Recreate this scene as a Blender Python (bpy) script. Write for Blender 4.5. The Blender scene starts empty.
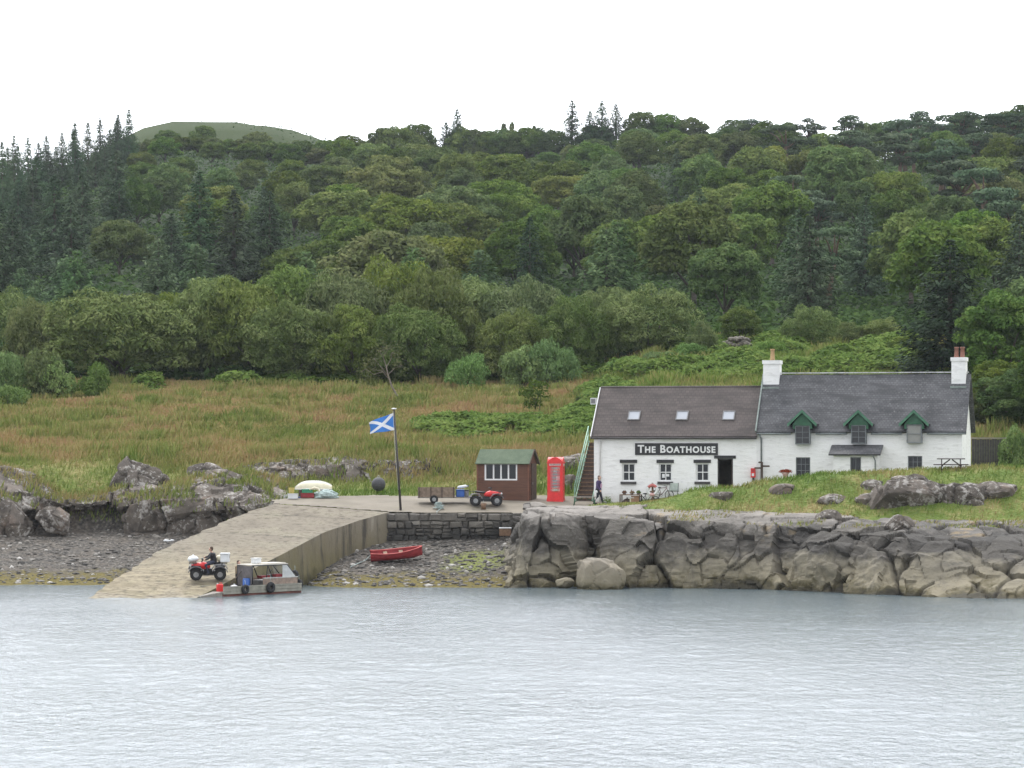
import bpy, math, random
import numpy as np
from mathutils import Vector, Matrix

sc = bpy.context.scene
COL = sc.collection
R = math.radians
random.seed(11)
rng = np.random.default_rng(7)

# ------------------------------------------------------------------ camera
F = 3072.0          # focal length in pixels
EYE = 8.0           # metres above the water
HY = 440.0          # image row of the horizon
cam_d = bpy.data.cameras.new('camera')
cam = bpy.data.objects.new('camera', cam_d)
COL.objects.link(cam)
cam.location = (0, 0, EYE)
cam.rotation_euler = (R(90), 0, 0)
cam_d.sensor_width = 36.0
cam_d.lens = 108.0
cam_d.shift_y = (HY - 384.0) / 1024.0
cam_d.clip_start = 0.5
cam_d.clip_end = 6000
sc.camera = cam

# ------------------------------------------------------------------ sky and sun (overcast)
SUN_EL, SUN_AZ = R(56), R(-20)      # azimuth clockwise from +Y: over the hill, a little left
w = bpy.data.worlds.new('World')
sc.world = w
w.use_nodes = True
nt = w.node_tree
nt.nodes.clear()
wo = nt.nodes.new('ShaderNodeOutputWorld')
sky = nt.nodes.new('ShaderNodeTexSky')
sky.sky_type = 'NISHITA'
sky.sun_disc = False
sky.sun_elevation = SUN_EL
sky.sun_rotation = SUN_AZ
bg1 = nt.nodes.new('ShaderNodeBackground')
bg1.inputs['Strength'].default_value = 0.11
nt.links.new(sky.outputs[0], bg1.inputs['Color'])
tc = nt.nodes.new('ShaderNodeTexCoord')
dotn = nt.nodes.new('ShaderNodeVectorMath'); dotn.operation = 'DOT_PRODUCT'
dotn.inputs[1].default_value = (-0.10, 0.85, 0.52)      # the cloud is thinnest and brightest over the hill, where the sun stands
nt.links.new(tc.outputs['Generated'], dotn.inputs[0])
half = nt.nodes.new('ShaderNodeMapRange')
half.inputs['From Min'].default_value = -1.0
nt.links.new(dotn.outputs['Value'], half.inputs['Value'])
rp = nt.nodes.new('ShaderNodeValToRGB')
el = rp.color_ramp.elements
for _ in range(3): el.new(0.5)
for e, (p, v) in zip(el, ((0.0, 1.2), (0.45, 1.4), (0.76, 1.95), (0.9, 2.5), (1.0, 2.75))):
    e.position = p; e.color = (v*.965, v*.99, v*1.04, 1)
nt.links.new(half.outputs[0], rp.inputs[0])
cn = nt.nodes.new('ShaderNodeTexNoise')
cn.inputs['Scale'].default_value = 2.2
cn.inputs['Detail'].default_value = 5
mp = nt.nodes.new('ShaderNodeMapping')
mp.inputs['Scale'].default_value = (1, 1, 3)
nt.links.new(tc.outputs['Generated'], mp.inputs[0])
nt.links.new(mp.outputs[0], cn.inputs['Vector'])
cr = nt.nodes.new('ShaderNodeMapRange')
cr.inputs['From Min'].default_value = 0.3
cr.inputs['From Max'].default_value = 0.6
cr.inputs['To Min'].default_value = 0.72
cr.inputs['To Max'].default_value = 0.97
nt.links.new(cn.outputs['Fac'], cr.inputs['Value'])
bg2 = nt.nodes.new('ShaderNodeBackground')
bg2.inputs['Strength'].default_value = 1.05
nt.links.new(rp.outputs[0], bg2.inputs['Color'])
mx = nt.nodes.new('ShaderNodeMixShader')
nt.links.new(cr.outputs[0], mx.inputs[0])
nt.links.new(bg1.outputs[0], mx.inputs[1])
nt.links.new(bg2.outputs[0], mx.inputs[2])
nt.links.new(mx.outputs[0], wo.inputs['Surface'])

sd = bpy.data.lights.new('sun', 'SUN')
sd.energy = 1.4
sd.angle = R(14)
sd.color = (1.0, 0.96, 0.9)
so = bpy.data.objects.new('sun', sd)
COL.objects.link(so)
sdir = Vector((math.sin(SUN_AZ) * math.cos(SUN_EL), math.cos(SUN_AZ) * math.cos(SUN_EL), math.sin(SUN_EL)))
so.rotation_euler = sdir.to_track_quat('Z', 'Y').to_euler()

sc.view_settings.view_transform = 'Standard'
sc.view_settings.look = 'None'
sc.view_settings.exposure = 0.3
sc.view_settings.gamma = 1.0
sc.view_settings.use_curve_mapping = False
sc.cycles.max_bounces = 6
sc.cycles.transparent_max_bounces = 8
sc.cycles.volume_bounces = 0
sc.cycles.use_denoising = True

# ------------------------------------------------------------------ helpers
def W(px, py, Y):
    """point at depth Y seen at image column px, row py"""
    return Vector(((px - 512.0) / F * Y, Y, EYE - (py - HY) / F * Y))

def tag(o, label=None, cat=None, group=None, kind=None):
    if label: o['label'] = label
    if cat: o['category'] = cat
    if group: o['group'] = group
    if kind: o['kind'] = kind
    return o

def thing(name, label, cat, loc=(0, 0, 0), rz=0.0, group=None):
    o = bpy.data.objects.new(name, None)
    o.empty_display_size = 0.3
    COL.objects.link(o)
    o.location = loc
    o.rotation_euler = (0, 0, rz)
    return tag(o, label, cat, group)

def children_of(o):
    return [c for c in bpy.data.objects if c.parent == o]

def copy_tree(o, parent=None, kids=None):
    c = o.copy()
    COL.objects.link(c)
    c.parent = parent
    for ch in list(o.children):
        copy_tree(ch, c)
    return c

class MB:
    """collects geometry; build() links it as ONE mesh object"""
    def __init__(s):
        s.v, s.f, s.sm, s.mi, s.cur = [], [], [], [], 0
    def add(s, vs, fs, smooth=False, M=None):
        o = len(s.v)
        if M is not None:
            vs = [M @ Vector(p) for p in vs]
        s.v += [tuple(p) for p in vs]
        for f in fs:
            s.f.append([i + o for i in f]); s.sm.append(smooth); s.mi.append(s.cur)
        return s
    def bx(s, x0, x1, y0, y1, z0, z1, M=None):
        vs = [(x0,y0,z0),(x1,y0,z0),(x1,y1,z0),(x0,y1,z0),(x0,y0,z1),(x1,y0,z1),(x1,y1,z1),(x0,y1,z1)]
        return s.hexa(vs, M)
    def hexa(s, vs, M=None):
        return s.add(vs, [(0,3,2,1),(4,5,6,7),(0,1,5,4),(1,2,6,5),(2,3,7,6),(3,0,4,7)], False, M)
    def box(s, c, d, M=None):
        return s.bx(c[0]-d[0]/2, c[0]+d[0]/2, c[1]-d[1]/2, c[1]+d[1]/2, c[2]-d[2]/2, c[2]+d[2]/2, M)
    def tube(s, pts, r, n=8, M=None, smooth=True):
        pts = [Vector(p) for p in pts]
        if not hasattr(r, '__len__'): r = [r] * len(pts)
        rings = []
        up = Vector((0, 0, 1))
        for i, p in enumerate(pts):
            a = pts[max(i-1, 0)]; b = pts[min(i+1, len(pts)-1)]
            d = (b - a).normalized()
            ref = up if abs(d.z) < 0.92 else Vector((1, 0, 0))
            u = d.cross(ref).normalized(); q = u.cross(d).normalized()
            rings.append([p + (u*math.cos(2*math.pi*k/n) + q*math.sin(2*math.pi*k/n)) * r[i] for k in range(n)])
        return s.loft(rings, True, True, M, smooth)
    def loft(s, rings, closed=True, caps=True, M=None, smooth=True):
        n = len(rings[0]); vs = [p for ring in rings for p in ring]; fs = []
        m = n if closed else n - 1
        for i in range(len(rings)-1):
            for k in range(m):
                a, b = i*n+k, i*n+(k+1) % n
                fs.append((a, b, b+n, a+n))
        s.add(vs, fs, smooth, M)
        if caps:
            o = len(s.v) - len(vs)
            s.f.append([o+k for k in range(n)][::-1]); s.sm.append(False); s.mi.append(s.cur)
            s.f.append([o+(len(rings)-1)*n+k for k in range(n)]); s.sm.append(False); s.mi.append(s.cur)
        return s
    def ell(s, c, r, nu=12, nv=8, M=None):
        vs, fs = [(c[0], c[1], c[2]-r[2])], []
        for j in range(1, nv):
            t = -math.pi/2 + math.pi*j/nv
            for i in range(nu):
                a = 2*math.pi*i/nu
                vs.append((c[0]+r[0]*math.cos(t)*math.cos(a), c[1]+r[1]*math.cos(t)*math.sin(a), c[2]+r[2]*math.sin(t)))
        vs.append((c[0], c[1], c[2]+r[2]))
        for i in range(nu):
            k = (i+1) % nu
            fs.append((0, 1+k, 1+i))
            for j in range(nv-2):
                a = 1+j*nu
                fs.append((a+i, a+k, a+nu+k, a+nu+i))
            a = 1+(nv-2)*nu
            fs.append((a+i, a+k, len(vs)-1))
        return s.add(vs, fs, True, M)
    def torus(s, c, Rr, r, axis='Y', n=20, m=8, M=None, a0=0.0, a1=2*math.pi):
        full = abs(a1-a0-2*math.pi) < 1e-6
        rings = []
        for i in range(n if full else n+1):
            a = a0+(a1-a0)*i/n
            ring = []
            for j in range(m):
                b = 2*math.pi*j/m
                rr = Rr + r*math.cos(b); h = r*math.sin(b)
                x, z = rr*math.cos(a), rr*math.sin(a)
                p = {'Y': (x, h, z), 'Z': (x, z, h), 'X': (h, x, z)}[axis]
                ring.append((c[0]+p[0], c[1]+p[1], c[2]+p[2]))
            rings.append(ring)
        if full: rings.append(rings[0])
        return s.loft(rings, True, not full, M)
    def prism(s, poly, y0, y1, M=None):
        """poly in xz, extruded along y"""
        n = len(poly)
        vs = [(x, y0, z) for x, z in poly] + [(x, y1, z) for x, z in poly]
        fs = [tuple(range(n)), tuple(range(2*n-1, n-1, -1))]
        fs += [(i, i+n, (i+1) % n+n, (i+1) % n) for i in range(n)]
        return s.add(vs, fs, False, M)
    def build(s, name, mat, parent=None, loc=None, rz=None):
        me = bpy.data.meshes.new(name)
        me.from_pydata([tuple(p) for p in s.v], [], s.f)
        me.polygons.foreach_set('use_smooth', s.sm)
        mats = mat if isinstance(mat, (list, tuple)) else [mat]
        for m in mats: me.materials.append(m)
        if len(mats) > 1: me.polygons.foreach_set('material_index', s.mi)
        me.update()
        o = bpy.data.objects.new(name, me)
        COL.objects.link(o)
        if parent: o.parent = parent
        if loc is not None: o.location = loc
        if rz is not None: o.rotation_euler = (0, 0, rz)
        return o

def np_mesh(name, verts, quads, mat, parent=None, smooth=False, attrs=None):
    me = bpy.data.meshes.new(name)
    nv, nf = len(verts), len(quads)
    k = quads.shape[1]
    me.vertices.add(nv)
    me.vertices.foreach_set('co', np.ascontiguousarray(verts, dtype=np.float32).ravel())
    me.loops.add(nf*k)
    me.loops.foreach_set('vertex_index', np.ascontiguousarray(quads, dtype=np.int32).ravel())
    me.polygons.add(nf)
    me.polygons.foreach_set('loop_start', np.arange(0, nf*k, k, dtype=np.int32))
    me.polygons.foreach_set('loop_total', np.full(nf, k, dtype=np.int32))
    me.polygons.foreach_set('use_smooth', np.full(nf, smooth, dtype=bool))
    for an, av in (attrs or {}).items():
        a = me.attributes.new(an, 'FLOAT', 'POINT')
        a.data.foreach_set('value', np.ascontiguousarray(av, dtype=np.float32))
    me.materials.append(mat)
    me.update(calc_edges=True)
    if name is None: return me
    o = bpy.data.objects.new(name, me)
    COL.objects.link(o)
    if parent: o.parent = parent
    return o

# value noise / voronoi in numpy, for shaping terrain and rock
def _hash(i, j, k, s):
    h = (i*374761393 + j*668265263 + k*2147483647 + s*974634541) & 0x7fffffff
    h = ((h ^ (h >> 13)) * 1274126177) & 0x7fffffff
    h = ((h ^ (h >> 16)) * 2246822519) & 0x7fffffff
    return ((h ^ (h >> 15)) & 0xffffff) / float(0xffffff)

def vnoise(P, scale, seed=0, octaves=3):
    out = np.zeros(len(P)); amp = 1.0; tot = 0
    for o in range(octaves):
        Q = P*scale*2**o + 1000.0
        I = np.floor(Q).astype(np.int64); f = Q-I
        f = f*f*(3-2*f)
        acc = 0
        for a in (0, 1):
            for b in (0, 1):
                for c in (0, 1):
                    wgt = (f[:,0] if a else 1-f[:,0])*(f[:,1] if b else 1-f[:,1])*(f[:,2] if c else 1-f[:,2])
                    acc = acc + wgt*_hash(I[:,0]+a, I[:,1]+b, I[:,2]+c, seed+o*17)
        out += amp*acc; tot += amp; amp *= 0.5
    return out/tot      # 0..1

def voro(P, seed=0):
    """F1, F2, cell random, planar facet offset"""
    I = np.floor(P+1000.0).astype(np.int64); n = len(P)
    f1 = np.full(n, 9.0); f2 = np.full(n, 9.0); rid = np.zeros(n); fac = np.zeros(n)
    for a in (-1, 0, 1):
        for b in (-1, 0, 1):
            for c in (-1, 0, 1):
                J = I+np.array([a, b, c])
                h = [_hash(J[:,0], J[:,1], J[:,2], seed+q) for q in (1, 2, 3, 4, 5, 6, 7)]
                D = P+1000.0-(J+np.stack(h[:3], 1))
                d = np.sqrt((D*D).sum(1))
                nr = np.stack(h[3:6], 1)*2-1
                ff = (D*nr).sum(1)
                m = d < f1
                f2 = np.where(m, f1, np.minimum(f2, d))
                f1 = np.where(m, d, f1)
                rid = np.where(m, h[6], rid)
                fac = np.where(m, ff, fac)
    return f1, f2, rid, fac

# ------------------------------------------------------------------ materials
class NT:
    def __init__(s, name):
        s.m = bpy.data.materials.new(name); s.m.use_nodes = True
        s.t = s.m.node_tree; s.b = s.t.nodes['Principled BSDF']
    def n(s, ty, **kw):
        x = s.t.nodes.new('ShaderNode'+ty)
        for k, v in kw.items():
            if hasattr(x, k): setattr(x, k, v)
            else: x.inputs[k.replace('_', ' ')].default_value = v
        return x
    def l(s, a, b): s.t.links.new(a, b)
    def coord(s, kind='Object'):
        if kind == 'World': return s.n('NewGeometry').outputs['Position']
        return s.n('TexCoord').outputs[kind]
    def noise(s, vec, scale, detail=4, rough=0.55, stretch=None):
        if stretch is not None:
            m = s.n('Mapping'); m.inputs['Scale'].default_value = stretch
            s.l(vec, m.inputs[0]); vec = m.outputs[0]
        x = s.n('TexNoise', Scale=scale, Detail=detail, Roughness=rough)
        s.l(vec, x.inputs['Vector'])
        return x.outputs['Fac']
    def ramp(s, fac, stops):
        r = s.n('ValToRGB'); e = r.color_ramp.elements
        while len(e) < len(stops): e.new(0.5)
        for i, (p, c) in enumerate(stops):
            e[i].position = p; e[i].color = (c[0], c[1], c[2], 1) if hasattr(c, '__len__') else (c, c, c, 1)
        s.l(fac, r.inputs[0])
        return r.outputs['Color']
    def mix(s, fac, a, b, mode='MIX'):
        x = s.n('Mix', data_type='RGBA', blend_type=mode)
        for sock, v in ((x.inputs[0], fac), (x.inputs[6], a), (x.inputs[7], b)):
            if hasattr(v, 'is_linked'): s.l(v, sock)
            elif hasattr(v, '__len__'): sock.default_value = (v[0], v[1], v[2], 1)
            else: sock.default_value = v
        return x.outputs[2]
    def math(s, op, a, b=0.0, clamp=False):
        x = s.n('Math', operation=op, use_clamp=clamp)
        for i, v in enumerate((a, b)):
            if hasattr(v, 'is_linked'): s.l(v, x.inputs[i])
            else: x.inputs[i].default_value = v
        return x.outputs[0]
    def rng(s, v, a, b, c=0.0, d=1.0):
        x = s.n('MapRange')
        x.inputs['From Min'].default_value = a; x.inputs['From Max'].default_value = b
        x.inputs['To Min'].default_value = c; x.inputs['To Max'].default_value = d
        s.l(v, x.inputs['Value'])
        return x.outputs[0]
    def attr(s, name):
        return s.n('Attribute', attribute_name=name).outputs['Fac']
    def color(s, c):
        if hasattr(c, 'is_linked'): s.l(c, s.b.inputs['Base Color'])
        else: s.b.inputs['Base Color'].default_value = (c[0], c[1], c[2], 1)
    def set(s, **kw):
        for k, v in kw.items():
            i = s.b.inputs[k.replace('_', ' ')]
            if hasattr(v, 'is_linked'): s.l(v, i)
            else: i.default_value = v
        return s
    def bump(s, h, strength=0.5, dist=0.05):
        x = s.n('Bump', Strength=strength, Distance=dist)
        s.l(h, x.inputs['Height']); s.l(x.outputs[0], s.b.inputs['Normal'])

def paint(name, c, rough=0.5, var=0.25, scale=3.0, metal=0.0, dirt=None, bump=0.0, spec=0.5):
    """plain surface with uneven tone and a little wear"""
    t = NT(name); v = t.coord()
    n1 = t.noise(v, scale, 6)
    lo = [x*(1-var) for x in c]; hi = [min(1, x*(1+var)) for x in c]
    col = t.ramp(n1, [(0.3, lo), (0.7, hi)])
    if dirt:
        n2 = t.noise(v, scale*2.3, 8, 0.7)
        col = t.mix(t.rng(n2, 0.55, 0.72, 0, 0.8), col, dirt)
    t.color(col)
    t.set(Roughness=rough, Metallic=metal, Specular_IOR_Level=spec)
    if bump: t.bump(t.noise(v, scale*6, 6), bump, 0.02)
    return t.m
# ------------------------------------------------------------------ terrain height
TAIL = [(205, 7.9), (225, 9.9), (255, 12.4)]
COLS = [
 (-60, [(100,-3),(160,-1.0),(169.5,0),(184,2.5),(186,4.2),(189,6.5),(195,7.0)] + TAIL),
 (-30, [(100,-3),(160,-1.0),(169.5,0),(183.6,2.5),(185.5,5.0),(188,6.5),(195,6.9)] + TAIL),
 (-25, [(100,-3),(160,-1.0),(169.5,0),(184.6,2.6),(185.6,4.5),(188,5.8),(191,6.9),(196,7.2)] + TAIL),
 (-19, [(100,-3),(160,-1.2),(170,0),(183.5,2.5),(185,4.0),(189,5.6),(193,6.6),(197,7.2)] + TAIL),
 (-14.5, [(100,-3),(160,-1.5),(170,-.5),(180,2.5),(182,3.6),(184.5,4.5),(188,5.0),(191,5.5),(193.5,6.8)] + TAIL),
 (-8, [(100,-3),(158,-1.5),(166.5,0),(177.4,2.15),(179,3.4),(184,4.4),(190.3,5.35),(193,6.9)] + TAIL),
 (-1, [(100,-3),(158,-1.5),(166.5,0),(177.4,2.2),(179,3.4),(184,4.4),(190,5.5),(193,6.9)] + TAIL),
 (2, [(100,-3),(163,-1.5),(168,-.3),(171,2.8),(176,3.6),(184,4.5),(188,5.4),(195,7.2)] + TAIL),
 (6, [(100,-3),(163,-1.5),(168,-.5),(171,3.3),(173,4.0),(178,4.3),(184,4.6),(190,6.5),(196,7.6),(205,8.4),(225,10.4),(255,13)]),
 (12, [(100,-3),(163,-1.5),(168,-.5),(171,3.5),(172.5,4.2),(174.2,5.2),(175.5,5.25),(178,4.8),(186,5.1),(190,7),(205,9.4),(225,12),(240,13.8),(255,15)]),
 (15, [(100,-3),(160,-1.5),(166,-.5),(169,3.3),(170.5,3.9),(173,5.65),(175,5.8),(178,5.2),(186,5.4),(190,7.2),(205,9.7),(225,12.3),(240,14),(255,15.2)]),
 (18, [(100,-3),(158,-1.5),(164,-.5),(167.5,3.2),(169,3.75),(172.5,5.95),(175,6.1),(178,5.3),(186,5.6),(190,7.5),(205,10),(225,12.5),(240,14.2),(255,15.4)]),
 (25, [(100,-3),(152,-1.5),(158.5,-.5),(164,3.0),(167,3.65),(171.5,6.2),(174,6.45),(178,5.7),(186,6.0),(190,7.5),(205,10),(225,12.5),(240,14),(255,15.4)]),
 (60, [(100,-3),(152,-1.5),(158.5,-.5),(164,3.0),(167,3.65),(171.5,6.2),(174,6.45),(178,6.3),(186,6.2),(190,7.5),(205,10),(225,12.5),(240,14),(255,15.4)]),
]
CX = np.array([c[0] for c in COLS], float)
RIDGE_PX = [-400, 0, 60, 130, 200, 300, 350, 450, 512, 560, 650, 800, 900, 1024, 1500]
RIDGE_E  = [225, 238, 258, 280, 282, 266, 277, 292, 297, 294, 290, 280, 280, 288, 280]

def ease(x, a, b):
    t = np.clip((x-a)/(b-a), 0, 1); return t*t*(3-2*t)

def zA(Y): return np.interp(Y, [170, 177.5, 179, 180, 184, 188, 195], [3.0, 3.78, 4.12, 4.28, 4.62, 4.88, 5.2])

def apron_mask(X, Y):
    """concrete yard on top of the quay"""
    back = np.interp(X, [-15, -13, -9, -4, 0, 5, 8], [181.5, 183.5, 185.0, 184.6, 184.5, 184.2, 181.0])
    front = np.interp(X, [-15, -14, -7.1, 0.9, 1.6, 4.5, 8], [180.2, 180.0, 177.7, 177.5, 178.2, 178.6, 179.4])
    return (Y > front-0.05) & (Y < back) & (X > -14.2) & (X < 7.6)

def H(X, Y):
    X = np.atleast_1d(np.asarray(X, float)); Y = np.atleast_1d(np.asarray(Y, float))
    prof = np.stack([np.interp(Y, [p[0] for p in c[1]], [p[1] for p in c[1]]) for c in COLS], 0)
    xi = np.clip(X, CX[0], CX[-1]-1e-6)
    k = np.clip(np.searchsorted(CX, xi, side='right')-1, 0, len(CX)-2)
    t = (xi-CX[k])/(CX[k+1]-CX[k]); t = t*t*(3-2*t)
    ar = np.arange(len(X))
    z = prof[k, ar]*(1-t)+prof[k+1, ar]*t
    # hill behind the field: height chosen as an angle above the horizon
    px = X/np.maximum(Y, 200)*F+512
    e255 = (z-EYE)/255*F
    er = np.interp(px, RIDGE_PX, RIDGE_E)
    bend = 1+0.05*np.sin(px/140.0+1.0)*ease(Y, 300, 380)+0.035*np.sin(px/61.0+Y/70)*ease(Y, 300, 420)
    f = np.interp(Y, [255, 290, 330, 380, 440, 520, 600, 700], [0, .10, .22, .38, .56, .76, .90, 1.0])
    e = e255+(er-e255)*f*np.where(f < .99, bend, 1)
    zh = EYE+e*np.minimum(Y, 700)/F
    zh = np.where(Y > 700, zh-(Y-700)*0.10, zh)
    bp = lambda q: np.interp(q, [40, 95, 125, 150, 180, 240, 280, 305, 335, 380, 440, 470], [255, 285, 305, 315, 318.5, 317.5, 313, 304, 293, 280, 262, 200])
    bump = (EYE+(bp(px-18)+bp(px-9)+bp(px)+bp(px+9)+bp(px+18))/5*Y/F+2.0*(vnoise(np.stack([X, Y, 0*X], 1), .06, 77, 3)-.5))*ease(Y, 705, 840)*(1-ease(Y, 850, 1000))
    zh = np.where(Y > 705, np.maximum(zh, bump), zh)
    z = np.where(Y > 255, zh, z)
    rough = (vnoise(np.stack([X, Y, 0*X], 1), 0.22, 3, 3)-.5)
    amp = np.where(z > 4.9, 0.45, 0.12)*np.where(Y > 260, 3.0, 1)
    z = z+rough*amp
    z = np.where(apron_mask(X, Y), np.minimum(z, zA(Y)-0.12), z)
    return z

def Hs(x, y):
    z = float(H([x], [y])[0])
    if bool(apron_mask(np.array([x]), np.array([y]))[0]): z = float(zA(y))+0.004
    return z

def on_ground(px, py, lo=None, hi=265.0):
    """ground point seen at image (px, py), first hit from the front"""
    Y = np.arange(lo or (172.0 if px < 600 else 163.0), hi, 0.1)
    X = (px-512)/F*Y
    z = np.where(apron_mask(X, Y), zA(Y), H(X, Y))
    row = HY-(z-EYE)/Y*F
    k = np.argmax(row <= py)
    return Vector((X[k], Y[k], z[k]))

# ------------------------------------------------------------------ ground sheet
def axis(parts):
    out = [parts[0][0]]
    for a, b, st in parts:
        n = max(1, int(round((b-a)/st)))
        out += list(np.linspace(a, b, n+1)[1:])
    return np.array(out)
gx = axis([(-900,-320,60), (-320,-60,8), (-60,-36,1.5), (-36,36,0.4), (36,60,1.5), (60,320,8), (320,900,60)])
gy = axis([(-60,140,20), (140,160,2), (160,200,0.33), (200,262,1.0), (262,420,3), (420,720,6), (720,1150,12), (1150,2400,90)])
GX, GY = np.meshgrid(gx, gy)
vx, vy = GX.ravel(), GY.ravel()
vz = H(vx, vy)
nx, ny = len(gx), len(gy)
idx = np.arange(nx*ny).reshape(ny, nx)
quads = np.stack([idx[:-1,:-1].ravel(), idx[:-1,1:].ravel(), idx[1:,1:].ravel(), idx[1:,:-1].ravel()], 1)
PXV = vx/np.maximum(vy, 150)*F+512
beach = (1-ease(vz, np.where((vx < -17) & (vx > -29), 4.3, 2.6), np.where((vx < -17) & (vx > -29), 4.9, 3.3)))*(1-ease(vy, 186, 189))
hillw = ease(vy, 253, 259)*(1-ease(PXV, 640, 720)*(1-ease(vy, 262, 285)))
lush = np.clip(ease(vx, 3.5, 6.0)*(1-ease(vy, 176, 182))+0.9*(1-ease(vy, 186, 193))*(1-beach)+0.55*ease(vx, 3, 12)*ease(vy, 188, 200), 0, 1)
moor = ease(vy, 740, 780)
def ground_mat():
    t = NT('ground')
    p = t.coord('World')
    n1 = t.noise(p, 0.16, 5)
    n2 = t.noise(p, 0.9, 6, 0.65)
    n3 = t.noise(p, 5.0, 4)
    # meadow: green to straw to russet seed heads
    mead = t.ramp(t.math('ADD', t.math('MULTIPLY', n1, 0.7), t.math('MULTIPLY', n2, 0.3)),
                  [(0.32, (.10,.14,.035)), (0.45, (.19,.19,.06)), (0.55, (.25,.205,.085)), (0.68, (.24,.15,.08))])
    lsh = t.ramp(t.math('ADD', t.math('MULTIPLY', n1, 0.4), t.math('MULTIPLY', n2, 0.6)),
                 [(0.36, (.08,.13,.025)), (0.5, (.14,.18,.045)), (0.62, (.27,.235,.1))])
    col = t.mix(t.attr('lush'), mead, lsh)
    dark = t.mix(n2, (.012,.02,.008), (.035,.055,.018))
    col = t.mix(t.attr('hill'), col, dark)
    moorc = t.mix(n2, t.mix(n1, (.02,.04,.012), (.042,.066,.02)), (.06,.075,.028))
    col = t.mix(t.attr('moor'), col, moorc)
    # shingle with weed near the waterline
    vor = t.n('TexVoronoi', Scale=5.5); t.l(p, vor.inputs['Vector'])
    peb = t.ramp(vor.outputs['Color'], [(0.0, (.06,.055,.048)), (0.55, (.135,.122,.105)), (1.0, (.24,.22,.19))])
    peb = t.mix(t.rng(vor.outputs['Distance'], 0.3, 0.75), peb, (.05,.047,.045))
    peb = t.mix(t.rng(n2, .42, .62, 0, .55), peb, (.12,.10,.08))
    sx = t.n('SeparateXYZ'); t.l(p, sx.inputs[0])
    wl = t.math('ADD', sx.outputs['Z'], t.math('MULTIPLY', t.math('SUBTRACT', n2, 0.5), 1.6))
    weed = t.mix(n3, (.06,.055,.018), (.19,.15,.045))
    peb = t.mix(t.rng(wl, 0.75, 0.35), peb, weed)
    # green algae streak across the cove
    dx = t.math('DIVIDE', t.math('ADD', sx.outputs['X'], 1.9), 2.3)
    dy = t.math('DIVIDE', t.math('SUBTRACT', sx.outputs['Y'], 172.5), 3.0)
    rr = t.math('ADD', t.math('MULTIPLY', dx, dx), t.math('MULTIPLY', dy, dy))
    rr = t.math('ADD', rr, t.math('MULTIPLY', t.math('SUBTRACT', n2, .5), 2.4))
    alg = t.mix(n3, (.10,.10,.03), (.22,.26,.06))
    peb = t.mix(t.rng(rr, 1.0, 0.2, 0, .85), peb, alg)
    t.color(t.mix(t.rng(t.math('ADD', t.attr('beach'), t.math('MULTIPLY', t.math('SUBTRACT', n2, .5), .6)), .35, .65), col, peb))
    t.set(Roughness=0.95, Specular_IOR_Level=0.2)
    t.bump(t.math('ADD', n3, vor.outputs['Distance']), 0.8, 0.12)
    return t.m
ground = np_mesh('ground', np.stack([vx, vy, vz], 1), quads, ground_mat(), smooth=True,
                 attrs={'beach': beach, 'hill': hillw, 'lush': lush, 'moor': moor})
tag(ground, kind='structure')

# ------------------------------------------------------------------ water
def water_mat():
    t = NT('sea_water')
    p = t.coord('World')
    a = t.noise(p, 1.0, 3, 0.55, (2.6, 1.1, 1))
    b = t.noise(p, 1.0, 3, 0.6, (7.5, 4.0, 1))
    c = t.noise(p, 1.0, 2, 0.5, (0.05, 0.09, 1))
    h = t.math('ADD', t.math('MULTIPLY', a, 1.0), t.math('MULTIPLY', b, 0.30))
    t.color((.09,.115,.125))
    t.set(Roughness=t.rng(c, .35, .65, .17, .20), IOR=1.33)
    t.bump(h, 1.0, 0.115)
    return t.m
wx = np.concatenate([[-1500, -300, -90], np.arange(-34, 34.01, 0.4), [90, 300, 1500]])
wy = np.concatenate([[-1500, -200, 20, 60], np.arange(70, 171, 0.22), [176, 200]])
WX, WY = np.meshgrid(wx, wy)
PW = np.stack([WX.ravel(), WY.ravel(), 0*WX.ravel()], 1)
inside = ((np.abs(PW[:,0]) < 36) & (PW[:,1] > 65) & (PW[:,1] < 172)).astype(float)
wz = ((vnoise(PW*np.array([1.4, .9, 1]), 0.95, 5, 3)-.5)*0.075 + (vnoise(PW*np.array([.5, 1.0, 1]), 0.16, 9, 2)-.5)*0.02)*inside
wi = np.arange(PW.shape[0]).reshape(len(wy), len(wx))
water = np_mesh('water', np.stack([PW[:,0], PW[:,1], wz], 1),
                np.stack([wi[:-1,:-1].ravel(), wi[:-1,1:].ravel(), wi[1:,1:].ravel(), wi[1:,:-1].ravel()], 1), water_mat(), smooth=True)
tag(water, kind='structure')

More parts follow.
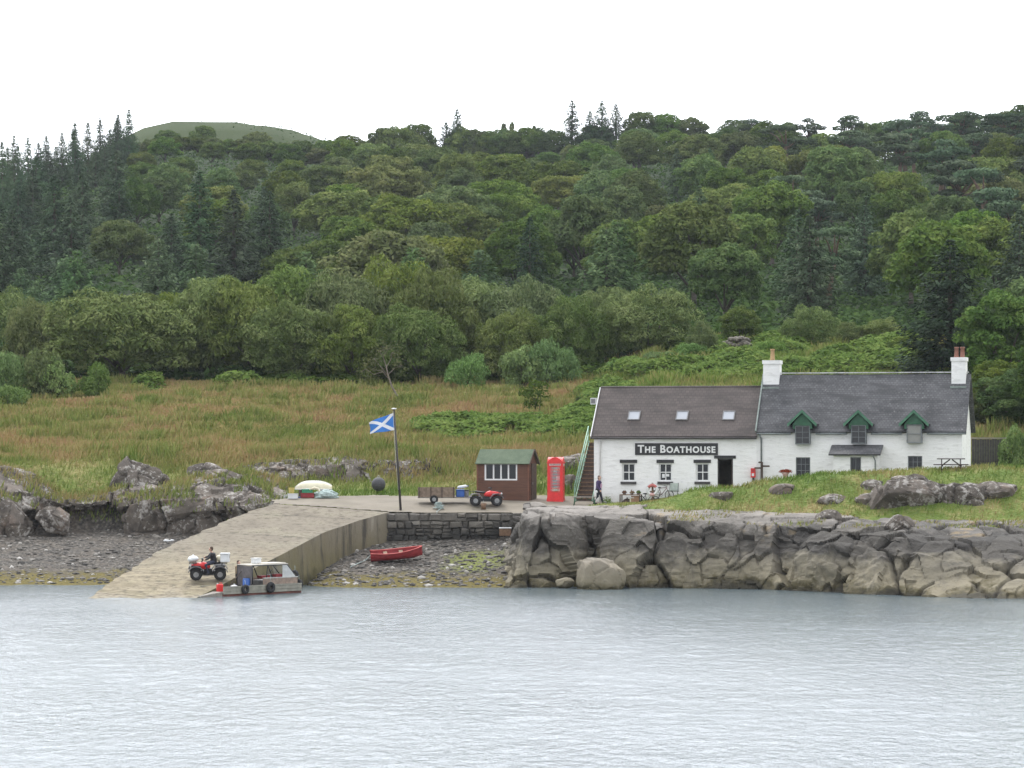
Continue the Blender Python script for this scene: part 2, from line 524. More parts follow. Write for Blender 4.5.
# ------------------------------------------------------------------ slipway and yard
def concrete_mat():
    t = NT('worn_concrete')
    p = t.coord('World')
    sx = t.n('SeparateXYZ'); t.l(p, sx.inputs[0])
    n1 = t.noise(p, 0.5, 6, .6); n2 = t.noise(p, 2.6, 8, .7); n3 = t.noise(p, 14, 4)
    st = t.noise(p, 1.0, 7, .72, (0.75, 1.7, 1))
    base = t.ramp(n1, [(.3, (.14,.12,.09)), (.7, (.235,.205,.155))])
    yel = t.ramp(st, [(.35, (.16,.132,.085)), (.65, (.31,.265,.18))])
    z = t.math('ADD', sx.outputs['Z'], t.math('MULTIPLY', t.math('SUBTRACT', n1, .5), 1.8))
    col = t.mix(t.rng(z, 2.3, 1.0), base, yel)
    col = t.mix(t.rng(z, 0.3, -.1), col, (.27,.24,.18))
    col = t.mix(t.rng(n2, .49, .64, 0, .8), col, (.075,.062,.046))
    col = t.mix(t.rng(st, .62, .67, 0, .4), col, (.10,.085,.06))
    col = t.mix(t.rng(n3, .62, .75, 0, .35), col, (.5,.46,.4))
    # joints between the poured bays
    wv = t.math('FRACT', t.math('MULTIPLY', t.math('ADD', sx.outputs['Y'], t.math('ADD', t.math('MULTIPLY', sx.outputs['X'], .28), t.math('MULTIPLY', n1, 1.1))), 1/5.6))
    j = t.rng(t.math('ABSOLUTE', t.math('SUBTRACT', wv, .5)), .475, .495)
    col = t.mix(t.math('MULTIPLY', j, t.rng(n2, .35, .6, .15, .8)), col, (.06,.052,.04))
    col = t.mix(t.math('MULTIPLY', t.rng(n3, .5, .62), t.rng(n1, .5, .6, 0, .5)), col, (.07,.085,.03))
    t.color(col); t.set(Roughness=.9, Specular_IOR_Level=.25)
    t.bump(t.math('ADD', n2, t.math('MULTIPLY', n3, .4)), .5, .05)
    return t.m
def slip_wall_mat():
    t = NT('stained_concrete_wall')
    p = t.coord('World')
    sx = t.n('SeparateXYZ'); t.l(p, sx.inputs[0])
    n1 = t.noise(p, .8, 6, .6); st = t.noise(p, 1.6, 6, .7, (1, 1, .16))
    n2 = t.noise(p, 5, 6, .7)
    z = t.math('ADD', sx.outputs['Z'], t.math('MULTIPLY', t.math('SUBTRACT', n1, .5), 2.0))
    col = t.ramp(z, [(0.0, (.10,.09,.04)), (.32, (.20,.175,.10)), (.6, (.26,.23,.165)), (1.0, (.3,.27,.22))])
    zz = t.rng(z, 0.0, 4.0)
    col = t.ramp(zz, [(0.02, (.05,.045,.018)), (.2, (.155,.135,.07)), (.5, (.18,.155,.10)), (.95, (.22,.195,.155))])
    col = t.mix(t.rng(st, .5, .68, 0, .85), col, (.055,.05,.042))
    col = t.mix(t.rng(st, .36, .28, 0, .6), col, (.42,.39,.33))
    col = t.mix(t.rng(n2, .6, .72, 0, .4), col, (.09,.08,.05))
    t.color(col); t.set(Roughness=.9, Specular_IOR_Level=.25); t.bump(n2, .6, .06)
    return t.m
M_CONC = concrete_mat(); M_SLIPW = slip_wall_mat()
SL_L = [(-22.6,150.5,-.85), (-21.46,155.5,0), (-20.5,160.5,.85), (-19.35,166.3,1.83), (-17.6,172,2.8), (-15.6,177,3.72), (-14.0,180,4.28)]
SL_R = [(-17.3,150.5,-.85), (-16.0,155.5,0), (-14.35,160.5,.85), (-12.4,166.3,1.83), (-10.6,172,2.8), (-8.6,175.6,3.45), (-7.1,177.7,3.825)]
def seq(pts, n):
    pts = np.array(pts, float); t = np.linspace(0, len(pts)-1, n)
    return np.stack([np.interp(t, np.arange(len(pts)), pts[:,k]) for k in range(3)], 1)
nl, na = 90, 40
Lp, Rp = seq(SL_L, nl), seq(SL_R, nl)
u = np.linspace(0, 1, na)[None,:,None]
S = Lp[:,None,:]*(1-u)+Rp[:,None,:]*u
edge = (vnoise(np.stack([np.arange(nl)*.7, 0*np.arange(nl), 0*np.arange(nl)], 1), .6, 4, 3)-.5)*.5
S[:,0,0] += edge
P = S.reshape(-1, 3).copy()
P[:,2] += (vnoise(P, .7, 21, 3)-.5)*.06
ii = np.arange(nl*na).reshape(nl, na)
q = np.stack([ii[:-1,:-1].ravel(), ii[:-1,1:].ravel(), ii[1:,1:].ravel(), ii[1:,:-1].ravel()], 1)
slip = tag(np_mesh('slipway', P, q, M_CONC, smooth=True), kind='structure')
# side skirts of the slip (left edge low, right edge the tall wall)
def skirt(name, edge_pts, depth, mat, off=0.0, rows=10, namp=.1):
    E = np.array(edge_pts); n = len(E)
    V = []
    for r in range(rows+1):
        f = r/rows
        Q = E.copy(); Q[:,2] = E[:,2]*(1-f)+depth*f
        Q[:,0] += off*f
        V.append(Q)
    V = np.concatenate(V, 0)
    V[n:,0] += (vnoise(V[n:], .8, 31, 3)-.5)*namp*2
    k = np.arange((rows+1)*n).reshape(rows+1, n)
    return np_mesh(name, V, np.stack([k[:-1,:-1].ravel(), k[1:,:-1].ravel(), k[1:,1:].ravel(), k[:-1,1:].ravel()], 1), mat, smooth=True)
right_edge = P.reshape(nl, na, 3)[:,-1,:]
left_edge = P.reshape(nl, na, 3)[:,0,:]
tag(skirt('slipway_wall', right_edge, -1.6, M_SLIPW, .12), kind='structure')
tag(skirt('slipway_bank', left_edge, -1.2, M_CONC, -.5), kind='structure')

# yard
ax_ = np.arange(-14.2, 7.61, .2); ay_ = np.arange(177.3, 185.4, .16)
AX, AY = np.meshgrid(ax_, ay_)
az = zA(AY)
P2 = np.stack([AX.ravel(), AY.ravel(), az.ravel()+(vnoise(np.stack([AX.ravel(), AY.ravel(), 0*AX.ravel()], 1), .7, 21, 3)-.5)*.05], 1)
msk = apron_mask(AX+(vnoise(np.stack([AX.ravel()*1.0, AY.ravel(), 0*AX.ravel()], 1), 1.1, 8, 2).reshape(AX.shape)-.5)*.5,
                 AY+(vnoise(np.stack([AX.ravel(), AY.ravel(), 3+0*AX.ravel()], 1), .9, 9, 2).reshape(AX.shape)-.5)*np.where(AY > 181, 1.4, .06))
k = np.arange(AX.size).reshape(AX.shape)
ok = msk[:-1,:-1] & msk[1:,:-1] & msk[:-1,1:] & msk[1:,1:]
qa = np.stack([k[:-1,:-1][ok], k[:-1,1:][ok], k[1:,1:][ok], k[1:,:-1][ok]], 1)
def yard_mat():
    t = NT('yard_concrete'); p = t.coord('World')
    n1 = t.noise(p, .45, 6, .6); n2 = t.noise(p, 3, 8, .7); st = t.noise(p, 1, 5, .6, (.3, 2.2, 1))
    col = t.ramp(n1, [(.3, (.155,.135,.105)), (.7, (.235,.207,.165))])
    col = t.mix(t.rng(n2, .56, .74, 0, .5), col, (.16,.145,.12))
    col = t.mix(t.rng(st, .58, .66, 0, .4), col, (.2,.19,.12))
    t.color(col); t.set(Roughness=.92, Specular_IOR_Level=.25); t.bump(n2, .5, .05)
    return t.m
tag(np_mesh('yard_pavement', P2, qa, yard_mat(), smooth=True), kind='structure')

# ------------------------------------------------------------------ quay wall: coursed rubble
def stone_mat(name, tones, wet=None, lich=.25, scale=1.0):
    t = NT(name); p = t.coord('World')
    n1 = t.noise(p, .7*scale, 6, .6); n2 = t.noise(p, 3.2*scale, 8, .7); n3 = t.noise(p, 9*scale, 5, .7)
    col = t.ramp(t.math('ADD', t.math('MULTIPLY', n1, .5), t.math('MULTIPLY', n2, .5)), [(.3, tones[0]), (.5, tones[1]), (.68, tones[2])])
    col = t.mix(t.rng(n3, .6, .68, 0, lich), col, (.5,.48,.44))
    gi = t.n('NewGeometry'); col = t.mix(.45, col, t.ramp(gi.outputs['Random Per Island'], [(0, [x*.5 for x in tones[0]]), (.5, tones[1]), (1, tones[2])]))
    if wet:
        sx = t.n('SeparateXYZ'); t.l(p, sx.inputs[0])
        z = t.math('ADD', sx.outputs['Z'], t.math('MULTIPLY', t.math('SUBTRACT', n1, .5), 1.5))
        col = t.mix(t.rng(z, wet[0]+.6, wet[0]), col, wet[1])
    t.color(col); t.set(Roughness=.92, Specular_IOR_Level=.25); t.bump(t.math('ADD', n2, n3), .7, .07)
    return t.m
def quay():
    st = stone_mat('quay_stone', [(.055,.052,.048), (.13,.12,.105), (.23,.21,.175)], (2.55, (.055,.053,.048)), .2)
    root = thing('quay_wall', 'low dark rubble stone quay wall between slipway and rock, above the cove', 'wall', (-7.1, 177.5, 2.0))
    m = MB(); rr = random.Random(5)
    L = 7.95; z = -1.0
    while z < 1.70:
        h = rr.uniform(.2, .42)
        if z+h > 1.52: h = 1.77-z
        x = -rr.uniform(0, .3)
        while x < L:
            wd = rr.uniform(.22, .75)*(1.25 if rr.random() < .25 else 1)
            parts_ = [(z, h)] if (rr.random() < .7 or h < .3) else [(z, h*.45), (z+h*.45, h*.55)]
            for zz, hh in parts_:
                d = rr.uniform(-.10, .10); g = .012
                c = [(x+g, zz+g), (x+wd-g, zz+g), (x+wd-g, zz+hh-g), (x+g, zz+hh-g)]
                j = lambda: rr.uniform(-.055, .055)
                fr = [(a_+j(), -.04-d, b_+j()) for a_, b_ in c]
                inn = [(a_+(x+wd/2-a_)*.3+j()*.5, -.13-d+rr.uniform(-.05, .05), b_+(zz+hh/2-b_)*.3+j()*.5) for a_, b_ in c]
                bk = [(a_, .3, b_) for a_, b_ in c]
                m.add(bk+fr+inn, [(0,1,5,4),(1,2,6,5),(2,3,7,6),(3,0,4,7),(4,5,9,8),(5,6,10,9),(6,7,11,10),(7,4,8,11),(8,9,10,11)])
            x += wd
        z += h
    m.build('stone_face', st, root)
    m = MB(); m.bx(-.05, L+.05, .05, .75, -1.2, 1.70)
    m.build('core', paint('mortar', (.05,.047,.042), .95), root)
quay()

# ------------------------------------------------------------------ rock sheets
ROCKTOPS = []
def rock_sheet(name, stations, ns, nr, mat, seed, amp=.55, cell=.75, drop=1.3):
    """stations: (px, [(row, depth) from the foot up and back])"""
    prof = []
    for px, pts in stations:
        w_ = [tuple(W(px, r, Y)) for r, Y in pts]
        w_ = [(w_[0][0], w_[0][1]-.25, w_[0][2]-drop)]+w_
        w_ = w_+[(w_[-1][0], w_[-1][1]+2.0, w_[-1][2]-1.2)]
        arr = np.array(w_)
        d = np.r_[0, np.cumsum(np.sqrt((np.diff(arr, axis=0)**2).sum(1)))]
        u_ = np.linspace(0, 1, nr)
        pw = np.r_[0, np.cumsum(np.full(len(arr)-1, 1.0))]/(len(arr)-1)
        tt = np.interp(u_, pw, d)
        prof.append(np.stack([np.interp(tt, d, arr[:,k]) for k in range(3)], 1))
    prof = np.array(prof)
    xs = np.array([s[0] for s in stations], float)
    u_ = np.linspace(xs[0], xs[-1], ns)
    S = np.empty((ns, nr, 3))
    kk = np.clip(np.searchsorted(xs, u_, side='right')-1, 0, len(xs)-2)
    tt = (u_-xs[kk])/(xs[kk+1]-xs[kk]); tt = (tt*tt*(3-2*tt))*.6+tt*.4
    S = prof[kk]*(1-tt)[:,None,None]+prof[kk+1]*tt[:,None,None]
    du = np.gradient(S, axis=0); dv = np.gradient(S, axis=1)
    N = np.cross(du, dv); N /= np.linalg.norm(N, axis=2, keepdims=True)+1e-9
    P = S.reshape(-1, 3); N = N.reshape(-1, 3)
    warp = np.stack([vnoise(P, .5, seed+a, 3) for a in (50, 51, 52)], 1)-.5
    Q = P+warp*1.3
    sh = np.stack([Q[:,0]+.25*Q[:,2], Q[:,1]*.8, Q[:,2]*.50-.10*Q[:,0]], 1)
    f1, f2, rid, fac = voro(sh*cell, seed)
    sh2 = np.stack([Q[:,0]-.35*Q[:,2], Q[:,1], Q[:,2]*.8+.2*Q[:,0]], 1)
    g1, g2, rid2, fac2 = voro(sh2*cell*2.3, seed+30)
    e0 = vnoise(P, .35, seed+7, 2)
    edge = np.clip((f2-f1)/.07, 0, 1); edge2 = np.clip((g2-g1)/.10, 0, 1)
    edge = np.where(e0 > .46, edge, 1); edge2 = np.where(e0 < .36, edge2, 1)
    d = (rid-.5)*amp*1.0+fac*amp*1.25-(1-edge)*amp*.7
    d += (rid2-.5)*amp*.28+fac2*amp*.55-(1-edge2)*amp*.12
    d += (vnoise(P, 1.3, seed+9, 4)-.5)*amp*.8
    d += (vnoise(P*np.array([1,1,3.2]), .9, seed+13, 3)-.5)*amp*.5
    up_ = ease(N[:,2], .55, .85)
    d = np.where(d > 0, d*(1-.85*up_), d*(1-.5*up_))
    fade = np.ones((ns, nr)); fade[:,-3:] = .15
    d *= fade.ravel()
    P = P+N*d[:,None]
    k = np.arange(ns*nr).reshape(ns, nr)
    qd = np.stack([k[:-1,:-1].ravel(), k[1:,:-1].ravel(), k[1:,1:].ravel(), k[:-1,1:].ravel()], 1)
    crack = np.clip((1-edge)*.9+(1-edge2)*.5, 0, 1)
    A, B_, C_ = P[qd[:,0]], P[qd[:,1]], P[qd[:,3]]
    fn = np.cross(B_-A, C_-A); ar_ = np.linalg.norm(fn, axis=1); fn /= ar_[:,None]+1e-9
    ROCKTOPS.append(((A+P[qd[:,2]])/2, fn, ar_))
    o = np_mesh(name, P, qd, mat, smooth=False, attrs={'crack': crack, 'tone': rid*.6+rid2*.4})
    return o

def shore_rock_mat():
    t = NT('shore_rock'); p = t.coord('World')
    sx = t.n('SeparateXYZ'); t.l(p, sx.inputs[0])
    n1 = t.noise(p, .45, 5, .6); n2 = t.noise(p, 2.0, 8, .7); n3 = t.noise(p, 7, 6, .75)
    st = t.noise(p, 1.7, 6, .7, (1, 1, .3))
    z = t.math('ADD', sx.outputs['Z'], t.math('MULTIPLY', t.math('SUBTRACT', n1, .5), 2.6))
    z = t.math('ADD', z, t.math('MULTIPLY', t.math('SUBTRACT', n2, .5), 1.0))
    f = t.rng(z, -.4, 4.4)
    # tide zones: weed, pale barnacle band, black lichen band, grey-pink bare rock
    col = t.ramp(f, [(.08, (.022,.02,.008)), (.15, (.085,.07,.026)), (.22, (.24,.21,.14)), (.42, (.195,.175,.13)),
                     (.53, (.05,.046,.042)), (.74, (.04,.037,.034)), (.85, (.16,.147,.135)), (.95, (.26,.238,.215))])
    up = t.n('NewGeometry'); sn = t.n('SeparateXYZ'); t.l(up.outputs['Normal'], sn.inputs[0])
    col = t.mix(t.math('MULTIPLY', t.rng(n2, .4, .62), .15), col, t.mix(.5, col, (.26,.235,.2)))
    col = t.mix(t.math('MULTIPLY', t.math('MULTIPLY', t.rng(n3, .58, .7), t.rng(sx.outputs['Z'], 1.8, 3.4)), .65), col, (.42,.4,.37))
    col = t.mix(t.math('MULTIPLY', t.rng(n1, .62, .70), t.rng(sx.outputs['Z'], 2.2, 3.4, 0, .6)), col, (.32,.2,.04))
    col = t.mix(t.rng(st, .56, .7, 0, .5), col, (.05,.048,.043))
    col = t.mix(t.math('MULTIPLY', t.attr('crack'), .75), col, (.022,.02,.018))
    col = t.mix(.2, col, t.mix(t.attr('tone'), (.015,.014,.012), (.27,.24,.19)))
    t.color(col); t.set(Roughness=.85, Specular_IOR_Level=.3)
    t.bump(t.math('ADD', n2, t.math('MULTIPLY', n3, .6)), .8, .12)
    return t.m
def bank_rock_mat():
    t = NT('bank_rock'); p = t.coord('World')
    n1 = t.noise(p, .5, 5, .6); n2 = t.noise(p, 2.2, 8, .7); n3 = t.noise(p, 4.5, 5, .7)
    col = t.ramp(t.math('ADD', t.math('MULTIPLY', n1, .5), t.math('MULTIPLY', n2, .5)),
                 [(.34, (.026,.022,.018)), (.47, (.085,.072,.058)), (.57, (.15,.128,.104)), (.7, (.235,.205,.17))])
    col = t.mix(t.math('MULTIPLY', t.rng(n1, .56, .66), .5), col, (.2,.125,.085))
    lp = t.noise(p, 1.1, 3, .6)
    col = t.mix(t.math('MULTIPLY', t.rng(t.math('ADD', t.math('MULTIPLY', n3, .6), t.math('MULTIPLY', lp, .4)), .525, .575), .8), col, (.44,.42,.385))
    sx = t.n('SeparateXYZ'); t.l(p, sx.inputs[0])
    col = t.mix(t.math('MULTIPLY', t.attr('crack'), .75), col, (.02,.018,.016))
    col = t.mix(.30, col, t.mix(t.attr('tone'), (.02,.017,.015), (.27,.235,.21)))
    t.color(col); t.set(Roughness=.9, Specular_IOR_Level=.25)
    t.bump(t.math('ADD', n2, t.math('MULTIPLY', n3, .5)), .8, .12)
    return t.m
M_SHORE = shore_rock_mat(); M_BANK = bank_rock_mat()

rock_sheet_r = rock_sheet('rocky_shore', [
 (504, [(590,166.4),(580,167.6),(570,168.8),(562,170),(556,171.5),(554,174),(556,177)]),
 (516, [(589,166.4),(572,167.2),(558,168.2),(548,169.5),(535,171.5),(528,174.5),(530,178)]),
 (527, [(588,166.6),(562,167.2),(537,168),(518,168.8),(510,171),(506.5,175.5),(510,180)]),
 (560, [(587,166.8),(562,167.1),(537,167.6),(515,168.3),(510,171),(506.5,175),(510,180)]),
 (577, [(586,167.9),(562,168.2),(537,168.4),(516,168.8),(510,171.3),(506.5,175),(510,180)]),
 (586, [(585,169.9),(562,170.1),(537,169.8),(517,169.4),(510.5,171.6),(506.5,175),(510,180)]),
 (600, [(585,170.0),(562,170.2),(540,169.6),(518,169.2),(511,171.5),(507,175),(510,180)]),
 (612, [(587,167.2),(562,167.2),(538,167.6),(519,168.4),(511.5,171),(507,175),(510,180)]),
 (645, [(588,166.1),(562,166.3),(540,167),(521,168),(512,171),(506,174.8),(507,180)]),
 (700, [(588,166),(562,166.2),(540,167),(522,168),(513,171),(508,174.3),(509,179)]),
 (760, [(589,165),(565,165.3),(543,166),(524,167),(515,169.5),(511,172),(514,177)]),
 (830, [(592,161.5),(568,162),(545,163),(528,164),(520,166.5),(515,169),(518,174)]),
 (900, [(596,157.8),(577,158.8),(553,159.8),(537,160.8),(527,163.5),(519,166.7),(524,172)]),
 (960, [(598,155.6),(581,157.2),(561,158.4),(541,160),(529,163),(520,166.7),(525,172)]),
 (1060, [(600,153.6),(583,155.2),(562,156.7),(541,159),(529,162.5),(521,166.5),(526,172)]),
], 640, 130, M_SHORE, 101, .58, .34)
tag(rock_sheet_r, kind='structure')
bank = rock_sheet('rock_bank', [
 (-60, [(535,183),(520,182.8),(500,183),(482,184.5),(468,186),(462,188.5),(468,193)]),
 (0, [(535,183),(520,182.8),(500,183),(482,184.5),(467,186),(462,188.5),(468,193)]),
 (38, [(534,183.4),(522,184.2),(510,183),(497,183.5),(480,185.5),(475,188),(480,192)]),
 (62, [(532,185.0),(523,186.0),(514,185.2),(504,183.9),(497,185),(492,187),(497,191)]),
 (100, [(531,186.0),(522,187.0),(513,186.0),(504,184.0),(497,185),(492,187),(497,191)]),
 (122, [(531,185.0),(519,184.6),(507,183.5),(498,184),(489,186),(484,188.5),(490,193)]),
 (165, [(529,184.2),(515,183),(500,183.2),(490,184.5),(483,186.5),(480,189),(486,193)]),
 (205, [(526,183),(511,182.2),(498,182.8),(488,184),(480,186),(475,188.5),(480,193)]),
 (250, [(515,182),(506,182),(496,182.6),(486,184.2),(477,187),(471,190),(476,194)]),
 (288, [(504,184),(500,184.5),(494,186),(488,188),(480,191),(470,193),(475,197)]),
], 320, 80, M_BANK, 202, .6, .42, .9)
tag(bank, kind='structure')
crag = rock_sheet('rock_crag', [
 (225, [(492,187.5),(484,188.5),(476,190.0),(470,191.5),(467,194),(472,198)]),
 (262, [(486,189.5),(478,190.0),(469,190.6),(462,191.4),(459,193.5),(465,198)]),
 (300, [(486,190.0),(477,190.4),(468,190.8),(461,191.5),(459,193.5),(465,198)]),
 (340, [(486,190.2),(476,190.5),(465,190.9),(458,191.6),(456,193.5),(463,198)]),
 (390, [(485,190.2),(476,190.5),(468,191.0),(461,191.7),(458,193.5),(464,198)]),
 (430, [(483,190.6),(475,190.9),(466,191.2),(459,191.9),(457,194),(463,198)]),
 (462, [(481,191.2),(476,191.8),(471,192.6),(466,194),(464,196),(468,199)]),
 (478, [(480,191.8),(477,192.6),(474,193.8),(471,195.5),(471,197),(475,200)]),
], 300, 50, M_BANK, 303, .45, .55, .8)
tag(crag, kind='structure')

# ------------------------------------------------------------------ loose rocks
def ico(sub):
    import bmesh
    bm = bmesh.new(); bmesh.ops.create_icosphere(bm, subdivisions=sub, radius=1)
    v = np.array([x.co[:] for x in bm.verts]); f = np.array([[y.index for y in x.verts] for x in bm.faces]); bm.free()
    return v, f
ICO = {s: ico(s) for s in (1, 2, 3, 5)}
def rock(name, label, px, py, wpx, hpx, mat, seed, Y=None, cuts=14, depth=.8, round_=False, cat='rock', group=None, sink=.25):
    """boulder whose visible foot is at (px, py) and whose visible size is wpx x hpx"""
    v, f = ICO[5]; rr = np.random.default_rng(seed)
    v = v.copy()
    for _ in range(cuts):
        n = rr.normal(size=3); n[2] *= .7; n /= np.linalg.norm(n)
        lim = rr.uniform(.62, .9) if not round_ else rr.uniform(.70, .93)
        dd = v@n; m = dd > lim
        v[m] -= np.outer(dd[m]-lim, n)*.93
    base = W(px, py, Y) if Y else on_ground(px, py)
    Yb = base.y
    s = Yb/F
    half = np.array([wpx*s/2, wpx*s/2*depth, hpx*s/(2-sink*2)*1.0])
    mn, mxx = v.min(0), v.max(0)
    v = (v-(mn+mxx)/2)/((mxx-mn)/2)*half
    v[:,2] += half[2]*(1-2*sink)
    off = np.array([seed*3.1, seed*1.7, 0])
    f1, f2, rid, fac = voro((v+off)*np.array([1,1,.8])*.9, seed)
    e = np.clip((f2-f1)/.09, 0, 1)
    dirn = v/np.maximum(np.linalg.norm(v, axis=1, keepdims=True), 1e-6)
    a = min(half)*(.22 if round_ else .3)
    v = v+dirn*(((rid-.5)*.5-(1-e)*.35+fac*.4)*a+(vnoise(v+off, 2.5, seed, 4)-.5)*a*.5)[:,None]
    o = np_mesh(name, v, f, mat, smooth=False, attrs={'crack': (1-e)*.8, 'tone': rid})
    o.location = (base.x, base.y+half[1]*.7, base.z)
    return tag(o, label, cat, group)
def boulder_mat():
    t = NT('round_boulder'); p = t.coord('World')
    sx = t.n('SeparateXYZ'); t.l(p, sx.inputs[0])
    n1 = t.noise(p, .9, 6, .6); n2 = t.noise(p, 4, 8, .7)
    z = t.math('ADD', sx.outputs['Z'], t.math('MULTIPLY', t.math('SUBTRACT', n1, .5), 1.0))
    col = t.ramp(t.rng(z, 0, 2.2), [(.05, (.07,.06,.03)), (.2, (.2,.175,.12)), (.6, (.235,.205,.155)), (1, (.19,.175,.155))])
    col = t.mix(t.rng(n2, .55, .7, 0, .4), col, (.1,.09,.075))
    t.color(col); t.set(Roughness=.9); t.bump(n2, .6, .06)
    return t.m
M_BOULD = boulder_mat()
rock('boulder', 'big rounded pale boulder at the waterline in front of the rock cleft', 601, 590, 50, 32, M_BOULD, 3, 164.6, 22, .75, True, 'boulder', sink=.27)
rock('boulder', 'small pale boulder wedged beside the big rounded boulder at the waterline', 565, 588, 20, 11, M_BOULD, 4, 165.4, 10, .8, True, 'boulder', sink=.1)
ROCKS = [
 ('large flat-faced grey rock high in the grass bank, left of the slipway', 135, 494, 62, 36, 11),
 ('broad whitish rock at the left end of the grass bank, upper of two', 10, 489, 60, 22, 12),
 ('cracked grey slab rock at the left end of the bank, just above the shingle', 8, 529, 50, 30, 13),
 ('speckled dark rock at the left end of the shadowed hollow', 52, 524, 34, 18, 14),
 ('white spotted square rock standing right of the shadowed hollow', 143, 528, 46, 30, 15),
 ('white lichen covered rock below the grass ledge, beside the square rock', 182, 527, 34, 24, 16),
 ('rounded rock touching the left edge of the slipway, lowest of the bank', 208, 530, 36, 24, 17),
 ('long low speckled rock running along the top of the slipway edge', 246, 512, 56, 22, 18),
 ('dark layered rock behind the slipway edge, under the meadow', 218, 496, 48, 26, 19),
 ('pointed pale rock behind the boxes, left end of the crag', 205, 484, 40, 20, 20),
]
for lb, px, py, wp, hp, sd_ in ROCKS:
    rock('bank_boulder', lb, px, py, wp, hp*(.8 if py > 522 and px > 100 else 1), M_BANK, sd_, Y=((183.0 if px > 100 else 182.3) if py > 515 else None), depth=.6, cuts=20, sink=.4 if py > 515 else .25)
ROCKS2 = [
 ('tilted rock slab at the right foot of the massive outcrop', 962, 504, 60, 21, 51, .6),
 ('blocky rock at the left foot of the massive outcrop', 893, 506, 46, 20, 52, .6),
 ('massive square-edged rock outcrop in the grass below the picnic table', 922, 505, 104, 29, 31, .5),
 ('low broad rock slab in the grass at the right of the massive outcrop', 990, 499, 62, 17, 32, .6),
 ('flat oval grey rock lying in the grass below the porch', 833, 503, 33, 9, 33, .8),
 ('dark angular rock with orange lichen on the rock shelf below the oval rock', 829, 523, 27, 13, 34, .8),
 ('broken rock capped with orange lichen on the shelf edge', 901, 530, 34, 16, 35, .8),
 ('small rock poking through the grass knoll in front of the white cottage', 873, 489, 26, 10, 36, .8),
 ('lichened rock low in the grass left of the oval rock', 783, 494, 30, 9, 37, .8),
 ('grey rock breaking the grass below the boathouse door', 722, 501, 26, 8, 38, .8),
 ('pale stone at the edge of the grass beside the massive outcrop', 872, 505, 34, 13, 39, .8),
]
for lb, px, py, wp, hp, sd_, dp in ROCKS2:
    rock('outcrop', lb, px, py, wp, hp, M_BANK, sd_, Y=None if py < 512 else {829: 166.5, 901: 163.3}[px], depth=dp, sink=.38)
rock('outcrop', 'jumbled rock outcrop on the slope behind the green handrail', 578, 474, 54, 20, M_BANK, 41, depth=.8)
rock('outcrop', 'rounded dark rock behind the red telephone box, beside the stair foot', 571, 497, 32, 22, M_BANK, 42, Y=186.0, depth=.9)
rock('outcrop', 'rock with orange lichen at the corner where quay wall meets the cliff', 535, 511, 26, 9, M_SHORE, 43, Y=174.5, depth=.8)

# scattered shingle stones on both beaches
def shingle():
    V, Fc = [], []; v0, f0 = ICO[1]; n = 0
    pts = []
    for cnt, xa, xb, ya, yb in ((2600, -36, -17, 169.8, 185), (2600, -12.5, 2, 166.3, 177.2)):
        X = rng.uniform(xa, xb, cnt); Y = rng.uniform(ya, yb, cnt)
        pts.append(np.stack([X, Y, H(X, Y)], 1))
    P = np.concatenate(pts)
    s = rng.gamma(2.0, .036, len(P)).clip(.03, .19)
    keep = P[:,2] > .05
    P, s = P[keep], s[keep]
    sc_ = np.stack([s*rng.uniform(.8, 1.5, len(s)), s*rng.uniform(.8, 1.3, len(s)), s*rng.uniform(.4, .8, len(s))], 1)
    ver = (v0[None]*sc_[:,None]*(1+rng.normal(0, .14, (len(P), len(v0), 1)))+P[:,None]).reshape(-1, 3)
    fc = (f0[None]+(np.arange(len(P))*len(v0))[:,None,None]).reshape(-1, 3)
    t = NT('shingle_stone'); g = t.n('NewGeometry')
    col = t.ramp(g.outputs['Random Per Island'], [(0, (.04,.037,.033)), (.5, (.11,.10,.088)), (.9, (.19,.175,.15)), (.98, (.40,.38,.35))])
    t.color(col); t.set(Roughness=.9)
    tag(np_mesh('shingle', ver, fc, t.m), 'grey shingle stones covering the two beaches beside the slipway', kind='stuff')
shingle()

# ------------------------------------------------------------------ haze
def haze():
    m = bpy.data.materials.new('haze'); m.use_nodes = True
    t = m.node_tree; t.nodes.clear()
    o = t.nodes.new('ShaderNodeOutputMaterial'); v = t.nodes.new('ShaderNodeVolumePrincipled')
    v.inputs['Color'].default_value = (.86, .92, 1.0, 1)
    v.inputs['Density'].default_value = HAZE
    v.inputs['Anisotropy'].default_value = 0.0
    t.links.new(v.outputs[0], o.inputs['Volume'])
    b = MB(); b.bx(-420, 420, -25, 1010, -4.5, 132)
    h = b.build('haze', m)
    tag(h, kind='stuff')
HAZE = 0.00007
haze()
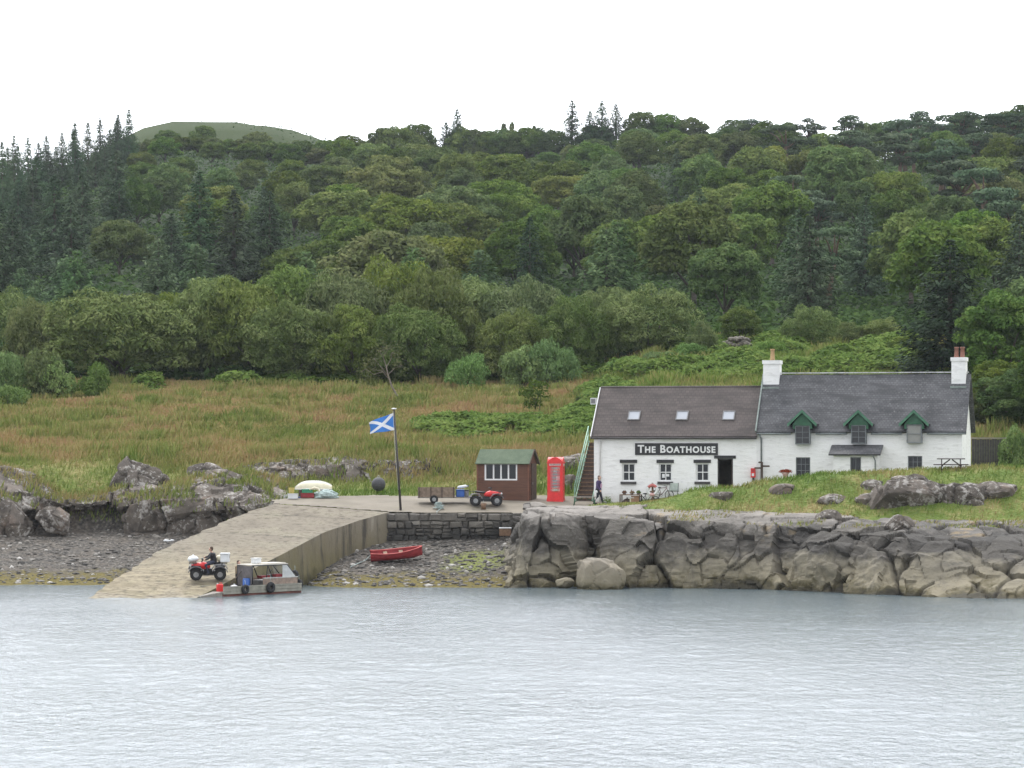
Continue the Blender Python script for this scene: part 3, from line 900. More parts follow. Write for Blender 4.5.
# ------------------------------------------------------------------ foliage
def leaf_mat(name, lo, mid, hi, scale=.35, trans=.25, obj_var=.22):
    t = NT(name); v = t.coord()
    oi = t.n('ObjectInfo')
    n1 = t.noise(v, scale, 3); g = t.n('NewGeometry')
    f = t.math('ADD', t.math('MULTIPLY', n1, .82), t.math('MULTIPLY', g.outputs['Random Per Island'], .18))
    col = t.ramp(f, [(.34, lo), (.5, mid), (.66, hi)])
    hs = t.n('HueSaturation')
    t.l(t.rng(oi.outputs['Random'], 0, 1, .5-.018*obj_var/.22, .5+.03*obj_var/.22), hs.inputs['Hue'])
    r2 = t.math('FRACT', t.math('MULTIPLY', oi.outputs['Random'], 7.13))
    r3 = t.math('FRACT', t.math('MULTIPLY', oi.outputs['Random'], 13.7))
    t.l(t.rng(r2, 0, 1, 1-obj_var*1.3, 1+obj_var*1.3), hs.inputs['Value'])
    t.l(t.rng(r3, 0, 1, .78, 1.1), hs.inputs['Saturation'])
    t.l(col, hs.inputs['Color'])
    t.color(hs.outputs[0]); t.set(Roughness=.8, Specular_IOR_Level=.03)
    tr = t.n('BsdfTranslucent'); t.l(hs.outputs[0], tr.inputs['Color'])
    mx_ = t.n('MixShader'); mx_.inputs[0].default_value = trans
    t.l(t.b.outputs[0], mx_.inputs[1]); t.l(tr.outputs[0], mx_.inputs[2])
    t.l(mx_.outputs[0], t.t.nodes['Material Output'].inputs['Surface'])
    return t.m
L_OAK = leaf_mat('oak_leaves', (.070,.097,.021), (.122,.158,.035), (.19,.212,.058))
L_BROAD = leaf_mat('broad_leaves', (.058,.092,.024), (.102,.15,.037), (.168,.212,.056))
L_WILLOW = leaf_mat('willow_leaves', (.072,.104,.026), (.132,.178,.048), (.215,.255,.085), .45, .25, .13)
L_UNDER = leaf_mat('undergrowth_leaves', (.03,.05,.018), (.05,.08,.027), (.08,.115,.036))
L_SPRUCE = leaf_mat('spruce_needles', (.038,.068,.034), (.064,.104,.052), (.10,.145,.068), .5, .1)
L_FIR = leaf_mat('fir_needles', (.016,.034,.018), (.03,.055,.028), (.05,.08,.04), .5, .08)
L_PINE = leaf_mat('pine_needles', (0.031, 0.056, 0.028), (0.056, 0.090, 0.045), (0.093, 0.132, 0.065), .5, .1)
L_LARCH = leaf_mat('larch_needles', (0.052, 0.102, 0.038), (0.087, 0.152, 0.058), (0.138, 0.203, 0.080), .5, .2, .15)
L_SHRUB = leaf_mat('shrub_leaves', (.08,.135,.03), (.15,.225,.052), (.235,.315,.09), .8, .28, .16)
L_BUSH = leaf_mat('bush_leaves', (.065,.13,.024), (.12,.215,.042), (.195,.30,.075), .8, .28, .1)
L_FERN = leaf_mat('bracken_fronds', (.055,.105,.014), (.105,.175,.026), (.17,.235,.045), .5, .28, .05)
M_BARK = paint('bark', (.09,.075,.06), .95, .4, 6, bump=.4)
M_BARKR = paint('pine_bark', (.12,.08,.055), .95, .4, 6, bump=.4)
M_BARKG = paint('pale_bark', (.19,.165,.125), .95, .35, 8, bump=.3)

def unit(v): return v/np.maximum(np.linalg.norm(v, axis=1, keepdims=True), 1e-9)
def leaf_arrays(C, N, S, asp=.55, tdir=None):
    n = len(C)
    r = rng.normal(size=(n, 3)) if tdir is None else tdir+rng.normal(0, .35, (n, 3))
    N = unit(N)
    t = r-N*(r*N).sum(1, keepdims=True); t = unit(t)
    b = np.cross(N, t)
    S = S[:,None]
    V = np.stack([C-t*S, C+b*S*asp-t*S*.1, C+t*S, C-b*S*asp-t*S*.1], 1).reshape(-1, 3)
    Q = np.arange(n*4).reshape(n, 4)
    return V, Q
def leaf_data(name, C, N, S, mat, asp=.55, tdir=None):
    V, Q = leaf_arrays(C, N, S, asp, tdir)
    me_o = np_mesh(name, V, Q, mat)
    me = me_o.data; bpy.data.objects.remove(me_o)
    return me
def clumped(cl, rc, n_per, size, flat=.8, up=.5, jit=.36, shell=(.78, 1.08), minz=-.35):
    """leaves on the outside of clumps cl (k,3) with radii rc (k)"""
    C, N, S = [], [], []
    for i in range(len(cl)):
        n = int(n_per*(rc[i]/np.mean(rc))**2)
        d = unit(rng.normal(size=(n, 3)))
        d = d[d[:,2] > minz]
        rad = rc[i]*rng.uniform(shell[0], shell[1], len(d))
        # lumpy surface so the outline is uneven
        lum = 1+.22*(vnoise(d*1.0+i*3.3, 2.2, i+5, 2)-.5)*2
        p = cl[i]+d*(rad*lum)[:,None]*np.array([1, 1, flat])
        keep = np.ones(len(p), bool)
        for j in range(len(cl)):
            if j != i:
                q = (p-cl[j])/np.array([1, 1, flat])
                keep &= (q*q).sum(1) > (rc[j]*.74)**2
        p, d = p[keep], d[keep]
        C.append(p); N.append(unit(d+np.array([0, 0, up]))+rng.normal(0, jit, p.shape)); S.append(size*rng.uniform(.6, 1.35, len(p)))
    return np.concatenate(C), np.concatenate(N), np.concatenate(S)
def limbs(h0, targets, r0, lean=(0, 0), n=6):
    m = MB()
    top = Vector((lean[0], lean[1], h0))
    m.tube([(0, 0, -.6), (lean[0]*.3, lean[1]*.3, h0*.5), top], [r0*1.25, r0, r0*.8], 7)
    for tg in targets:
        tg = Vector(tg); mid = (top+tg)/2+Vector((0, 0, .1*(tg-top).length))
        m.tube([top*.92, mid, tg], [r0*.6, r0*.35, r0*.12], 5)
    return m
def mesh_of(mb, name, mat):
    o = mb.build(name, mat); me = o.data; bpy.data.objects.remove(o); return me

KINDS = {}      # kind -> list of (trunk mesh, crown mesh, height)
def dome_tree(seed, Hh, Rr, mat, nclump, n_per, size, base=.22, flat=.7, shape=1.0, bark=M_BARK, rcf=.32, jit=.45, tdir=None, asp=.55):
    global rng
    rng = np.random.default_rng(seed)
    hb = Hh*base; hc = Hh-hb
    d = unit(rng.normal(size=(nclump*3, 3))); d = d[d[:,2] > (-.45 if base > .03 else -.97)][:nclump]
    rad = rng.uniform(.55, .86, len(d))
    cl = d*rad[:,None]*np.array([Rr, Rr, hc*.5])*np.where(d[:,2:3] > 0, 1, [[1, 1, .85]])
    cl[:,2] += hb+hc*.46
    cl[:,:2] *= (1+rng.normal(0, .08, (len(cl), 1)))
    rc = Rr*rcf*rng.uniform(.75, 1.25, len(cl))
    cl[:,2] = np.minimum(cl[:,2], Hh-rc*flat*.9)
    C, N, S = clumped(cl, rc, n_per, size, flat, jit=jit)
    td = None if tdir is None else unit(C-np.array([0, 0, hb]))*.5+np.array(tdir)
    crown = leaf_data('crown', C, N, S, mat, asp, td)
    pick = cl[np.argsort(rng.random(len(cl)))[:6]]
    trunk = mesh_of(limbs(hb+hc*.15, [tuple(p) for p in pick], .035*Hh*.7), 'trunk', bark)
    return trunk, crown, Hh
KINDS['oak'] = [dome_tree(100+i, 9.5, 6.2, L_OAK, 85, 330, .23, .06, .66, rcf=.20, jit=.5) for i in range(4)]
KINDS['broad'] = [dome_tree(120+i, 12, 5.2, L_BROAD, 85, 330, .23, .06, .9, rcf=.21, jit=.5) for i in range(4)]
KINDS['willow'] = [dome_tree(140+i, 9.6, 5.4, L_WILLOW, 95, 430, .19, .0, .98, rcf=.20, jit=.42, tdir=(0, 0, .6), asp=.36) for i in range(4)]
KINDS['shrub'] = [dome_tree(160+i, 3.2, 2.3, L_SHRUB, 22, 330, .14, .0, .95, rcf=.34, jit=.55) for i in range(3)]
KINDS['gorse'] = [dome_tree(170+i, 3.0, 2.4, L_BUSH, 24, 330, .15, .0, .95, rcf=.34, jit=.6, asp=.35, tdir=(0,0,.6)) for i in range(2)]
KINDS['grove'] = [dome_tree(180+i, 13, 5.6, L_BROAD, 110, 330, .22, .0, .85, rcf=.19, jit=.55) for i in range(2)]

def spruce_tree(seed, Hh, Rb, mat, layers=26, size=.42, droop=.25, bark=M_BARK, power=.85, dens=1.0, bottom=.06):
    global rng
    rng = np.random.default_rng(seed)
    C, N, S, T = [], [], [], []
    tr = MB(); tr.tube([(0, 0, -.6), (0, 0, Hh*.5), (0, 0, Hh*.985)], [.022*Hh, .013*Hh, .02], 6)
    for k in range(layers):
        f = (k+rng.uniform(-.3, .3))/layers
        z0 = Hh*(bottom+(1-bottom)*max(f, 0))
        r = Rb*(1-f)**power*rng.uniform(.75, 1.15)+.12
        nb = int(rng.integers(6, 10))
        a0 = rng.uniform(0, 6.28)
        for b in range(nb):
            a = a0+6.283*b/nb+rng.normal(0, .2); rb = r*rng.uniform(.6, 1.2)
            n = max(9, int(rb/Rb*26*dens))
            s_ = rng.uniform(.12, 1, n)**.7
            side = rng.normal(0, .13, n)*rb*(1.1-s_*.6)
            x = math.cos(a)*rb*s_-math.sin(a)*side; y = math.sin(a)*rb*s_+math.cos(a)*side
            z = z0-droop*rb*s_**1.5+rng.normal(0, .05*rb+.04, n)+.12*rb*(s_ > .85)
            C.append(np.stack([x, y, z], 1))
            o = np.stack([np.cos(a)*np.ones(n), np.sin(a)*np.ones(n), np.zeros(n)], 1)
            N.append(o*.55+np.array([0, 0, 1])+rng.normal(0, .4, (n, 3)))
            T.append(o+np.array([0, 0, -droop])); S.append(size*rng.uniform(.6, 1.3, n)*(0.7+.3*rb/Rb))
            if k % 2 == 0 and b % 2 == 0 and f < .8:
                tr.tube([(0, 0, z0), (math.cos(a)*rb*.8, math.sin(a)*rb*.8, z0-droop*rb*.7)], [.05, .012], 4)
    C, N, S, T = map(np.concatenate, (C, N, S, T))
    crown = leaf_data('crown', C, N, S, mat, .42, T)
    return mesh_of(tr, 'trunk', bark), crown, Hh
KINDS['spruce'] = [spruce_tree(200+i, 15, 3.9, L_SPRUCE, 48, .25, .2, power=.72, dens=1.6) for i in range(4)]
KINDS['larch'] = [spruce_tree(220+i, 7.5, 2.2, L_LARCH, 24, .21, -.25, power=.6, dens=1.7, bottom=.02) for i in range(4)]
KINDS['fir'] = [spruce_tree(240, 15, 4.6, L_FIR, 40, .24, .1, power=.7, dens=3.0, bottom=.02)]

def pine_tree(seed, Hh, mat):
    global rng
    rng = np.random.default_rng(seed)
    nc = int(rng.integers(8, 12)); cl = []; rc = []
    lean = rng.normal(0, .5, 2)
    for k in range(nc):
        z = Hh*rng.uniform(.5, .93); a = rng.uniform(0, 6.28)
        rr_ = Hh*.30*rng.uniform(.2, 1)*(1.15-abs(z/Hh-.72))
        cl.append((lean[0]+math.cos(a)*rr_, lean[1]+math.sin(a)*rr_, z)); rc.append(Hh*rng.uniform(.10, .17))
    cl.append((lean[0], lean[1], Hh*.92)); rc.append(Hh*.13)
    cl, rc = np.array(cl), np.array(rc)
    C, N, S = clumped(cl, rc, 330, .3, .42, minz=-.6)
    crown = leaf_data('crown', C, N, S, mat, .4)
    tr = limbs(Hh*.62, [tuple(p) for p in cl], .026*Hh, tuple(lean))
    return mesh_of(tr, 'trunk', M_BARKR), crown, Hh
KINDS['pine'] = [pine_tree(260+i, 12, L_PINE) for i in range(5)]
rng = np.random.default_rng(77)

NAMES = {'oak': ('oak_tree', 'tree'), 'broad': ('broadleaf_tree', 'tree'), 'willow': ('willow_tree', 'tree'), 'spruce': ('spruce_tree', 'tree'),
         'larch': ('young_larch', 'tree'), 'pine': ('pine_tree', 'tree'), 'shrub': ('shrub', 'shrub'), 'gorse': ('shrub', 'shrub'), 'fir': ('fir_tree', 'tree'), 'grove': ('broadleaf_tree', 'tree')}
def tree(kind, x, y, h, label, group=None, wide=1.0, z=None, var=None, rz=None):
    tm, cm, h0 = KINDS[kind][var if var is not None else int(rng.integers(len(KINDS[kind])))]
    s = h/h0
    zz = Hs(x, y) if z is None else z
    r = thing(NAMES[kind][0], label, NAMES[kind][1], (x, y, zz-.15), rng.uniform(0, 6.28) if rz is None else rz, group)
    r.scale = (s*wide, s*wide, s)
    for nm, me in (('trunk', tm), ('crown', cm)):
        o = bpy.data.objects.new(nm, me); COL.objects.link(o); o.parent = r
    return r
def tree_px(kind, px, top, base_y, wpx, label, group=None, Y=None, var=None):
    """tree of a given image footprint: column, crown top row, ground row"""
    g = on_ground(px, base_y) if Y is None else Vector(((px-512)/F*Y, Y, Hs((px-512)/F*Y, Y)))
    h = (EYE-(top-HY)*g.y/F)-g.z
    h0 = KINDS[kind][0][2]; ww = {'oak': 12.4, 'broad': 10.8, 'willow': 11.2, 'shrub': 4.8, 'gorse': 4.9, 'fir': 8.2, 'grove': 12, 'spruce': 6.4, 'larch': 4.4, 'pine': 7.5}[kind]
    wide = (wpx*g.y/F)/(ww*h/h0)
    return tree(kind, g.x, g.y, h, label, group, wide, g.z, var)

# ------- the row of willows at the back of the meadow
WILL = [(8, 292, 96, 268), (40, 300, 70, 262), (122, 289, 150, 258), (176, 296, 80, 266), (210, 279, 110, 264), (252, 277, 100, 262), (300, 268, 120, 266), (292, 303, 96, 256),
        (352, 270, 100, 262), (397, 261, 120, 266), (436, 270, 90, 260), (478, 276, 120, 264), (520, 281, 100, 262), (420, 306, 90, 254), (352, 308, 84, 255), (572, 299, 78, 257),
        (606, 289, 74, 265), (648, 291, 94, 257), (510, 310, 70, 255)]
for i, (px, top, wp, Y) in enumerate(WILL):
    where = ['at the far left end of the row', 'behind the left meadow shrubs', 'broadest crown, right of the bright bushes', 'just right of the broadest crown', 'above the slipway head',
             'above the stacked boxes', 'tall one above the white upturned boat', 'low front one above the white upturned boat', 'just left of the flagpole', 'tallest, directly above the flagpole', 'just right of the flagpole',
             'behind the rounded shrub', 'above the telephone box', 'front one right of the leaning bare tree', 'front one left of the leaning bare tree', 'above the left edge of the boathouse roof',
             'just behind the last big crown', 'last big crown, above the skylights', 'low one above the red shed'][i]
    tree_px('willow', px, top-11, 388, wp*1.16, 'olive willow in the row behind the meadow, '+where, 'willows along the back of the meadow', Y)
tree_px('willow', 702, 316, 370, 36, 'small yellowish tree on the slope, right of the willow row', None, 246)
tree_px('broad', 741, 300, 362, 46, 'rounded dark tree behind the roof, beside the old stone wall', None, 252)
tree_px('willow', 810, 301, 352, 68, 'broad olive bush-like tree on the slope above the green dormers', None, 256)
for px, top, wp, lb in ((846, 318, 46, 'pale scrubby tree right of the broad olive tree above the cottage'), (884, 314, 50, 'pale yellowish tree left of the dark fir above the cottage'), (866, 326, 40, 'low willow scrub between the pale trees above the cottage')):
    tree_px('willow', px, top, 352, wp, lb, None, 262)
tree_px('fir', 950, 236, 380, 118, 'tall dark fir standing behind the right chimney', None, 224)
for px, top, wp, Y, lb in ((1006, 276, 118, 214, 'big dark-leaved tree at the right edge beside the cottage gable'), (1050, 258, 140, 222, 'big dark-leaved tree cut off by the right edge, behind the first'),
                           (972, 318, 70, 224, 'dark leafy tree between the fir and the gable end'), (998, 352, 70, 206, 'low dark tree over the wooden fence beside the gable')):
    tree_px('grove', px, top, 430, wp, lb, None, Y)
for px, top, wp, Y, lb in ((1012, 362, 90, 196, 'low dark tree at the right edge, directly behind the wooden fence'), (1048, 330, 90, 194, 'tall dark tree cut by the right edge beyond the fence'), (984, 378, 46, 197, 'small dark tree between the gable end and the fence trees')):
    tree_px('grove', px, top, 438, wp, lb, None, Y)
tree_px('shrub', 1012, 424, 452, 34, 'green bush at the right end of the wooden fence', None, 184.5)
for px, top, wp, Y, lb in ((912, 330, 56, 240, 'dark shrubby tree at the foot of the tall fir, left side'), (930, 345, 50, 226, 'dark bush peeping over the cottage ridge beside the right chimney')):
    tree_px('broad', px, top, 390, wp, lb, None, Y)
# bushes in front of the willows
SHR = [('shrub', 58, 357, 392, 44, 'bright green bush in the middle of the clump at the left end of the meadow'), ('shrub', 95, 360, 392, 36, 'bright green bush, rightmost of the clump at the left end of the meadow'),
       ('shrub', 44, 346, 390, 40, 'bright leafy bush behind the others in the left meadow clump'), ('gorse', 20, 366, 400, 60, 'grey-green rounded bush in the clump at the left end of the meadow'),
       ('gorse', 8, 384, 412, 46, 'small grey-green bush nearest the viewer at the left end of the meadow'), ('gorse', 2, 352, 392, 50, 'tall grey-green bush cut by the left edge of the photo'),
       ('gorse', 467, 352, 385, 46, 'rounded green shrub at the meadow edge, alone below the willows'), ('shrub', 523, 345, 383, 50, 'bright green shrub below the willows, above the telephone box'), ('gorse', 553, 338, 384, 52, 'grey-green shrub right beside the bright one below the willows'),
       ('gorse', 624, 357, 385, 36, 'low grey-green shrub in the bracken behind the boathouse roof')]
SHR += [('gorse', 690, 342, 372, 34, 'low green shrub on the slope behind the boathouse ridge, left of the old wall'), ('gorse', 768, 340, 366, 36, 'round green shrub on the slope right behind the left chimney'),
        ('shrub', 838, 346, 370, 34, 'bright green shrub on the slope above the middle dormer'), ('gorse', 862, 340, 366, 40, 'olive shrub on the slope between the middle and right dormers'),
        ('shrub', 896, 346, 374, 36, 'bright green shrub on the slope above the right dormer'), ('gorse', 660, 350, 378, 36, 'olive shrub at the foot of the last big willow, above the skylights'), ('shrub', 722, 348, 368, 26, 'small bright shrub on the slope beside the old wall')]
for k, px, top, by, wp, lb in SHR:
    tree_px(k, px, top, by, wp, lb, None, (244 if px > 640 else 248) if by < 386 else (238 if by < 395 else None))
def small_tree(px, base, top, wp, lb, var):
    g = on_ground(px, base)
    h = (EYE-(top-HY)*g.y/F)-g.z
    global rng
    rng = np.random.default_rng(300+var)
    nc = 16 if wp > 25 else 7
    cl = unit(rng.normal(size=(nc, 3)))*rng.uniform(.4, .85, (nc, 1))*np.array([.36, .36, .42])*h*(wp/35.0); cl[:,2] += h*.54
    rc = np.full(nc, h*.13*(wp/35.0))*rng.uniform(.8, 1.2, nc)
    C, N, S = clumped(cl, rc, 90, .12, .9, jit=.6)
    r = thing('young_tree', lb, 'tree', g)
    o = bpy.data.objects.new('crown', leaf_data('crown', C, N, S, L_SHRUB if wp < 25 else L_BROAD)); COL.objects.link(o); o.parent = r
    m = limbs(h*.42, [tuple(p) for p in cl[:7]], .05)
    m.tube([(.12, 0, -.3), (.3, .05, h*.3), (.35, 0, h*.6)], [.05, .035, .02], 5)
    m.build('trunk', M_BARK, r)
small_tree(536, 418, 374, 36, 'small round young tree alone in the meadow, above the red shed', 1)
small_tree(578, 415, 388, 14, 'thin sapling in the bracken left of the boathouse roof', 2)
def bare_tree():
    g = W(401, 404, 236); g.z = Hs(g.x, g.y)
    r = thing('leaning_tree', 'pale bare windswept tree leaning left in the meadow, above the flagpole', 'tree', g)
    s = g.y/F; m = MB(); rr = random.Random(4)
    P = lambda px, py: Vector(((px-401)*s, rr.uniform(-.4, .4), (404-py)*s))
    m.tube([P(403, 408), P(398, 398), P(392, 388), P(388, 376), P(386, 366)], [.13, .09, .08, .06, .04], 7)
    tips = []
    for a, b, c in (((390, 382), (382, 372), (372, 371)), ((389, 378), (380, 367), (374, 360)), ((387, 370), (384, 360), (380, 353)), ((387, 368), (391, 360), (392, 354)), ((388, 376), (395, 369), (402, 367)), ((386, 367), (383, 358), (388, 350)), ((382, 373), (374, 376), (366, 370))):
        m.tube([P(*a), P(*b), P(*c)], [.04, .026, .012], 5); tips.append(c)
        for q in range(4):
            e = (c[0]+rr.uniform(-7, 7), c[1]+rr.uniform(-5, 4)); m.tube([P(*b), P(*c), P(*e)], [.018, .013, .007], 4); tips.append(e)
    m.build('trunk', M_BARKG, r)
    C = np.array([[(tx-401)*s, 0, (404-ty)*s] for tx, ty in tips for _ in range(9)])+rng.normal(0, .28, (len(tips)*9, 3))
    o = bpy.data.objects.new('crown', leaf_data('crown', C, rng.normal(size=C.shape)+np.array([0, 0, .8]), np.full(len(C), .11), leaf_mat('sparse_leaves', (.09,.10,.04), (.14,.15,.06), (.2,.19,.09)))); COL.objects.link(o); o.parent = r
bare_tree()

# ------- hillside woodland
def zone(px, row, kind):
    c = 'left of the bare hilltop' if px < 135 else 'below the bare hilltop' if px < 300 else 'above the flagpole' if px < 470 else 'above the red shed' if px < 600 else 'above the boathouse' if px < 757 else 'above the cottage dormers' if px < 920 else 'above the right chimney'
    v = ('on the skyline', 'high on the hillside', 'halfway up the hillside', 'low on the hillside')[row]
    d = {'oak': 'spreading olive-topped oak', 'broad': 'tall dark green broadleaf tree', 'spruce': 'dark pointed spruce', 'larch': 'pale green feathery young larch', 'pine': 'flat-topped open pine'}[kind]
    return d+' '+v+', '+c
def hill_e(px, Y): return None
ROWS = np.array([296, 318, 342, 368, 396, 426, 458, 492, 528, 566, 606, 648, 692])
nt_ = 0
def place_hill(kind, px, Y, h, wide=1.0, row=None):
    global nt_
    x = (px-512)/F*Y
    z = Hs(x, Y)
    if row is None: row = int(np.interp(Y, [300, 360, 500, 700], [3.2, 2.4, 1.3, .5])+.1)
    tree(kind, x, Y, h, zone(px, row, kind), 'hillside trees: '+zone(px, row, kind), wide, z)
    nt_ += 1
hr = np.random.default_rng(5)
for r_i, Y in enumerate(ROWS):
    wpx = 10.5/Y*F*(.98 if Y < 420 else .9)
    n = int(1140/wpx)+1
    for k in range(n):
        px = -45+(k+.5*(r_i % 2)+hr.uniform(-.28, .28))*wpx
        y = Y+hr.uniform(-9, 9)*(Y/450)
        u_ = hr.random()
        if px < 270:
            if Y < 345: kind, h, wd = ('larch', hr.uniform(8.5, 11), 1.0) if u_ < .55 else ('oak', hr.uniform(6.5, 8.5), .8)
            elif Y < 480: kind, h, wd = ('spruce', hr.uniform(11, 15), 1.3) if u_ < (.75 if px < 130 else .5) else ('broad', hr.uniform(8.5, 11), 1) if u_ < .75 else ('oak', hr.uniform(8, 10), .85)
            else: kind, h, wd = ('spruce', hr.uniform(11, 15), 1.3) if u_ < (.85 if px < 150 else .5) else ('broad', hr.uniform(7, 9), 1.1)
        elif px < 500:
            if Y < 330: kind, h, wd = ('larch', hr.uniform(8.5, 11.5), 1.05) if u_ < .85 else ('oak', hr.uniform(7, 9), .8)
            elif Y < 560: kind, h, wd = ('oak', hr.uniform(8.5, 11.5), 1.05) if u_ < .68 else ('broad', hr.uniform(9, 11.5), 1)
            else: kind, h, wd = ('broad', hr.uniform(7.5, 10), 1.15) if u_ < .75 else ('oak', hr.uniform(7, 9), 1.1)
        elif px < 760:
            if Y < 330: kind, h, wd = ('larch', hr.uniform(8.5, 11), 1.05) if u_ < .45 and px < 640 else ('broad', hr.uniform(9, 13), 1)
            elif Y < 560: kind, h, wd = ('oak', hr.uniform(8, 11), 1) if u_ < .4 else ('spruce', hr.uniform(10, 14), 1.1) if u_ < .52 else ('broad', hr.uniform(9, 12.5), 1)
            else: kind, h, wd = ('broad', hr.uniform(8, 10.5), 1.15) if u_ < .7 else ('oak', hr.uniform(8, 9.5), 1.1)
        else:
            if Y < 400: kind, h, wd = ('spruce', hr.uniform(10, 14), 1.3) if u_ < .25 and not 890 < px < 1010 else ('broad', hr.uniform(9, 13), 1) if u_ < .8 else ('pine', hr.uniform(9, 13), 1.2)
            elif Y < 560: kind, h, wd = ('pine', hr.uniform(10, 14), 1.25) if u_ < .3 else ('oak', hr.uniform(8, 11), .95) if u_ < .5 else ('broad', hr.uniform(9, 13), 1)
            else: kind, h, wd = ('pine', hr.uniform(9, 12), 1.35) if u_ < .5 else ('broad', hr.uniform(8, 10), 1.2)
        if Y > 540 and 140 < px < 310:
            kind, h, wd = ('broad', hr.uniform(5.5, 7), 1.3)
        if y > 630 and px > 300: h = min(h, hr.uniform(5.5, 7.5)); kind = 'broad' if kind == 'pine' and hr.random() < .7 else kind; wd *= 1.35
        if y > 590 and 425 < px < 560: h = min(h, hr.uniform(4.0, 5.5)); kind = 'broad'; wd *= 1.3
        if kind == 'spruce' and y > 520: h *= .76
        y = min(y, 688)
        place_hill(kind, px, y, h, wd)
# trees that stand up on the skyline: (kind, column, top row)
SKY = [('spruce', 2, 140), ('spruce', 14, 134), ('spruce', 28, 136), ('spruce', 62, 131), ('spruce', 75, 120), ('spruce', 88, 121), ('spruce', 100, 117), ('spruce', 118, 113), ('spruce', 129, 108), ('spruce', 48, 150),
       ('spruce', 457, 108), ('spruce', 446, 121), ('spruce', 572, 99), ('spruce', 602, 100), ('spruce', 616, 103), ('spruce', 590, 110), ('broad', 640, 108), ('broad', 668, 110), ('broad', 690, 113), 
       ('broad', 735, 116), ('pine', 752, 117), ('pine', 806, 116), ('pine', 848, 114), ('broad', 885, 117), ('pine', 918, 110), ('pine', 938, 122), ('broad', 965, 123), ('pine', 991, 114), ('broad', 1022, 101), ('pine', 1006, 116),
       ('broad', 786, 119), ('broad', 868, 119), ('broad', 420, 120), ('broad', 384, 124), ('broad', 350, 132), ('oak', 400, 122), ('broad', 330, 137)]
SKY += [('broad', 462+13*i, 126+(i*7 % 5)-2) for i in range(8)]+[('broad', 138+15*i, [141, 137, 139, 135, 138, 136, 139, 137, 140, 138, 142, 139][i]) for i in range(12)]
for kind, px, top in SKY:
    Y = 672 if px > 135 else float(np.interp(px, [0, 60, 130], [560, 620, 660]))
    x = (px-512)/F*Y; z = Hs(x, Y)
    h = max(4.5, EYE-(top-HY)*Y/F-z)
    wd = {'spruce': min(1.5 if px < 300 else 2.3, (12 if px < 300 else 17)/h), 'pine': min(1.5, 11/h), 'broad': 10.5/h if h > 7 else 1.55, 'oak': 9/h}[kind]
    place_hill(kind, px, Y, h, wd, 0)
for px, top, wp in ((504, 119, 9), (512, 118, 8), (534, 122, 7)):
    Y = 688; x = (px-512)/F*Y; z = Hs(x, Y); h = max(2.5, EYE-(top-HY)*Y/F-z)
    tree('broad', x, Y, h, 'tiny windblown tree on the skyline left of the pointed spruces', 'tiny trees on the bare part of the skyline', wp*Y/F/(10.8*h/12), z)
print('hill trees', nt_)

# understorey that fills the ground between the trunks
def undergrowth():
    n = 170000
    px = rng.uniform(-60, 1090, n); Y = 258+(rng.random(n)**1.3)*457
    X = (px-512)/F*Y
    Y = np.where((px > 120) & (px < 320) & (rng.random(n) < .12), rng.uniform(740, 870, n), Y)
    keep = ~((Y > 700) & (Y < 735)) & ~((Y < 275) & (px > 660))
    X, Y = X[keep], Y[keep]
    P = np.stack([X, Y, 0*X], 1)
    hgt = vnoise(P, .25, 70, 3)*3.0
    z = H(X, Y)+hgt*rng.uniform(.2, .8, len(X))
    N = rng.normal(0, .5, (len(X), 3))+np.array([0, -.2, 1])
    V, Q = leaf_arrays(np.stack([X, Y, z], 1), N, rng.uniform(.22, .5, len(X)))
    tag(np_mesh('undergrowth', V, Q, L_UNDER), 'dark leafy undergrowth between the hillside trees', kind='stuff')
undergrowth()

# ------------------------------------------------------------------ bracken beds
FERN = [(470, 430, 62, 9), (530, 431, 60, 8), (585, 424, 36, 14), (610, 400, 40, 14), (560, 436, 36, 6), (430, 433, 26, 5), (600, 428, 30, 12),
        (690, 374, 60, 8), (640, 377, 50, 6), (740, 369, 40, 7), (790, 376, 40, 6), (860, 368, 60, 14), (560, 379, 60, 5), (490, 382, 70, 4), (330, 386, 80, 4), (420, 384, 60, 5), (240, 388, 30, 4), (150, 390, 20, 4), (700, 352, 40, 10), (780, 352, 40, 8), (890, 356, 40, 16)]
def bracken():
    n = 300000
    Y = rng.uniform(188, 262, n); px = rng.uniform(120, 960, n); X = (px-512)/F*Y
    z = H(X, Y); row = HY-(z-EYE)/Y*F
    P = np.stack([X, Y, 0*X], 1)
    wob = (vnoise(P, .35, 61, 3)-.5)*1.5
    best = np.full(n, 9.0)
    for cx_, cy_, rx_, ry_ in FERN:
        best = np.minimum(best, ((px-cx_)/rx_)**2+((row-cy_)/ry_)**2)
    keep = best+wob < .85
    tall = np.where(row < 392, 1.35, 1.0)
    X, Y, z, best, tall = X[keep], Y[keep], z[keep], best[keep], tall[keep]
    P = P[keep]
    mound = .35+.75*vnoise(P, .55, 62, 2)
    hh = 1.25*mound*tall*np.clip(1.3-best, .35, 1)*rng.uniform(.45, 1.0, len(X))**.5
    N = np.stack([rng.normal(0, .45, len(X)), rng.normal(-.25, .45, len(X)), np.ones(len(X))], 1)
    V, Q = leaf_arrays(np.stack([X, Y, z+hh], 1), N, rng.uniform(.14, .3, len(X)), .45)
    tag(np_mesh('bracken', V, Q, L_FERN), 'bright green bracken beds across the meadow and behind the roofs', kind='stuff')
    print('bracken', len(X))
bracken()

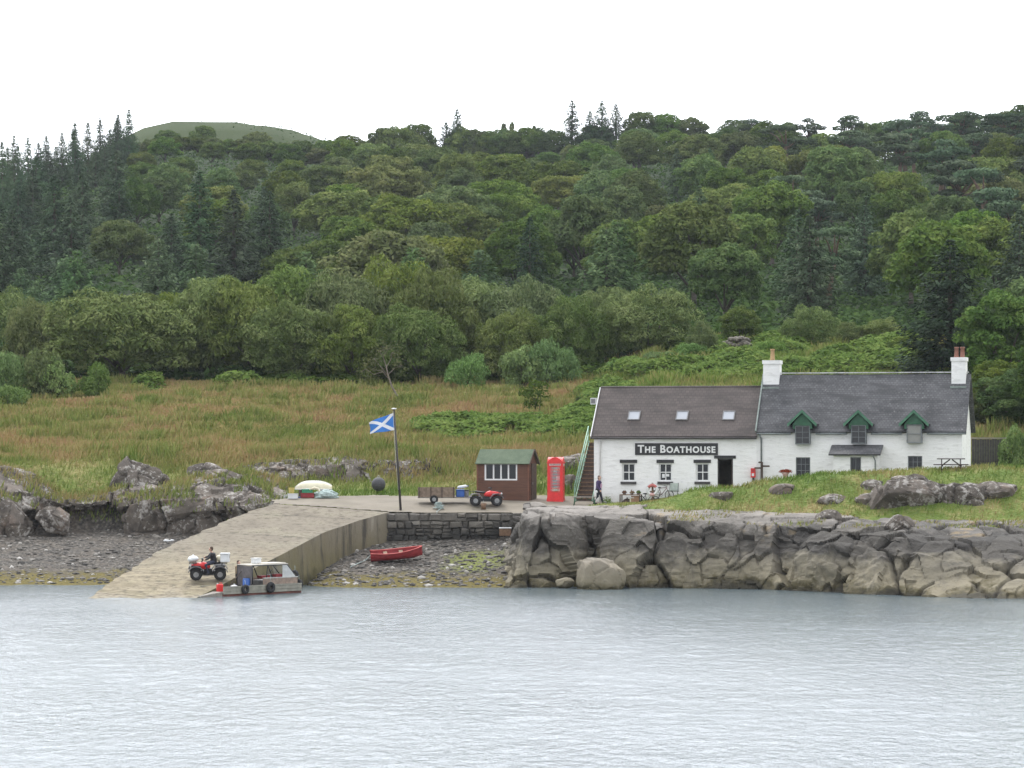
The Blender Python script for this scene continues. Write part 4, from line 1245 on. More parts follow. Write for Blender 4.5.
# ------------------------------------------------------------------ grass
def grass_mat():
    t = NT('grass_blades'); p = t.coord('World'); g = t.n('NewGeometry')
    n1 = t.noise(p, .16, 5); n2 = t.noise(p, .9, 5, .65)
    f = t.math('ADD', t.math('ADD', t.math('MULTIPLY', n1, .6), t.math('MULTIPLY', n2, .25)), t.math('MULTIPLY', g.outputs['Random Per Island'], .15))
    mead = t.ramp(f, [(0.33, (.115,.165,.04)), (0.42, (.215,.22,.07)), (0.51, (.325,.272,.115)), (0.61, (.36,.235,.13))])
    lsh = t.ramp(f, [(0.34, (.09,.16,.03)), (0.5, (.17,.24,.055)), (0.64, (.31,.28,.11))])
    t.color(t.mix(t.attr('lush'), mead, lsh)); t.set(Roughness=.85, Specular_IOR_Level=.04)
    return t.m
def grass():
    n = 520000
    Y = 164+101*rng.random(n)**.8; px = rng.uniform(-30, 1054, n); X = (px-512)/F*Y
    z = H(X, Y)
    bch = (z < 3.1+(vnoise(np.stack([X, Y, 0*X], 1), .6, 66, 2)-.5)*.8) & (X < 4)
    ap = apron_mask(X, Y) | apron_mask(X, Y-.5) | apron_mask(X, Y+.3)
    u1 = (X-4.83)*math.cos(R(14))-(Y-181)*math.sin(R(14)); v1 = (X-4.83)*math.sin(R(14))+(Y-181)*math.cos(R(14))
    house = (u1 > -1.3) & (u1 < 3.6) & (v1 > -2.3) & (v1 < 0) & (rng.random(len(X)) < .85) | (u1 > -1.3) & (u1 < 21.9) & (v1 > -.35) & (v1 < 5.4)
    path = (X > 3) & (X < 9) & (Y > 177.4) & (Y < 181.5) & (Y > 178.3-.0*(X-3))
    rockshelf = (X > 1) & (z < 3.72+(vnoise(np.stack([X, Y, 0*X], 1), .8, 67, 2)-.5)*.5)
    row_ = HY-(z-EYE)/Y*F; best = np.full(n, 9.0)
    for cx_, cy_, rx_, ry_ in FERN: best = np.minimum(best, ((px-cx_)/rx_)**2+((row_-cy_)/ry_)**2)
    fern = (best+(vnoise(np.stack([X, Y, 0*X], 1), .35, 61, 3)-.5)*1.5 < .85) & (Y > 188) & (rng.random(n) < .93)
    keep = ~(bch | ap | house | path | rockshelf | fern)
    X, Y, z = X[keep], Y[keep], z[keep]
    P = np.stack([X, Y, 0*X], 1)
    lush = np.clip(ease(X, 3.5, 6.0)*(1-ease(Y, 176, 182))+0.9*(1-ease(Y, 186, 193))+0.55*ease(X, 3, 12)*ease(Y, 188, 200), 0, 1)
    lush = np.clip(lush+.16*(1-ease(Y, 194, 225))*(vnoise(P, .12, 91, 2) > .40)+.06*(vnoise(P, .2, 92, 2) > .55), 0, 1)*(1-.6*ease(Y, 236, 250))
    short = ease(X, 3, 6)*(1-ease(Y, 177, 181))
    big = vnoise(P, .3, 68, 3)
    knoll = (X > 3)*(1-ease(Y, 177, 181)); lush = lush*(1-.75*knoll*ease(vnoise(P, .5, 95, 3), .46, .62))
    short = np.maximum(short, .8*(1-ease(Y, 189, 191))*(X < 3))
    hgt = (.22+.55*big)*(1-.5*short)*(1-.5*(X > 3)*(X < 10)*(Y < 182))*rng.uniform(.5, 1.15, len(X))
    rush = (vnoise(P, .55, 93, 2) > .66) & (Y > 188) & (short < .2)
    hgt = np.where(rush, hgt*1.5+.15, hgt); lush = np.where(rush, np.minimum(1, lush+.5), lush)
    wdt = rng.uniform(.022, .05, len(X))*(1+.5*(Y > 210))*(1-.3*short)
    for (c_, n_, a_), cnt, zmin, thr in zip(ROCKTOPS, (3500, 16000, 7000), (3.3, 3.0, 4.6), (.53, .44, .46)):
        w_ = a_*(n_[:,2] > .62)*(c_[:,2] > zmin)*((c_[:,0] > 6) | (c_[:,0] < 0))*(vnoise(c_, .5, 97, 3) > thr)
        if w_.sum() <= 0: continue
        k_ = rng.choice(len(c_), cnt, p=w_/w_.sum()); pj = c_[k_]+rng.normal(0, .05, (cnt, 3))*np.array([1, 1, 0])
        X = np.r_[X, pj[:,0]]; Y = np.r_[Y, pj[:,1]]; z = np.r_[z, pj[:,2]]
        hgt = np.r_[hgt, rng.uniform(.12, .45, cnt)*(.5 if cnt < 4000 else 1)]; wdt = np.r_[wdt, rng.uniform(.02, .045, cnt)]; lush = np.r_[lush, rng.uniform(.2, .8, cnt)]
    a = rng.uniform(0, 6.28, len(X)); lean = rng.normal(0, .28, (len(X), 2))*hgt[:,None]+np.array([.05, 0])
    dx, dy = np.cos(a)*wdt, np.sin(a)*wdt
    b = np.stack([X, Y, z-.03], 1)
    V = np.stack([b-np.stack([dx, dy, 0*dx], 1), b+np.stack([dx, dy, 0*dx], 1),
                  b+np.stack([lean[:,0]+dx*.35, lean[:,1]+dy*.35, hgt], 1), b+np.stack([lean[:,0]-dx*.35, lean[:,1]-dy*.35, hgt], 1)], 1).reshape(-1, 3)
    Q = np.arange(len(V)).reshape(-1, 4)
    tag(np_mesh('meadow_grass', V, Q, grass_mat(), attrs={'lush': np.repeat(lush, 4)}), 'rough grass of the meadow and the knoll, straw and russet heads among the green', kind='stuff')
    print('grass', len(X))
grass()
# ------------------------------------------------------------------ building materials
def whitewash():
    t = NT('whitewashed_stone'); p = t.coord()
    n1 = t.noise(p, .6, 5); n2 = t.noise(p, 3.5, 7, .7); c = t.noise(p, 1.0, 4, .6, (1.3, 1.3, 5.5))
    col = t.ramp(n1, [(.3, (.74,.735,.715)), (.7, (.82,.815,.80))])
    col = t.mix(t.rng(n2, .56, .72, 0, .4), col, (.50,.49,.45))
    sx = t.n('SeparateXYZ'); t.l(p, sx.inputs[0])
    z = t.math('ADD', sx.outputs['Z'], t.math('MULTIPLY', t.math('SUBTRACT', n2, .5), 1.6))
    col = t.mix(t.rng(z, .75, .05, 0, .55), col, (.34,.33,.25))
    col = t.mix(t.rng(c, .55, .64, 0, .28), col, (.42,.41,.39))
    t.color(col); t.set(Roughness=.85, Specular_IOR_Level=.25)
    t.bump(t.math('ADD', c, t.math('MULTIPLY', n2, .5)), .6, .06)
    return t.m
def slate(name, c1, c2, mortar, rowh, spot=.0, zs=1.37):
    t = NT(name); p = t.coord()
    sx = t.n('SeparateXYZ'); t.l(p, sx.inputs[0])
    cb = t.n('CombineXYZ'); t.l(sx.outputs['X'], cb.inputs[0]); t.l(t.math('MULTIPLY', sx.outputs['Z'], zs), cb.inputs[1])
    b = t.n('TexBrick'); t.l(cb.outputs[0], b.inputs['Vector'])
    b.inputs['Scale'].default_value = 1; b.inputs['Brick Width'].default_value = rowh*1.15; b.inputs['Row Height'].default_value = rowh
    b.inputs['Mortar Size'].default_value = .018; b.inputs['Bias'].default_value = 0
    b.inputs['Color1'].default_value = (*c1, 1); b.inputs['Color2'].default_value = (*c2, 1); b.inputs['Mortar'].default_value = (*mortar, 1)
    n1 = t.noise(p, .8, 5, .6); n2 = t.noise(p, 6, 6, .7); st = t.noise(p, 1, 5, .6, (.5, 1, 3.2))
    col = t.mix(t.rng(n1, .35, .65, 0, .35), b.outputs['Color'], [x*1.45 for x in c2])
    col = t.mix(t.rng(st, .46, .62, 0, .6), col, [x*.55 for x in c1])
    col = t.mix(t.rng(n2, .62, .72, 0, spot), col, (.42,.42,.4))
    t.color(col); t.set(Roughness=.75, Specular_IOR_Level=.35); t.bump(b.outputs['Fac'], -.6, .02)
    return t.m
M_WHITE = whitewash()
M_TILE = slate('brown_roof_tiles', (.066,.055,.051), (.088,.072,.066), (.044,.036,.034), .22, .12)
M_SLATE = slate('grey_slates', (.055,.056,.06), (.10,.10,.104), (.038,.038,.04), .17, .6)
M_DGREY = paint('dark_painted_stone', (.055,.05,.05), .7, .35, 5)
M_BLACK = paint('black_paint', (.018,.018,.019), .5, .3, 4)
M_WPAINT = paint('white_gloss_paint', (.70,.70,.69), .4, .06, 5, dirt=(.5,.49,.46))
M_GREEN = paint('dark_green_paint', (.022,.10,.05), .5, .3, 4, dirt=(.05,.09,.06))
M_MINT = paint('pale_green_rail_paint', (.22,.38,.28), .5, .25, 6, dirt=(.4,.45,.38))
M_FRAME = paint('grey_window_frame', (.15,.165,.17), .5, .3, 5)
M_PIPE = paint('grey_downpipe', (.14,.16,.16), .5, .3, 5)
M_LEAD = paint('verge_grey_green', (.19,.225,.205), .7, .3, 4)
M_RIDGE = paint('pale_ridge_stone', (.52,.52,.51), .8, .3, 2.5, dirt=(.2,.2,.2))
M_POTY = paint('buff_clay_pot', (.34,.225,.11), .8, .25, 5, dirt=(.2,.12,.06))
M_POTR = paint('red_clay_pot', (.24,.11,.075), .8, .3, 5, dirt=(.15,.08,.06))
M_WOODD = paint('dark_stained_wood', (.075,.052,.04), .8, .35, 7, bump=.3)
M_WOODG = paint('weathered_grey_wood', (.24,.22,.19), .9, .3, 7, bump=.3)
M_WOODB = paint('brown_wood', (.17,.105,.065), .85, .35, 7, bump=.3)
M_RED = paint('red_enamel', (.62,.022,.022), .35, .12, 4, dirt=(.4,.03,.03))
M_DRED = paint('dark_red', (.24,.022,.026), .55, .25, 4)
M_RUBBER = paint('black_rubber', (.022,.022,.023), .85, .3, 8)
M_STEEL = paint('galvanised_steel', (.27,.275,.275), .5, .25, 5, metal=.4)
M_ALU = paint('dull_aluminium', (.50,.50,.47), .5, .25, 3, metal=.3, dirt=(.3,.26,.2))
M_BLUE = paint('blue_plastic', (.03,.10,.34), .5, .2, 4)
M_GREENP = paint('green_plastic', (.02,.22,.11), .5, .2, 4)
M_YEL = paint('yellow_plastic', (.62,.50,.16), .55, .2, 4)
M_WPLAS = paint('white_plastic', (.62,.63,.63), .5, .1, 3, dirt=(.5,.5,.47))
M_CREAM = paint('cream_hull', (.62,.57,.42), .45, .15, 1.5, dirt=(.45,.4,.25))
M_NET = paint('pale_netting', (.33,.40,.38), .9, .35, 9, bump=.6)
M_GREYP = paint('grey_plastic', (.16,.16,.16), .6, .25, 5)
M_SKYL = paint('white_blind', (.33,.35,.38), .35, .06, 2)
M_BARKW = M_WOODB
def glass():
    t = NT('dark_window_glass')
    t.color((.012,.014,.017)); t.set(Roughness=.06, IOR=1.5, Specular_IOR_Level=.5)
    return t.m
M_GLASS = glass()
def clear_glass():
    t = NT('clear_pane'); t.color((.9,.93,.93)); t.set(Roughness=.05, Alpha=.14)
    return t.m
M_CLEAR = clear_glass()

ANG = -R(14); CA, SA = math.cos(R(14)), math.sin(R(14))
HB = 4.2
HX, HYY = 4.83, 181.0
def hx(px, d=0.0):
    k = (px-512)/F; return (k*(HYY+d*CA)-(HX+d*SA))/(CA+k*SA)
def hz(px, py, d=0.0):
    Yp = HYY-SA*hx(px, d)+d*CA
    return EYE-(py-HY)/F*Yp-HB
def hpoint(x, d, z=0.0):
    return Vector((HX+x*CA+d*SA, HYY-x*SA+d*CA, HB+z))

def wall_panel(m, x0, x1, z0, z1, holes, th, y=0.0, rev=.22):
    xs = sorted({x0, x1, *[h[0] for h in holes], *[h[1] for h in holes]})
    zs = sorted({z0, z1, *[h[2] for h in holes], *[h[3] for h in holes]})
    for i in range(len(xs)-1):
        for j in range(len(zs)-1):
            cx, cz = (xs[i]+xs[i+1])/2, (zs[j]+zs[j+1])/2
            if any(h[0] < cx < h[1] and h[2] < cz < h[3] for h in holes): continue
            a, b, c, d = xs[i], xs[i+1], zs[j], zs[j+1]
            m.add([(a,y,c),(b,y,c),(b,y,d),(a,y,d)], [(0,1,2,3)])
    for a, b, c, d in holes:
        m.add([(a,y,c),(a,y,d),(a,y+rev,d),(a,y+rev,c)], [(0,1,2,3)])
        m.add([(b,y,c),(b,y,d),(b,y+rev,d),(b,y+rev,c)], [(3,2,1,0)])
        m.add([(a,y,d),(b,y,d),(b,y+rev,d),(a,y+rev,d)], [(0,1,2,3)])
        m.add([(a,y,c),(b,y,c),(b,y+rev,c),(a,y+rev,c)], [(3,2,1,0)])

def window(parent, x0, x1, z0, z1, y, nx_, nz_, mf, mg, bar=.035, fr=.06, lintel=None, sill=None, mats=None):
    w_ = MB()
    w_.bx(x0, x0+fr, y, y+.07, z0, z1); w_.bx(x1-fr, x1, y, y+.07, z0, z1)
    w_.bx(x0+fr, x1-fr, y, y+.07, z1-fr, z1); w_.bx(x0+fr, x1-fr, y, y+.07, z0, z0+fr)
    xi0, xi1, zi0, zi1 = x0+fr, x1-fr, z0+fr, z1-fr
    for i in range(1, nx_):
        c = xi0+(xi1-xi0)*i/nx_; w_.bx(c-bar/2, c+bar/2, y+.012, y+.06, zi0, zi1)
    for j in range(1, nz_):
        c = zi0+(zi1-zi0)*j/nz_; hb = bar*.5
        xs = [xi0]+[xi0+(xi1-xi0)*i/nx_ for i in range(1, nx_)]+[xi1]
        for i in range(nx_):
            w_.bx(xs[i]+(bar/2 if i else 0), xs[i+1]-(bar/2 if i < nx_-1 else 0), y+.014, y+.058, c-hb, c+hb)
    o = w_.build('window', mf, parent)
    g = MB(); g.bx(xi0, xi1, y+.061, y+.069, zi0, zi1); g.build('pane', mg, o)
    if sill: 
        s_ = MB(); s_.bx(*sill); s_.build('sill', mats[1], o)
    if lintel:
        l_ = MB(); l_.bx(*lintel); l_.build('lintel', mats[0], o)
    return o

def text_mesh(name, txt, parent, mat, x0, x1, z0, z1, y, small=False, depth=.012, M=None, bold=.012):
    cu = bpy.data.curves.new(name, 'FONT'); cu.body = txt
    cu.extrude = .02; cu.offset = bold; cu.resolution_u = 3
    if small:
        cu.small_caps_scale = .80; cu.space_character = 1.14
        for i, ch in enumerate(txt): cu.body_format[i].use_small_caps = True
    o = bpy.data.objects.new(name, cu); COL.objects.link(o)
    dg = bpy.context.evaluated_depsgraph_get(); dg.update()
    me = bpy.data.meshes.new_from_object(o.evaluated_get(dg))
    bpy.data.objects.remove(o)
    v = np.array([p.co[:] for p in me.vertices])
    mn, mxx = v.min(0), v.max(0)
    n = np.empty_like(v)
    n[:,0] = x0+(v[:,0]-mn[0])/(mxx[0]-mn[0])*(x1-x0)
    n[:,2] = z0+(v[:,1]-mn[1])/(mxx[1]-mn[1])*(z1-z0)
    n[:,1] = y-(v[:,2]-mn[2])/max(mxx[2]-mn[2], 1e-6)*depth
    me.vertices.foreach_set('co', n.astype(np.float32).ravel()); me.update()
    me.materials.clear(); me.materials.append(mat)
    o = bpy.data.objects.new(name, me); COL.objects.link(o)
    if parent: o.parent = parent
    return o

def slab(m, x0, x1, ye, ze, yr, zr, th):
    d = Vector((0, yr-ye, zr-ze)).normalized(); n = Vector((0, -d.z, d.y))*(1 if yr > ye else -1)
    a, b = Vector((0, ye, ze)), Vector((0, yr, zr))
    lo = [a, b]; hi = [a+n*th, b+n*th]
    vs = []
    for x in (x0, x1):
        for p in (lo[0], lo[1], hi[1], hi[0]): vs.append((x, p.y, p.z))
    m.add(vs, [(0,1,2,3),(7,6,5,4),(0,4,5,1),(1,5,6,2),(2,6,7,3),(3,7,4,0)])

# ------------------------------------------------------------------ the boathouse
DEP = 5.0
def boathouse():
    root = thing('boathouse', 'long low whitewashed boathouse with brown tiled roof and a black name board', 'building', (HX, HYY, HB), ANG)
    Lb = 9.72; ze = hz(594, 435.5); zr = hz(603, 388.5, DEP/2)
    holes = []; wins = []
    for cx in (628.5, 665.3, 702.3):
        x0, x1 = hx(cx-6.6), hx(cx+6.8); z0, z1 = hz(cx, 481.5), hz(cx, 463.0)
        holes.append((x0, x1, z0, z1)); wins.append((x0, x1, z0, z1))
    door = (hx(717.5), hx(733), 0.05, hz(725, 458.6))
    holes.append(door)
    m = MB(); wall_panel(m, 0, Lb, -1.5, ze, holes, .4)
    m.add([(0,0,-1.5),(0,DEP,-1.5),(0,DEP,ze),(0,DEP/2,zr-.06),(0,0,ze)], [(0,4,3,2,1)])
    m.add([(Lb,0,-1.5),(Lb,DEP,-1.5),(Lb,DEP,ze),(Lb,DEP/2,zr-.06),(Lb,0,ze)], [(0,1,2,3,4)])
    m.add([(0,DEP,-1.5),(Lb,DEP,-1.5),(Lb,DEP,ze),(0,DEP,ze)], [(3,2,1,0)])
    m.build('wall', M_WHITE, root)
    m = MB(); slab(m, -.12, Lb+.02, -.16, ze-.13, DEP/2, zr-.04, .11); slab(m, -.12, Lb+.02, DEP+.16, ze-.13, DEP/2, zr-.04, .11)
    rf = m.build('roof', M_TILE, root)
    m = MB(); m.tube([(-.13, DEP/2, zr+.05), (Lb-.1, DEP/2, zr+.05)], .085, 8); m.build('ridge', M_TILE, rf)
    sl = (zr-ze+.09)/(DEP/2+.16)
    for i, cx in enumerate((634.5, 682.5, 729)):
        cz = hz(cx, 417.3, 1.2); yy = (cz-(ze-.13))/sl-.16
        d = Vector((0, 1, sl)).normalized(); n = Vector((0, -d.z, d.y)); c = Vector((hx(cx, yy), yy, cz))+n*.12
        Mx = Matrix(((1, 0, 0, c.x), (0, d.y, n.y, c.y), (0, d.z, n.z, c.z), (0, 0, 0, 1)))
        f = MB(); wdt, hgt = .31, .30
        for a in ((-wdt-.05, -wdt, -hgt, hgt), (wdt, wdt+.05, -hgt, hgt), (-wdt-.05, wdt+.05, hgt, hgt+.06), (-wdt-.05, wdt+.05, -hgt-.05, -hgt)):
            f.bx(a[0], a[1], a[2], a[3], -.02, .06, Mx)
        fo = f.build('skylight', M_GREYP, root)
        g = MB(); g.bx(-wdt, wdt, -hgt, hgt, -.01, .035, Mx); g.build('pane', M_SKYL, fo)
    for (x0, x1, z0, z1), cx in zip(wins, (628.5, 665.3, 702.3)):
        zt, zb = hz(cx, 460.0), hz(cx, 463.0)
        wo_ = window(root, x0, x1, z0, z1, .10, 2, 2, M_WPAINT, M_GLASS, .05, .09,
                     lintel=(hx(cx-8.6), hx(cx+8.6), -.05, .12, zb+.005, zt+.02), sill=(hx(cx-7.6), hx(cx+7.8), -.10, .14, hz(cx, 484.2), z0-.004), mats=(M_BLACK, M_DGREY))
    # paper notices in the middle window
    x0, x1, z0, z1 = wins[1]
    m = MB(); m.bx(x0+.17, x0+.34, .151, .158, z0+.22, z0+.44); m.bx(x0+.42, x0+.60, .151, .158, z0+.29, z0+.44); m.build('notice', M_WPAINT, root)
    a, b, c, d = door
    m = MB(); m.bx(a, a+.07, .06, .2, c, d-.07); m.bx(b-.07, b, .06, .2, c, d-.07); m.bx(a, b, .06, .2, d-.07, d)
    m.build('door_frame', M_DGREY, root)
    m = MB(); m.bx(hx(714.3), hx(735.8), -.05, .12, d+.005, d+.18); m.build('lintel', M_BLACK, root)
    Mo = Matrix.Translation((b-.09, .22, 0)) @ Matrix.Rotation(R(78), 4, 'Z')
    m = MB(); m.bx(0, .75, 0, .045, c, d-.08, Mo); dr = m.build('door', M_WOODD, root)
    m = MB(); m.bx(.1, .62, -.012, .057, c+.85, d-.25, Mo); m.build('pane', M_GLASS, dr)
    m = MB(); m.bx(.03, Lb-.03, 3.2, 3.25, 0, ze-.1); m.bx(.02, Lb-.02, .4, 3.2, -.02, .02); m.bx(.02, Lb-.02, .42, 3.19, ze-.2, ze-.16); m.build('interior', paint('dim_interior', (.16,.14,.12), .9), root)
    sx0, sx1, sz0, sz1 = hx(635.2), hx(718), hz(676, 455.0), hz(676, 443.2)
    m = MB(); m.bx(sx0, sx1, -.05, .0, sz0, sz1); sg = m.build('name_board', M_BLACK, root)
    text_mesh('lettering', 'The Boathouse', sg, M_WPAINT, sx0+.16, sx1-.14, sz0+.12, sz1-.10, -.053, True, .02, bold=.03)
    m = MB(); m.tube([(-.13, -.26, ze-.16), (Lb, -.26, ze-.16)], .06, 8); gt = m.build('gutter', M_DGREY, root)
    m = MB(); xx = hx(600.3); m.tube([(xx, -.24, ze-.2), (xx, -.07, ze-.42), (xx, -.07, -.1)], .045, 7); m.build('downpipe', M_WPAINT, root)
    m = MB(); slab(m, -.17, -.122, -.18, ze-.16, DEP/2, zr-.06, .19); slab(m, -.17, -.122, DEP+.18, ze-.16, DEP/2, zr-.06, .19); m.build('bargeboard', M_WPAINT, root)
    return Lb, ze, zr
LB, ZE, ZR = boathouse()

def cottage():
    root = thing('cottage', 'white two-storey cottage with grey slate roof and three green gabled dormers', 'building', (HX, HYY, HB), ANG)
    x0, x1 = LB+.01, hx(962); ze = hz(860, 430.2); zr = hz(860, 375.0, 2.6); D2 = 5.2; ym = D2/2
    wins = []
    for cx, t_, b_ in ((803, 457.3, 475.5), (915, 456.0, 471)):
        wins.append((hx(cx-7.2), hx(cx+7.2), hz(cx, b_+2), hz(cx, t_)))
    m = MB(); wall_panel(m, x0, x1, -1.5, ze, wins, .4)
    m.add([(x0,0,-1.5),(x0,D2,-1.5),(x0,D2,ze),(x0,ym,zr-.06),(x0,0,ze)], [(0,4,3,2,1)])
    m.add([(x1,0,-1.5),(x1,D2,-1.5),(x1,D2,ze),(x1,ym,zr-.02),(x1,0,ze)], [(0,1,2,3,4)])
    m.add([(x0,D2,-1.5),(x1,D2,-1.5),(x1,D2,ze),(x0,D2,ze)], [(3,2,1,0)])
    m.build('wall', M_WHITE, root)
    xr = hx(967, 0)-.02
    m = MB(); slab(m, x0-.02, xr, -.15, ze-.15, ym, zr-.03, .10); slab(m, x0-.02, xr, D2+.15, ze-.15, ym, zr-.03, .10)
    rf = m.build('roof', M_SLATE, root)
    m = MB(); rx = x0
    while rx < xr-.1:
        e = min(rx+.46, xr); m.prism([(rx, 0), (e-.02, 0), (e-.02, .06), (rx, .06)], -.11, .11, Matrix.Translation((0, ym, zr+.105))); rx += .48
    m.build('ridge', M_RIDGE, rf)
    m = MB(); slab(m, x0-.10, x0-.022, -.17, ze-.12, ym, zr+.0, .16); slab(m, x0-.10, x0-.022, D2+.17, ze-.12, ym, zr+.0, .16); m.build('verge', M_LEAD, rf)
    # chimneys
    for cx, w0, w1, ty, by, potm, n_pots, pty in ((771.5, 763, 780.5, 360.5, 390, M_POTY, 1, 349), (959, 951, 967, 357.5, 386, M_POTR, 2, 347)):
        a, b = hx(w0, ym-.3), hx(w1, ym-.3); zt = hz(cx, ty, ym)
        zb = zr-1.3
        m = MB(); m.bx(a+.05, b-.05, ym-.55, ym+.45, zb, zt-.22); m.bx(a, b, ym-.60, ym+.50, zt-.22, zt)
        ch = m.build('chimney', M_WHITE, root)
        m = MB(); m.bx(a, b, ym-.78, ym-.556, zr-.80, zr-.68); m.build('flashing', M_LEAD, ch)
        for i in range(n_pots):
            xx = (a+b)/2+(i-.5*(n_pots-1))*.34
            h = hz(cx, pty, ym)-zt
            p = MB(); p.tube([(xx, ym, zt-.02), (xx, ym, zt+h*.2), (xx, ym, zt+h*.86), (xx, ym, zt+h*.88), (xx, ym, zt+h)], [.16, .13, .115, .145, .13], 12)
            p.build('chimney_pot', potm, ch)
    # dormers
    sl = (zr-ze+.12)/(ym+.15)
    for cx, wt, wb in ((803, 425.5, 444.3), (859, 425.0, 443.6), (914.5, 424.3, 443)):
        half = .70; ap = hz(cx, 411, -.2); bz = hz(cx, 424.5, -.2); xc = hx(cx, -.2)
        y0 = -.44; wz0, wz1 = hz(cx, wb, -.2), hz(cx, wt, -.2); ww = .44
        m = MB()
        m.prism([(xc-half*.80, bz-.25), (xc-ww, bz-.25), (xc-ww, wz1), (xc+ww, wz1), (xc+ww, bz-.25), (xc+half*.80, bz-.25), (xc+half*.80, bz+.02), (xc, ap-.06), (xc-half*.80, bz+.02)], y0, 1.9)
        dm = m.build('dormer', M_GREEN, root)
        m = MB(); m.prism([(xc-ww, wz0), (xc+ww, wz0), (xc+ww, wz1), (xc-ww, wz1)], y0+.14, 1.0); m.build('lining', M_FRAME, dm)
        m = MB()
        th = .075
        for sgn in (-1, 1):
            vs = []
            for y in (y0-.16, 2.3):
                vs += [(xc, y, ap-.02), (xc+sgn*(half+.12), y, bz-.05), (xc+sgn*(half+.16), y, bz+.05), (xc, y, ap+th*1.3)]
            m.add(vs, [(0,1,2,3),(7,6,5,4),(0,4,5,1),(1,5,6,2),(2,6,7,3)])
        m.build('dormer_roof', M_SLATE, dm)
        m = MB()
        for sgn in (-1, 1):
            vs = []
            for y in (y0-.20, y0-.163):
                vs += [(xc, y, ap-.10), (xc+sgn*(half+.13), y, bz-.13), (xc+sgn*(half+.17), y, bz+.04), (xc, y, ap+.07)]
            m.add(vs, [(0,1,2,3),(7,6,5,4),(0,4,5,1),(1,5,6,2),(2,6,7,3)])
        m.build('bargeboard', paint('sage_green_board', (.055,.15,.09), .55, .2, 4), dm)
        window(root, xc-ww+.01, xc+ww-.01, wz0, wz1-.01, y0+.04, 2 if cx < 900 else 1, 3 if cx < 900 else 2, M_FRAME, M_GLASS if cx < 900 else paint('blind_behind_glass', (.24,.24,.22), .2, .1, 2), .028, .05)
    for (a, b, c, d) in wins:
        window(root, a, b, c, d, .1, 3, 3, M_FRAME, M_GLASS, .026, .05)
    # porch with lean-to roof
    pa, pb = hx(833.5, -1.1), hx(877.5, -1.1); pz = hz(855, 454.5, -1.1); pt = hz(855, 446.3, 0)
    hole = (hx(850.2, -1.1), hx(861, -1.1), .35, hz(856, 457.2, -1.1))
    m = MB(); wall_panel(m, pa, pb, -1.4, pz, [hole], .2, -1.1, .18)
    m.add([(pa,-1.1,-1.4),(pa,-.003,-1.4),(pa,-.003,pt),(pa,-1.1,pz)], [(3,2,1,0)])
    m.add([(pb,-1.1,-1.4),(pb,-.003,-1.4),(pb,-.003,pt),(pb,-1.1,pz)], [(0,1,2,3)])
    po = m.build('porch', M_WHITE, root)
    m = MB(); slab(m, pa-.25, pb+.2, -1.35, pz-.06, -.003, pt, .09); m.build('porch_roof', M_SLATE, po)
    window(root, hole[0], hole[1], hole[2], hole[3], -1.0, 2, 3, M_FRAME, M_GLASS, .03, .055)
    m = MB(); px_ = pb-.12; m.tube([(px_-.1, -1.38, pz-.08), (px_, -1.18, pz-.35), (px_, -1.17, -.2)], .04, 7); m.build('downpipe', M_PIPE, root)
    m = MB(); xa = hx(761.5)
    m.tube([(xa-.12, -.2, ze-.22), (xa, -.08, ze-.5), (xa, -.08, .0)], .05, 7); m.build('downpipe', M_PIPE, root)
    m = MB()
    segs = [(x0, hx(791, -.2)), (hx(815.5, -.2), hx(847, -.2)), (hx(871, -.2), hx(902, -.2)), (hx(927, -.2), xr)]
    for a, b in segs: m.tube([(a, -.23, ze-.2), (b, -.23, ze-.2)], .055, 7)
    m.build('gutter', M_PIPE, root)
    return ze, zr
cottage()

# external stair against the boathouse gable
def stairs():
    root = thing('outside_staircase', 'dark wooden outside stair with pale green handrails against the boathouse gable', 'staircase', tuple(hpoint(-.75, .2, .15)), ANG)
    n = 15; rise = 3.5/n; run = 3.7/n
    m = MB()
    for i in range(n):
        m.bx(-.38, .58, i*run, i*run+run+.05, (i+1)*rise-.05, (i+1)*rise)
    m.build('tread', M_WOODB, root)
    m = MB()
    for i in range(n):
        m.bx(-.36, .56, i*run+.03, i*run+.055, i*rise, (i+1)*rise-.052)
    m.build('riser', M_WOODD, root)
    m = MB()
    for x in (-.43, .59):
        vs = []
        for xx in (x, x+.045):
            vs += [(xx, -.05, 0), (xx, n*run, n*rise-.12), (xx, n*run, n*rise+.1), (xx, -.05, .22)]
        m.add(vs, [(0,1,2,3),(7,6,5,4),(0,4,5,1),(1,5,6,2),(2,6,7,3),(3,7,4,0)])
    m.build('stringer', M_MINT, root)
    m = MB()
    for h in (.52, .98):
        m.tube([(-.45, -.05, h), (-.45, n*run, n*rise+h)], .036, 6)
    m.build('handrail', M_MINT, root)
    for i in range(4):
        y = -.03+(n*run)*i/3
        p = MB(); p.bx(-.49, -.435, y-.03, y+.03, 0, (y/(n*run))*n*rise+.97); p.build('post', M_MINT, root)
    m = MB(); m.bx(-.45, .6, n*run+.06, n*run+1.1, n*rise-.12, n*rise); m.build('landing', M_WOODB, root)
    for x in (-.4, .5):
        m = MB(); m.bx(x, x+.1, n*run+.95, n*run+1.05, -.6, n*rise-.125); m.build('post', M_WOODD, root)
stairs()

def gable_lamp():
    p = hpoint(-.18, 1.95, hz(596, 402, 2.0))
    r = thing('gable_floodlight', 'white box floodlight fixed high on the left gable of the boathouse', 'lamp', tuple(p), ANG)
    m = MB(); m.box((-.26, -.05, .05), (.34, .26, .38)); m.build('housing', M_WPLAS, r)
    m = MB(); m.box((-.26, -.186, .05), (.26, .012, .28)); m.build('lens', M_GREYP, r)
    m = MB(); m.tube([(-.08, .05, 0), (.2, .12, -.1)], .03, 6); m.build('bracket', M_STEEL, r)
gable_lamp()

